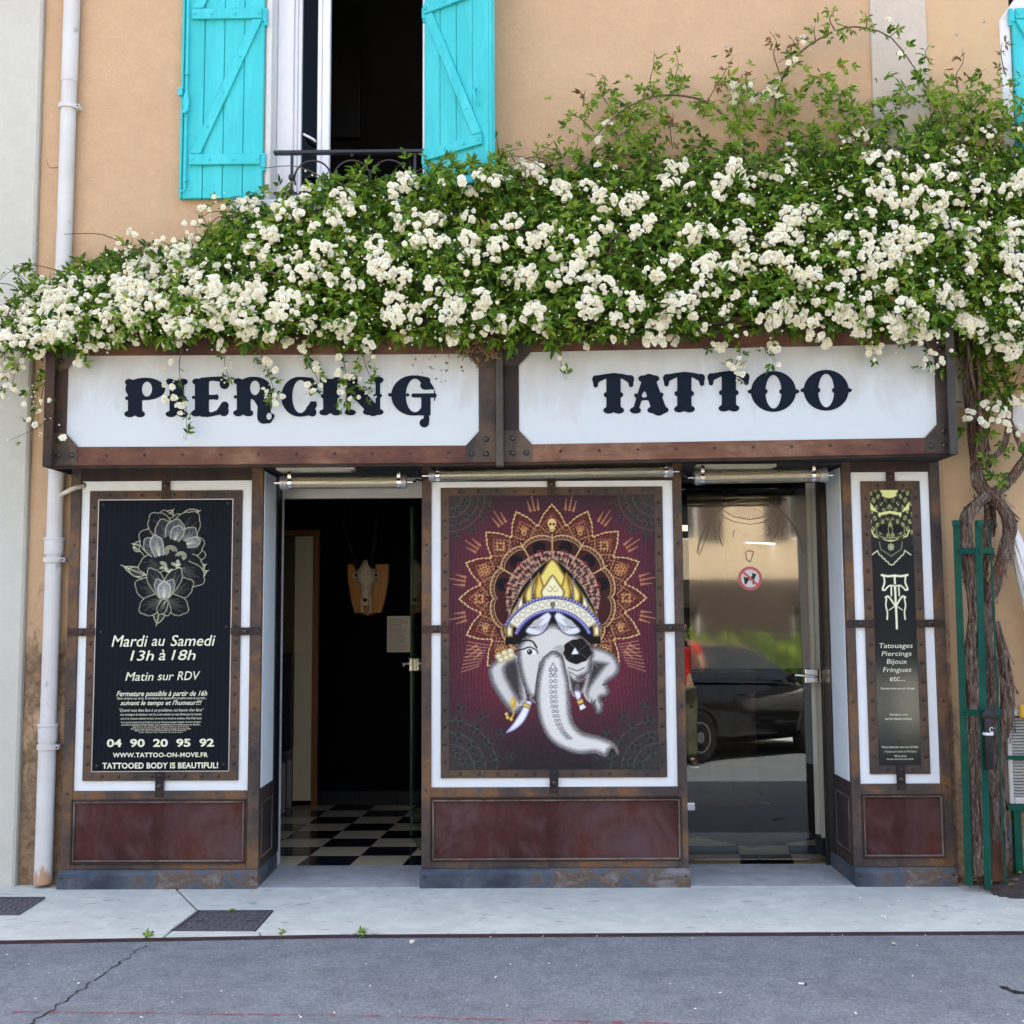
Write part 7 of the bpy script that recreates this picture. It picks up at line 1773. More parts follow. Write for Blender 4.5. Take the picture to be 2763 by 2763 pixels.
# ================================================================== RIGHT-HAND CORNER
tg = thing('trunk_guard', 'dark green metal guard of flat bars round the vine trunks', 'trunk guard', tuple(PG('T2',1250,1700)))
def flat(path, w, th_, nrm=Vector((0,-1,0))):
    """flat bar along a path, its broad side facing nrm"""
    m = MB(); n = len(path); vs_ = []
    for i, p in enumerate(path):
        t = (path[min(i+1,n-1)]-path[max(i-1,0)]).normalized(); s_ = t.cross(nrm); s_.normalize(); k = s_.cross(t).normalized()
        vs_ += [tuple(p+s_*w/2+k*th_/2), tuple(p-s_*w/2+k*th_/2), tuple(p-s_*w/2-k*th_/2), tuple(p+s_*w/2-k*th_/2)]
    fs = [(i*4+j,i*4+(j+1)%4,(i+1)*4+(j+1)%4,(i+1)*4+j) for i in range(n-1) for j in range(4)]+[(3,2,1,0),tuple((n-1)*4+j for j in range(4))]
    return m.add(vs_, fs)
GY0, GY1, GY2 = -0.145, -0.225, -0.165
b0t, b0b = P('T1',1128,590,GY0), PG('T2',1140,1722,GZ); b0b = Vector((P('T2',1140,1700,GY0).x, GY0, GZ+0.035))
b1t, b1b = P('T1',1318,590,GY1), Vector((P('T2',1290,1700,GY1).x, GY1, GZ+0.035))
b2t, b2b = P('T1',1420,600,GY2), Vector((P('T2',1430,1700,GY2).x, GY2, GZ+0.035))
for tp, bt_, w, nr in ((b0t,b0b,0.036,Vector((-0.5,-1,0))),(b1t,b1b,0.036,Vector((0,-1,0))),(b2t,b2b,0.030,Vector((0.9,-0.6,0)))):
    nr.normalize()
    hook = [bt_, bt_.lerp(tp,0.5), tp, tp+Vector((0,0,0.018)), tp+Vector((0,0,0.030))-nr*-0.014, tp+Vector((0,0,0.018))+nr*0.03, tp+nr*0.032-Vector((0,0,0.012))]
    hook = [bt_, bt_.lerp(tp,0.5), tp]+[tp+nr*(0.016-0.016*cos(q))+Vector((0,0,0.016*sin(q))) for q in np.linspace(0.4,pi,6)]+[tp+nr*0.032-Vector((0,0,0.014))]
    obj('upright', flat(hook, w, 0.005, nr), M['green'], tg, bevel=0.001)
for ka, kb, ya in (('T1','T1',822),('T2','T2',430)):
    yy = ya
    z = P(ka,1300 if ka=='T1' else 1230,yy,GY1).z
    f_ = lambda a, b: a+(b-a)*((z-b0b.z)/(b0t.z-b0b.z))
    q0 = b0b.lerp(b0t,(z-b0b.z)/(b0t.z-b0b.z)); q1 = b1b.lerp(b1t,(z-b1b.z)/(b1t.z-b1b.z)); q2 = b2b.lerp(b2t,(z-b2b.z)/(b2t.z-b2b.z))
    wall_pt = Vector((q0.x-0.02,0.078,z)); wall2 = Vector((q2.x+0.03,0.078,z))
    for a, b in ((q0+Vector((0,-0.0045,0)),q1+Vector((0,-0.006,0))),(q1+Vector((0,-0.0065,0)),q2+Vector((0.012,-0.006,0))),(q2+Vector((0.0125,-0.006,0)),wall2)):
        a = Vector((a.x,a.y,z)); b = Vector((b.x,b.y,z)); e = (b-a).normalized(); nr = Vector((e.y,-e.x,0))
        obj('band', flat([a,b], 0.032, 0.005, nr if nr.y < 0 else -nr), M['green'], tg, bevel=0.001)
    for q in (q0,q1,q2): obj('band_bolt', MB().dome((q.x, q.y-0.0095, z), 0.007, 0.005), M['green'], tg)
# black case strapped to the guard
cs = P('T2',1298,650,-0.24)
bc = thing('black_case', 'black cylindrical pump with a white band strapped to the green guard', 'pump', (cs.x,-0.24,P('T2',1298,875,-0.24).z))
zt_, zb_ = P('T2',1298,470,-0.24).z, P('T2',1298,875,-0.24).z; rc = 40*0.3365/CAM_F*5.86
obj('barrel', MB().lathe([(rc*0.85,zb_),(rc,zb_+0.01),(rc,zt_-0.02),(rc*0.9,zt_)], (cs.x,-0.24,0), 'Z', 20), M['black'], bc, smooth=40)
obj('top_cap', MB().lathe([(rc*0.5,-0.012),(rc*1.1,-0.006),(rc*1.15,0.008),(rc*0.4,0.016)], P('T2',1286,450,-0.25), 'Y', 20), M['black'], bc, smooth=40)
zz = P('T2',1298,592,-0.24).z; obj('white_band', MB().lathe([(rc*1.02,zz-0.007),(rc*1.02,zz+0.007)], (cs.x,-0.24,0), 'Z', 20), M['sticker_white'], bc, smooth=40)
zz = P('T2',1312,558,-0.24).z; obj('white_mark', MB().tube([Vector((cs.x+0.008+0.009*cos(q), -0.24-rc-0.001, zz+0.012*sin(q))) for q in np.linspace(0.5,5.6,12)], 0.0022, 6), M['sticker_white'], bc)
obj('bracket', MB().box(cs.x-0.012, cs.x+0.06, -0.22, -0.205, zt_-0.005, zt_+0.07), M['black'], bc, bevel=0.003)
# rusty pot
PZ = 0.03
pt_ = thing('rusty_pot', 'rusty cylindrical iron pot standing among litter at the trunk foot', 'pot', (P('T2',1342,1720,-0.10).x,-0.10,PZ))
px_ = P('T2',1342,1600,-0.10).x; ztp = P('T2',1342,1480,-0.16).z; rp = 68*0.3365/CAM_F*6.05
obj('wall', MB().lathe([(rp*0.92,PZ+0.002),(rp,PZ+0.02),(rp,ztp-0.01),(rp*1.03,ztp),(rp*0.97,ztp),(rp*0.95,ztp-0.02),(rp*0.93,PZ+0.10)], (px_,-0.10,0), 'Z', 28), M['pot'], pt_, smooth=40)
obj('soil', MB().lathe([(rp*0.93,ztp-0.035),(rp*0.2,ztp-0.025)], (px_,-0.10,0), 'Z', 20), M['soil'], pt_)
# slanting stick
sk_ = thing('leaning_stick', 'grey wooden stick leaning beside the rusty pot', 'stick', tuple(PG('T2',1555,1785)))
a = PG('T2',1555,1785); a.z = GZ+0.004; b = P('T2',1438,1270,0.04)
obj('shaft', flat([a, a.lerp(b,0.5), b], 0.030, 0.018, Vector((0.3,-1,0)).normalized()), M['stick'], sk_, bevel=0.003)
# air conditioner on a bracket, folded parasol, wall box, white board
ax0 = P('T2',1436,800,-0.02).x; az1, az0 = P('T2',1500,395,-0.02).z, P('T2',1500,1150,-0.02).z
ac = thing('air_conditioner', 'cream air conditioning unit with horizontal louvres at the right edge', 'air conditioner', (ax0+0.4,0.0,az0))
obj('casing', MB().box(ax0, ax0+0.85, -0.02, 0.077, az0, az1).box(ax0+0.0005, ax0+0.0265, -0.05, -0.0205, az0, az1).box(ax0+0.027, ax0+0.85, -0.05, -0.0205, az1-0.035, az1).box(ax0+0.027, ax0+0.85, -0.05, -0.0205, az0, az0+0.035), M['ac'], ac, bevel=0.004)
n = 26
for i in range(n):
    z = az0+0.04+(az1-az0-0.08)*(i+0.5)/n
    obj('louvre', MB().add([(ax0+0.030,-0.046,z-0.005),(ax0+0.82,-0.046,z-0.005),(ax0+0.82,-0.028,z+0.004),(ax0+0.030,-0.028,z+0.004),(ax0+0.030,-0.044,z-0.008),(ax0+0.82,-0.044,z-0.008),(ax0+0.82,-0.026,z+0.001),(ax0+0.030,-0.026,z+0.001)], [(0,1,2,3),(4,7,6,5),(0,4,5,1),(1,5,6,2),(2,6,7,3),(3,7,4,0)]), M['ac'], ac)
obj('grille_back', MB().box(ax0+0.027, ax0+0.85, -0.0235, -0.0207, az0+0.036, az1-0.036), M['black'], ac)
obj('bracket', MB().box(ax0-0.01, ax0+0.86, -0.05, -0.01, az0-0.035, az0-0.002).box(ax0-0.01, ax0+0.86, -0.056, -0.051, P('T2',1500,785,-0.05).z-0.010, P('T2',1500,768,-0.05).z).box(ax0+0.02, ax0+0.06, -0.045, -0.012, GZ+0.005, az0-0.036), M['green'], ac)
yb = P('T2',1570,430,-0.1); obj('yellow_tag', MB().box(yb.x, yb.x+0.12, -0.075, -0.052, yb.z-0.03, yb.z+0.04), M['yellow'], ac, bevel=0.008)
ps = thing('folded_parasol', 'white folded parasol leaning against the wall at the right edge', 'parasol', tuple(P('T1',1800,1500,-0.05)))
apx = P('T1',1560,500,-0.04)
pend = apx+Vector((0.44,0.0,-1.55)); pdir = (pend-apx).normalized(); pn_ = pdir.orthogonal().normalized(); pm_ = pdir.cross(pn_)
for i in range(9):
    a_ = 2*pi*i/9; o_ = pn_*cos(a_)+pm_*sin(a_); L = 1.05+0.05*((i*5)%3)
    if (apx+o_*0.075).y > 0.03: o_.y *= 0.4
    obj('canvas_fold', MB().tube(spline([apx+o_*0.012, apx+pdir*L*0.35+o_*0.040, apx+pdir*L*0.75+o_*0.066, apx+pdir*L+o_*0.072], 14), [0.012,0.024,0.034,0.030], 10, flat=0.7), M['canvas'], ps, smooth=60)
obj('pole', MB().tube([apx-pdir*0.05, pend], 0.016, 12), M['alu'], ps, smooth=50)
wb_ = thing('alarm_box', 'cream alarm box on the wall just right of the fascia', 'alarm box', tuple(P('F',1580,900,0.04)))
a, b = P('F',1545,735,0.02), P('F',1606,965,0.02)
obj('cover', MB().prism([(a.x,b.z),(b.x,b.z-0.01),(b.x-0.005,a.z-0.04),(b.x-0.03,a.z),(a.x,a.z)], 0.01, 0.079), M['hose'], wb_, bevel=0.006, segs=2)
obj('grille', MB().box(a.x+0.01, b.x-0.004, 0.02, 0.079, b.z-0.036, b.z-0.012), M['slot'], wb_, bevel=0.003)
sb_ = P('F',1830,980,0.06); sb2 = P('F',1990,1140,0.06)
bd_ = thing('white_board', 'white board on the wall behind the vine branches', 'board', tuple(sb2))
obj('face', MB().prism([(sb_.x,sb_.z-0.06),(sb_.x+0.08,sb2.z),(sb2.x+0.4,sb2.z-0.03),(sb2.x+0.4,sb_.z+0.05),(sb_.x+0.03,sb_.z)], 0.06, 0.079), M['canvas'], bd_, bevel=0.004)

# ================================================================== LITTER AND WEEDS
cxs, cys = PG('T2',1330,1740).x, -0.10
sd = []
for i in range(1500):
    p = PG('T2', random.gauss(1360,150), random.gauss(1752,42)); 
    if p.x < Rx1+0.03 or p.y > 0.06: continue
    sd.append((random.randrange(5), basis((p.x,p.y,GZ+0.07*max(0,1-((p.x-cxs-0.2)/0.42)**2-((p.y+0.08)/0.26)**2)**0.7+random.uniform(0.006,0.020)), (random.gauss(0,.5),random.gauss(0,.5),1), random.uniform(0,6), random.uniform(0.22,0.6))))
tag(scatter('leaf_litter', LEAF, sd, M['dry'], None), 'brown leaf litter heaped at the foot of the vine trunks', 'leaf litter')
hp = MB(); N = 26
for i in range(N):
    for j in range(14):
        x = cxs-0.16+i/(N-1)*0.95; y = -0.36+j/13*0.44; r2 = ((x-cxs-0.2)/0.42)**2+((y+0.08)/0.26)**2
        hp.v.append((x, y, GZ+0.003+0.075*max(0,1-r2)**0.7+0.008*max(0,1-r2)*mnoise.noise(Vector((x*30,y*30,0))) if r2 < 1 else GZ-0.01))
hp.f = [(i*14+j,(i+1)*14+j,(i+1)*14+j+1,i*14+j+1) for i in range(N-1) for j in range(13)]
tag(obj('soil_heap', hp, M['soil'], smooth=60), 'dark soil spilling onto the pavement round the vine trunks', 'soil', kind='stuff')
pet = []
for i in range(260):
    if random.random() < 0.4: p = PG('S', random.uniform(0,2763), random.gauss(2522,6), RZ); z = RZ+0.004
    elif random.random() < 0.5: p = PG('S', random.uniform(0,2763), random.uniform(2530,2760), RZ); z = RZ+0.004
    else: p = PG('S', 2763-abs(random.gauss(0,600)), random.uniform(2395,2510)); z = GZ+0.004
    if p.y > -0.05: continue
    pet.append((0, basis((p.x,p.y,z), (random.gauss(0,.3),random.gauss(0,.3),1), random.uniform(0,6), random.uniform(0.5,1.4))))
pv = np.array([(-0.005,0,0),(0,-0.0035,0.001),(0.005,0,0.0015),(0,0.0035,0.001)]); tag(scatter('fallen_petals', [(pv,[(0,1,2,3)])], pet, M['petal'], None), 'fallen white petals scattered over pavement and road', 'petals')
for k,x,y,z in (('G3',1172,356,GZ),('G3',1228,502,RZ),('G2',455,525,RZ)):
    p = PG(k,x,y,z); me = mesh_of('fallen_blossom', MB(), M['petal'])
    tv, tf = BLOOM[0]; me.clear_geometry(); me.from_pydata(tv.tolist(), [], tf); me.update()
    o = link('fallen_blossom', me, None, (p.x,p.y,z+0.004)); o.rotation_euler = (0.3,0.2,random.uniform(0,6)); o.scale = (0.7,)*3
    tag(o, {1172:'crumpled white blossom lying on the pavement',1228:'crumpled white blossom lying on the road near the kerb right of centre',455:'white blossom lying on the road by the kerb below the open doorway'}[x], 'blossom', 'fallen blossoms')
p0, p1 = PG('G3',712,716,RZ), PG('G3',757,721,RZ)
cg = thing('cigarette_end', 'white cigarette end with a dark tip lying on the road', 'cigarette end', (p0.x,p0.y,RZ))
d_ = (p1-p0); up1 = Vector((0,0,0.005))
obj('paper', MB().tube([p0+up1, p0+d_*0.68+up1], 0.004, 8), M['sticker_white'], cg, smooth=50); obj('tip', MB().tube([p0+d_*0.69+up1, p1+up1], 0.0039, 8), M['frame_dark'], cg, smooth=50)
tr_ = MB(); a = PG('G3',1810,735,RZ); b = PG('G3',1935,768,RZ)
tpath = [a.lerp(b,u)+Vector((0,0.012*sin(u*9),0)) for u in np.linspace(0,1.6,18)]
tag(obj('tar_smear', ribbon(tpath, 0.014, RZ+0.003, 0.7), M['crack']), 'black tar smear on the road at the right picture edge', 'tar smear')
for (k,x,y,z,s_), lab in zip((('G1',845,512,RZ,1.0),('G1',1350,338,GZ,0.5),('G1',1450,492,RZ,0.4),('G1',1645,490,RZ,0.7),('G2',170,488,RZ,0.9)),
     ('green weed at the kerb where the road crack ends','tiny weed growing at the back edge of the iron cover','smallest weed at the kerb in front of the iron cover','green weed at the kerb right of the iron cover','green weed at the kerb below the open doorway')):
    p = PG(k,x,y,z); w_ = thing('weed', lab, 'weed', (p.x,p.y,z), group='weeds along the kerb')
    lf = []
    for i in range(12):
        a = random.uniform(0,2*pi); lf.append((random.randrange(5), basis((p.x+0.012*cos(a)*s_,p.y+0.006*sin(a)*s_,z+0.008*s_), (cos(a)*0.8,sin(a)*0.6-0.3,0.9), random.uniform(0,6), s_*random.uniform(0.4,0.8))))
    scatter('leaves', LEAF, lf, M['leaf_young'], w_); obj('root_tuft', MB().lathe([(0.008*s_,z),(0.004*s_,z+0.02*s_)], (p.x,p.y,0), 'Z', 6), M['twig'], w_)
# ================================================================== THE OTHER SIDE OF THE STREET (lights the facade, shows in the glass)
mb = MB(); mb.box(-14,14,-12.6,-9.3,-0.115,0.04)
tag(obj('far_pavement', mb, M['pave']), None, kind='structure')
def house_opp(label, x0, x1, y, hgt, m, low=None):
    t = thing('street_house', label, 'house', ((x0+x1)/2,y-2,0.04), group='houses across the street')
    n = max(2, int((x1-x0)/2.6)); w = (x1-x0)/n
    ws = []
    for fl_ in (0.9, 3.7):
        for i in range(n): ws.append((x0+w*(i+0.5)-0.5, x0+w*(i+0.5)+0.5, fl_, fl_+1.5))
    mbx = MB(); mlo = MB(); xs = sorted({x0,x1}|{q for a in ws for q in a[:2]}); zs = [0.04,0.9,2.4,2.9,3.7,5.2,hgt]
    for a, b in zip(xs, xs[1:]):
        for c, d in zip(zs, zs[1:]):
            if any(abs(q[0]-a) < 1e-6 and abs(q[2]-c) < 1e-6 for q in ws): continue
            (mlo if (low and d < 3.0) else mbx).box(a,b,y-0.3,y,c,d)
    obj('wall', mbx, m, t)
    if low: obj('ground_floor_front', mlo, low, t)
    for a, b, c, d in ws:
        f_ = obj('window', ring(MB(), (a,b,c,d), 0.06, y-0.18, y-0.12), M['pvc'], t); obj('pane', MB().box(a+0.06,b-0.06,y-0.16,y-0.15,c+0.06,d-0.06), M['car_glass'], f_)
        for s0 in (a-0.5, b): obj('shutter', MB().box(s0,s0+0.5,y+0.002,y+0.035,c,d), M['dark_front'] if low else M['doorwood'], t, bevel=0.004)
    obj('roof', MB().add([(x0-0.2,y+0.4,hgt),(x1+0.2,y+0.4,hgt),(x1+0.2,y-5,hgt+1.6),(x0-0.2,y-5,hgt+1.6),(x0-0.2,y-5,hgt)  ,(x1+0.2,y-5,hgt)], [(0,1,2,3),(0,3,4),(1,5,2),(0,4,5,1),(3,2,5,4)]), M['roof_tile'], t)
    return t
house_opp('cream house across the street reflected at the left of the door glass', -12, -1.5, -14.5, 6.3, M['wall_opp'])
house_opp('cream house across the street behind the iron fence', -1.2, 13, -15.5, 6.3, M['wall_opp'], M['dark_front'])
fe = thing('iron_fence', 'dark iron fence of slim uprights across the street', 'fence', (3,-12.7,0.04))
obj('base_wall', MB().box(-1.4,9,-12.85,-12.65,-0.1,0.5), M['wall_opp'], fe)
for z in (0.62, 1.75): obj('rail', MB().box(-1.4,9,-12.77,-12.74,z,z+0.03), M['iron'], fe)
for i in range(52): obj('upright', MB().box(-1.38+i*0.2,-1.36+i*0.2,-12.765,-12.745,0.501,1.9), M['iron'], fe)
hd = thing('hedge', 'green hedge behind the iron fence across the street', 'hedge', (3,-13.5,0.04))
hl = [(random.randrange(5), basis((random.uniform(-1.3,9), -13.0-random.random()*0.9, 0.1+1.5*random.random()), (random.gauss(0,.5),1,0.5), random.uniform(0,6), random.uniform(2.5,4.5))) for i in range(2600)]
scatter('foliage', LEAF, hl, M['leaf'], hd); obj('woody_core', MB().box(-1.3,9,-13.7,-13.3,0.0,1.4), M['leaf'], hd)

def car(label, loc, rot, paint, name='parked_car'):
    """small hatchback, built along local +X (nose), wheels on z=0"""
    t = thing(name, label, 'car', loc, group='cars parked across the street'); ORG[t.name] = Vector((0,0,0)); t.rotation_euler = (0,0,rot)
    # stations: x, half width, z sill, z belt ; lower body
    st_ = [(-1.88,0.66,0.42,0.86),(-1.80,0.76,0.30,0.98),(-1.45,0.82,0.22,1.00),(-0.6,0.84,0.20,0.98),(0.3,0.84,0.20,0.97),(0.95,0.83,0.21,0.94),(1.45,0.80,0.24,0.84),(1.78,0.74,0.30,0.72),(1.92,0.60,0.38,0.62)]
    V_ = []; n = 10
    for x, w, zs, zb in st_:
        for (u, v) in ((0,0),(0.75,0.0),(0.96,0.12),(1.0,0.40),(1.0,0.62),(0.985,0.80),(0.95,0.94),(0.80,1.0),(0.4,1.03),(0,1.04)):
            V_.append((x, w*u, zs+(zb-zs)*v))
    m_ = len(st_); full = V_+[(x,-y,z) for x,y,z in V_]; F_ = []
    for s_ in (0,1):
        o_ = s_*m_*n
        for i in range(m_-1):
            for k in range(n-1): F_.append((o_+i*n+k,o_+i*n+k+1,o_+(i+1)*n+k+1,o_+(i+1)*n+k))
    for i in (0,m_-1): F_.append(tuple(i*n+k for k in range(n))+tuple(m_*n+i*n+k for k in range(n-2,0,-1)))
    bo = obj('body', MB().add(full, F_), paint, t, local=True, smooth=50)
    bm2_ = bmesh.new(); bm2_.from_mesh(bo.data); bmesh.ops.remove_doubles(bm2_, verts=bm2_.verts, dist=0.0005); bm2_.to_mesh(bo.data); bm2_.free()
    gh = [(-1.74,0.70,0.96,0.97),(-1.40,0.66,0.98,1.38),(-0.9,0.62,0.97,1.47),(-0.1,0.62,0.96,1.48),(0.35,0.62,0.95,1.40),(1.12,0.72,0.90,0.91)]
    V_ = []
    for x, w, z0_, z1_ in gh: V_ += [(x,0.80 if z1_-z0_ > 0.05 else w,z0_),(x,w,z0_+(z1_-z0_)*0.9),(x,w*0.86,z1_),(x,0,z1_+0.015)]
    full = V_+[(x,-y,z) for x,y,z in V_]; F_ = []; k_ = len(gh)
    for s_ in (0,1):
        for i in range(k_-1):
            for k in range(3): F_.append((s_*k_*4+i*4+k,s_*k_*4+i*4+k+1,s_*k_*4+(i+1)*4+k+1,s_*k_*4+(i+1)*4+k))
    obj('roof', MB().add(full, F_), paint, t, local=True, smooth=30)
    for s_ in (-1,1):
        for xs_ in (((-1.28,1.02),(-0.52,1.02),(-0.52,1.39),(-1.14,1.36)),((-0.44,1.02),(0.78,0.98),(0.30,1.33),(-0.44,1.40))):
            q = []
            for x, z in xs_:
                z0_, z1_ = 0.97, np.interp(x,[g_[0] for g_ in gh],[g_[3] for g_ in gh]); u = (z-z0_)/max(0.05,(z1_-z0_)*0.9); wl = np.interp(x,[g_[0] for g_ in gh],[g_[1] for g_ in gh])
                q.append((x, s_*(0.80+(wl-0.80)*min(u,1)+0.006), z))
            obj('side_window', MB().add(q+[(a,b-s_*0.004,c) for a,b,c in q], [(0,1,2,3),(7,6,5,4),(0,4,5,1),(1,5,6,2),(2,6,7,3),(3,7,4,0)]), M['car_glass'], t, local=True)
        for wx in (-1.18, 1.22):
            w_ = obj('wheel', MB().lathe([(0.17,-0.09),(0.29,-0.10),(0.305,-0.06),(0.305,0.06),(0.29,0.10),(0.17,0.09)], (wx,s_*0.76,0.305), 'Y', 28), M['tyre'], t, local=True, smooth=40)
            obj('rim', MB().lathe([(0.02,s_*0.095),(0.12,s_*0.085),(0.19,s_*0.092),(0.19,s_*0.05)], (wx,s_*0.76,0.305), 'Y', 24), M['rim'], w_, local=True, smooth=30)
            obj('wheel_arch', MB().tube([Vector((wx+0.36*cos(a), s_*0.825, 0.305+0.36*sin(a))) for a in np.linspace(0.05,pi-0.05,16)], 0.03, 6), M['tyre'], t, local=True, smooth=50)
        obj('mirror', MB().lathe([(0.02,-0.05),(0.07,-0.03),(0.075,0.02),(0.03,0.05)], (0.62,s_*0.92,1.02), 'X', 12), paint, t, local=True, smooth=50)
        obj('headlight', MB().box(1.74,1.86,s_*0.44,s_*0.66,0.60,0.72), M['sticker_white'], t, local=True, bevel=0.02)
        obj('tail_lamp', MB().box(-1.86,-1.78,s_*0.52,s_*0.74,0.66,0.92), M['lamp_red'], t, local=True, bevel=0.02)
        obj('door_seam', MB().box(-0.485,-0.477,s_*0.838,s_*0.846,0.32,0.96), M['tyre'], t, local=True)
        obj('door_handle', MB().box(-0.36,-0.22,s_*0.842,s_*0.862,0.80,0.83), M['tyre'], t, local=True, bevel=0.005)
    for xa, xb, za, zb, w in ((0.40,1.06,1.37,0.965,0.56),(-1.44,-1.72,1.34,1.03,0.56)):
        e = 0.012 if xa > 0 else -0.012
        obj('windscreen' if xa > 0 else 'rear_window', MB().add([(xa+e,w*0.95,za+0.012),(xa+e,-w*0.95,za+0.012),(xb+e,-w*1.12,zb+0.012),(xb+e,w*1.12,zb+0.012),(xa,w*0.95,za),(xa,-w*0.95,za),(xb,-w*1.12,zb),(xb,w*1.12,zb)], [(0,1,2,3),(7,6,5,4),(0,4,5,1),(1,5,6,2),(2,6,7,3),(3,7,4,0)]), M['car_glass'], t, local=True)
    obj('bumper', MB().box(1.84,1.95,-0.62,0.62,0.34,0.50).box(-1.95,-1.84,-0.66,0.66,0.36,0.54), M['tyre'], t, local=True, bevel=0.03, segs=2)
    return t
car('black hatchback parked across the street, reflected in the door glass', (2.50,-8.30,RZ), radians(-41), M['car_dark'])
car('white hatchback parked beside the black one, reflected at the door edge', (5.9,-9.3,RZ), radians(-41), M['car_white'])

# ================================================================== THE PERSON SEEN IN THE GLASS
def skinned(name, pts, edges, root, m, parent, sub=2):
    me = bpy.data.meshes.new(name); me.from_pydata([p[:3] for p in pts], edges, []); o = link(name, me, parent)
    o.modifiers.new('skin', 'SKIN'); me.skin_vertices.new() if not me.skin_vertices else None
    sv = me.skin_vertices[0].data
    for i, p in enumerate(pts): sv[i].radius = (p[3], p[4] if len(p) > 4 else p[3]); sv[i].use_root = (i == root)
    s_ = o.modifiers.new('subsurf', 'SUBSURF'); s_.levels = s_.render_levels = sub
    me.materials.append(m)
    dg = bpy.context.evaluated_depsgraph_get(); ev = o.evaluated_get(dg); me2 = bpy.data.meshes.new_from_object(ev)
    o.modifiers.clear(); o.data = me2; bpy.data.meshes.remove(me)
    me2.polygons.foreach_set('use_smooth', [True]*len(me2.polygons))
    if not me2.materials: me2.materials.append(m)
    return o
pe = thing('person', 'person in red T-shirt and olive trousers reflected at the edge of the glass door', 'person', (1.86,-6.35,RZ)); ORG[pe.name] = Vector((0,0,0)); pe.rotation_euler = (0,0,radians(0))
# faces +Y (the shop), both hands lifted to hold a phone
B = [(0,0,0.96,.13,.10),(0,0.01,1.12,.12,.09),(0,0.0,1.30,.15,.10),(0,-0.01,1.42,.12,.08),(0,0.0,1.50,.055,.055),(0,0.02,1.58,.075,.085),(0,0.02,1.66,.078,.095),(0,0.015,1.73,.06,.07)]
E_ = [(i,i+1) for i in range(7)]
def limb(parent_i, pts):
    prev = parent_i
    for p in pts: B.append(p); E_.append((prev,len(B)-1)); prev = len(B)-1
    return prev
for s_ in (-1,1):
    limb(0, [(s_*0.10,0,0.90,.085,.085),(s_*0.11,0.01,0.70,.075,.075),(s_*0.115,0.015,0.50,.055,.06),(s_*0.12,-0.01,0.30,.055,.055),(s_*0.12,-0.02,0.10,.038,.04),(s_*0.125,0.03,0.05,.04,.035),(s_*0.13,0.13,0.035,.04,.025)])
    e = limb(3, [(s_*0.19,-0.01,1.40,.055,.055),(s_*0.24,0.02,1.24,.048,.048),(s_*0.25,0.06,1.12,.042,.042),(s_*0.17,0.24,1.24,.034,.034),(s_*0.09,0.36,1.38,.026,.026),(s_*0.075,0.39,1.43,.03,.018)])
body = skinned('body', B, E_, 0, M['skin'], pe)
for s_ in (-1,1):
    for k, (dz, L_) in enumerate(((0.03,0.070),(0.012,0.078),(-0.006,0.072),(-0.022,0.058))):
        a = Vector((s_*0.075,0.395,1.43+dz)); obj('finger', MB().tube(spline([a, a+Vector((s_*0.012,0.03,0.004)), a+Vector((-s_*0.012,0.045,0.004)), a+Vector((-s_*L_*0.55,0.040,0.0))],8), [0.009,0.0085,0.007], 8), M['skin'], pe, local=True, smooth=60)
    a = Vector((s_*0.075,0.375,1.44)); obj('thumb', MB().tube(spline([a,a+Vector((-s_*0.02,0.0,0.03)),a+Vector((-s_*0.035,0.008,0.05))],6), [0.011,0.008], 8), M['skin'], pe, local=True, smooth=60)
SH = [(0,0,0.93,.145,.115),(0,0.01,1.12,.14,.105),(0,0.0,1.30,.17,.115),(0,-0.01,1.42,.13,.09),(0,-0.005,1.47,.07,.068)]
SE = [(0,1),(1,2),(2,3),(3,4)]
for s_ in (-1,1):
    SH += [(s_*0.19,-0.01,1.40,.072,.072),(s_*0.235,0.01,1.27,.070,.070)]; SE += [(3,len(SH)-2),(len(SH)-2,len(SH)-1)]
skinned('shirt', SH, SE, 1, M['shirt_red'], pe)
TR = [(0,0,0.97,.14,.112)]; TE = []
for s_ in (-1,1):
    n0 = len(TR); TR += [(s_*0.10,0,0.88,.105,.105),(s_*0.11,0.01,0.68,.092,.092),(s_*0.115,0.015,0.48,.078,.08),(s_*0.12,-0.01,0.28,.072,.074),(s_*0.12,-0.015,0.10,.066,.07)]; TE += [(0,n0)]+[(n0+i,n0+i+1) for i in range(4)]
skinned('trousers', TR, TE, 0, M['trousers'], pe)
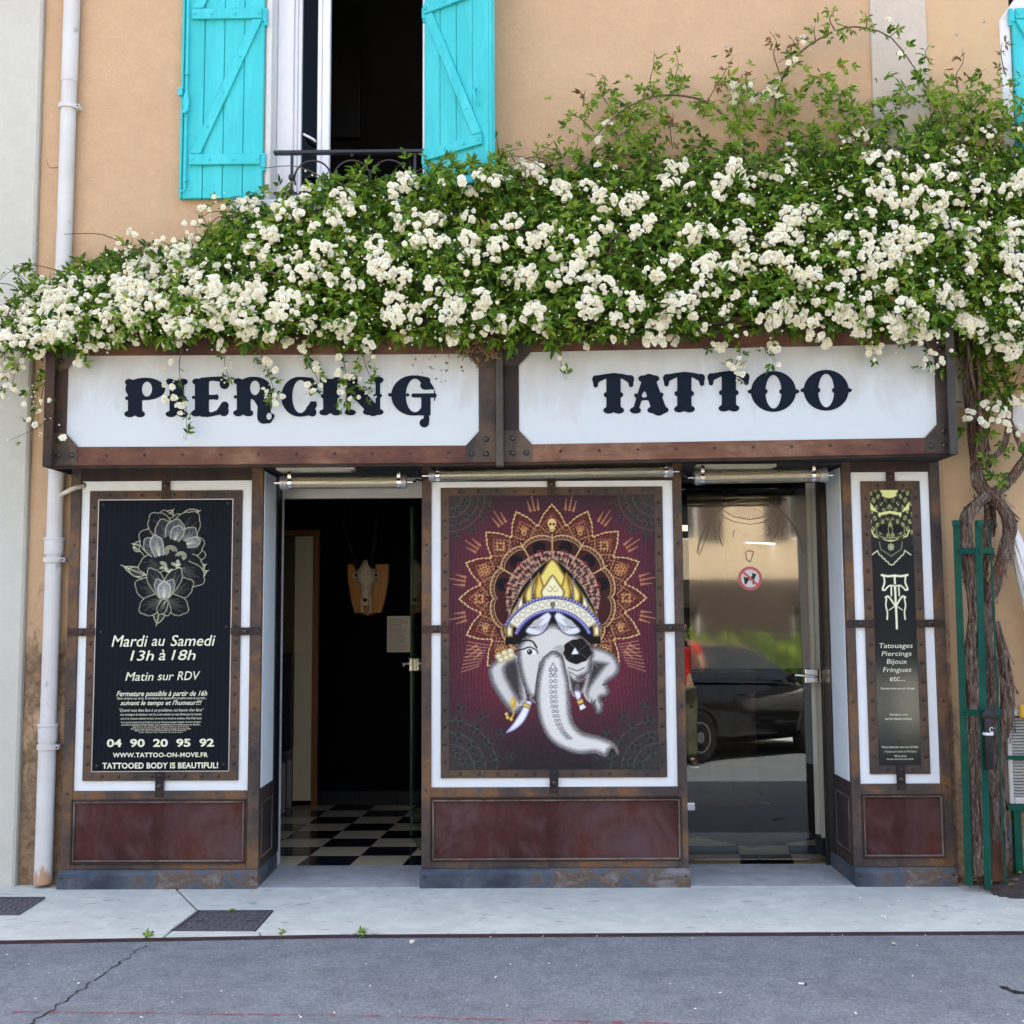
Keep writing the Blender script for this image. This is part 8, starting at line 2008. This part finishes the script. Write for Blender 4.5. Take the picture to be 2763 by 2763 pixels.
for s_ in (-1,1):
    so = obj('shoe', MB().add([(s_*0.125+a*0.048*w,y,z) for y,w,z0_,z1_ in ((-0.09,0.8,0.02,0.09),(0.0,0.95,0.02,0.10),(0.10,1.05,0.02,0.075),(0.19,0.75,0.02,0.05)) for a,z in ((-1,z0_),(1,z0_),(0.8,z1_),(-0.8,z1_))], [(i*4+j,i*4+(j+1)%4,(i+1)*4+(j+1)%4,(i+1)*4+j) for i in range(3) for j in range(4)]+[(3,2,1,0),(12,13,14,15)]), M['shoe'], pe, local=True, bevel=0.008)
    obj('sole', MB().slab([(s_*0.125-0.042,-0.10),(s_*0.125+0.042,-0.10),(s_*0.125+0.055,0.10),(s_*0.125+0.035,0.20),(s_*0.125-0.035,0.20),(s_*0.125-0.055,0.10)], 0.001, 0.022), M['sticker_white'], so, local=True)
hr = MB()
for zi, (z, r_) in enumerate(((1.64,0.088),(1.70,0.098),(1.76,0.090),(1.80,0.06),(1.82,0.02))):
    for k in range(16):
        a = 2*pi*k/16; fr = 0.78 if sin(a) > 0.3 and z < 1.72 else 1.0; hr.v.append((r_*cos(a)*0.92, -0.005+r_*sin(a)*fr*1.1, z))
hr.f = [(i*16+k,i*16+(k+1)%16,(i+1)*16+(k+1)%16,(i+1)*16+k) for i in range(4) for k in range(16)]+[tuple(64+k for k in range(16))]
obj('hair', hr, M['hair'], pe, local=True, smooth=60)
for s_ in (-1,1):
    obj('eye', MB().lathe([(0.002,0.010),(0.010,0.006),(0.012,0)], (s_*0.032,0.095,1.655), 'Y', 10), M['sticker_white'], pe, local=True, smooth=60); obj('pupil', MB().lathe([(0.005,0.003),(0.005,0)], (s_*0.032,0.1045,1.655), 'Y', 8), M['hair'], pe, local=True)
    obj('ear', MB().lathe([(0.006,-0.012),(0.026,-0.006),(0.028,0.004),(0.012,0.012)], (s_*0.082,0.015,1.64), 'X', 10), M['skin'], pe, local=True, smooth=60)
obj('nose', MB().add([(-0.012,0.098,1.61),(0.012,0.098,1.61),(0,0.128,1.615),(0,0.100,1.665)], [(0,1,2),(0,2,3),(1,3,2),(0,3,1)]), M['skin'], pe, local=True, bevel=0.004)
obj('mouth', MB().tube(spline([Vector((-0.022,0.098,1.578)),Vector((0,0.106,1.575)),Vector((0.022,0.098,1.578))],6), 0.004, 6), M['sticker_red'], pe, local=True)
ph_ = thing('phone', 'black phone held up by the person in red', 'phone', (1.86,-6.35+0.40,RZ+1.40)); ORG[ph_.name] = Vector((0,0,0))
obj('case', MB().box(-0.075,0.075,0.0,0.009,-0.005,0.072), M['black'], ph_, local=True, bevel=0.003); obj('lens', MB().lathe([(0.006,0.004),(0.007,0)], (0.055,0.0091,0.055), 'Y', 12), M['car_glass'], ph_, local=True)
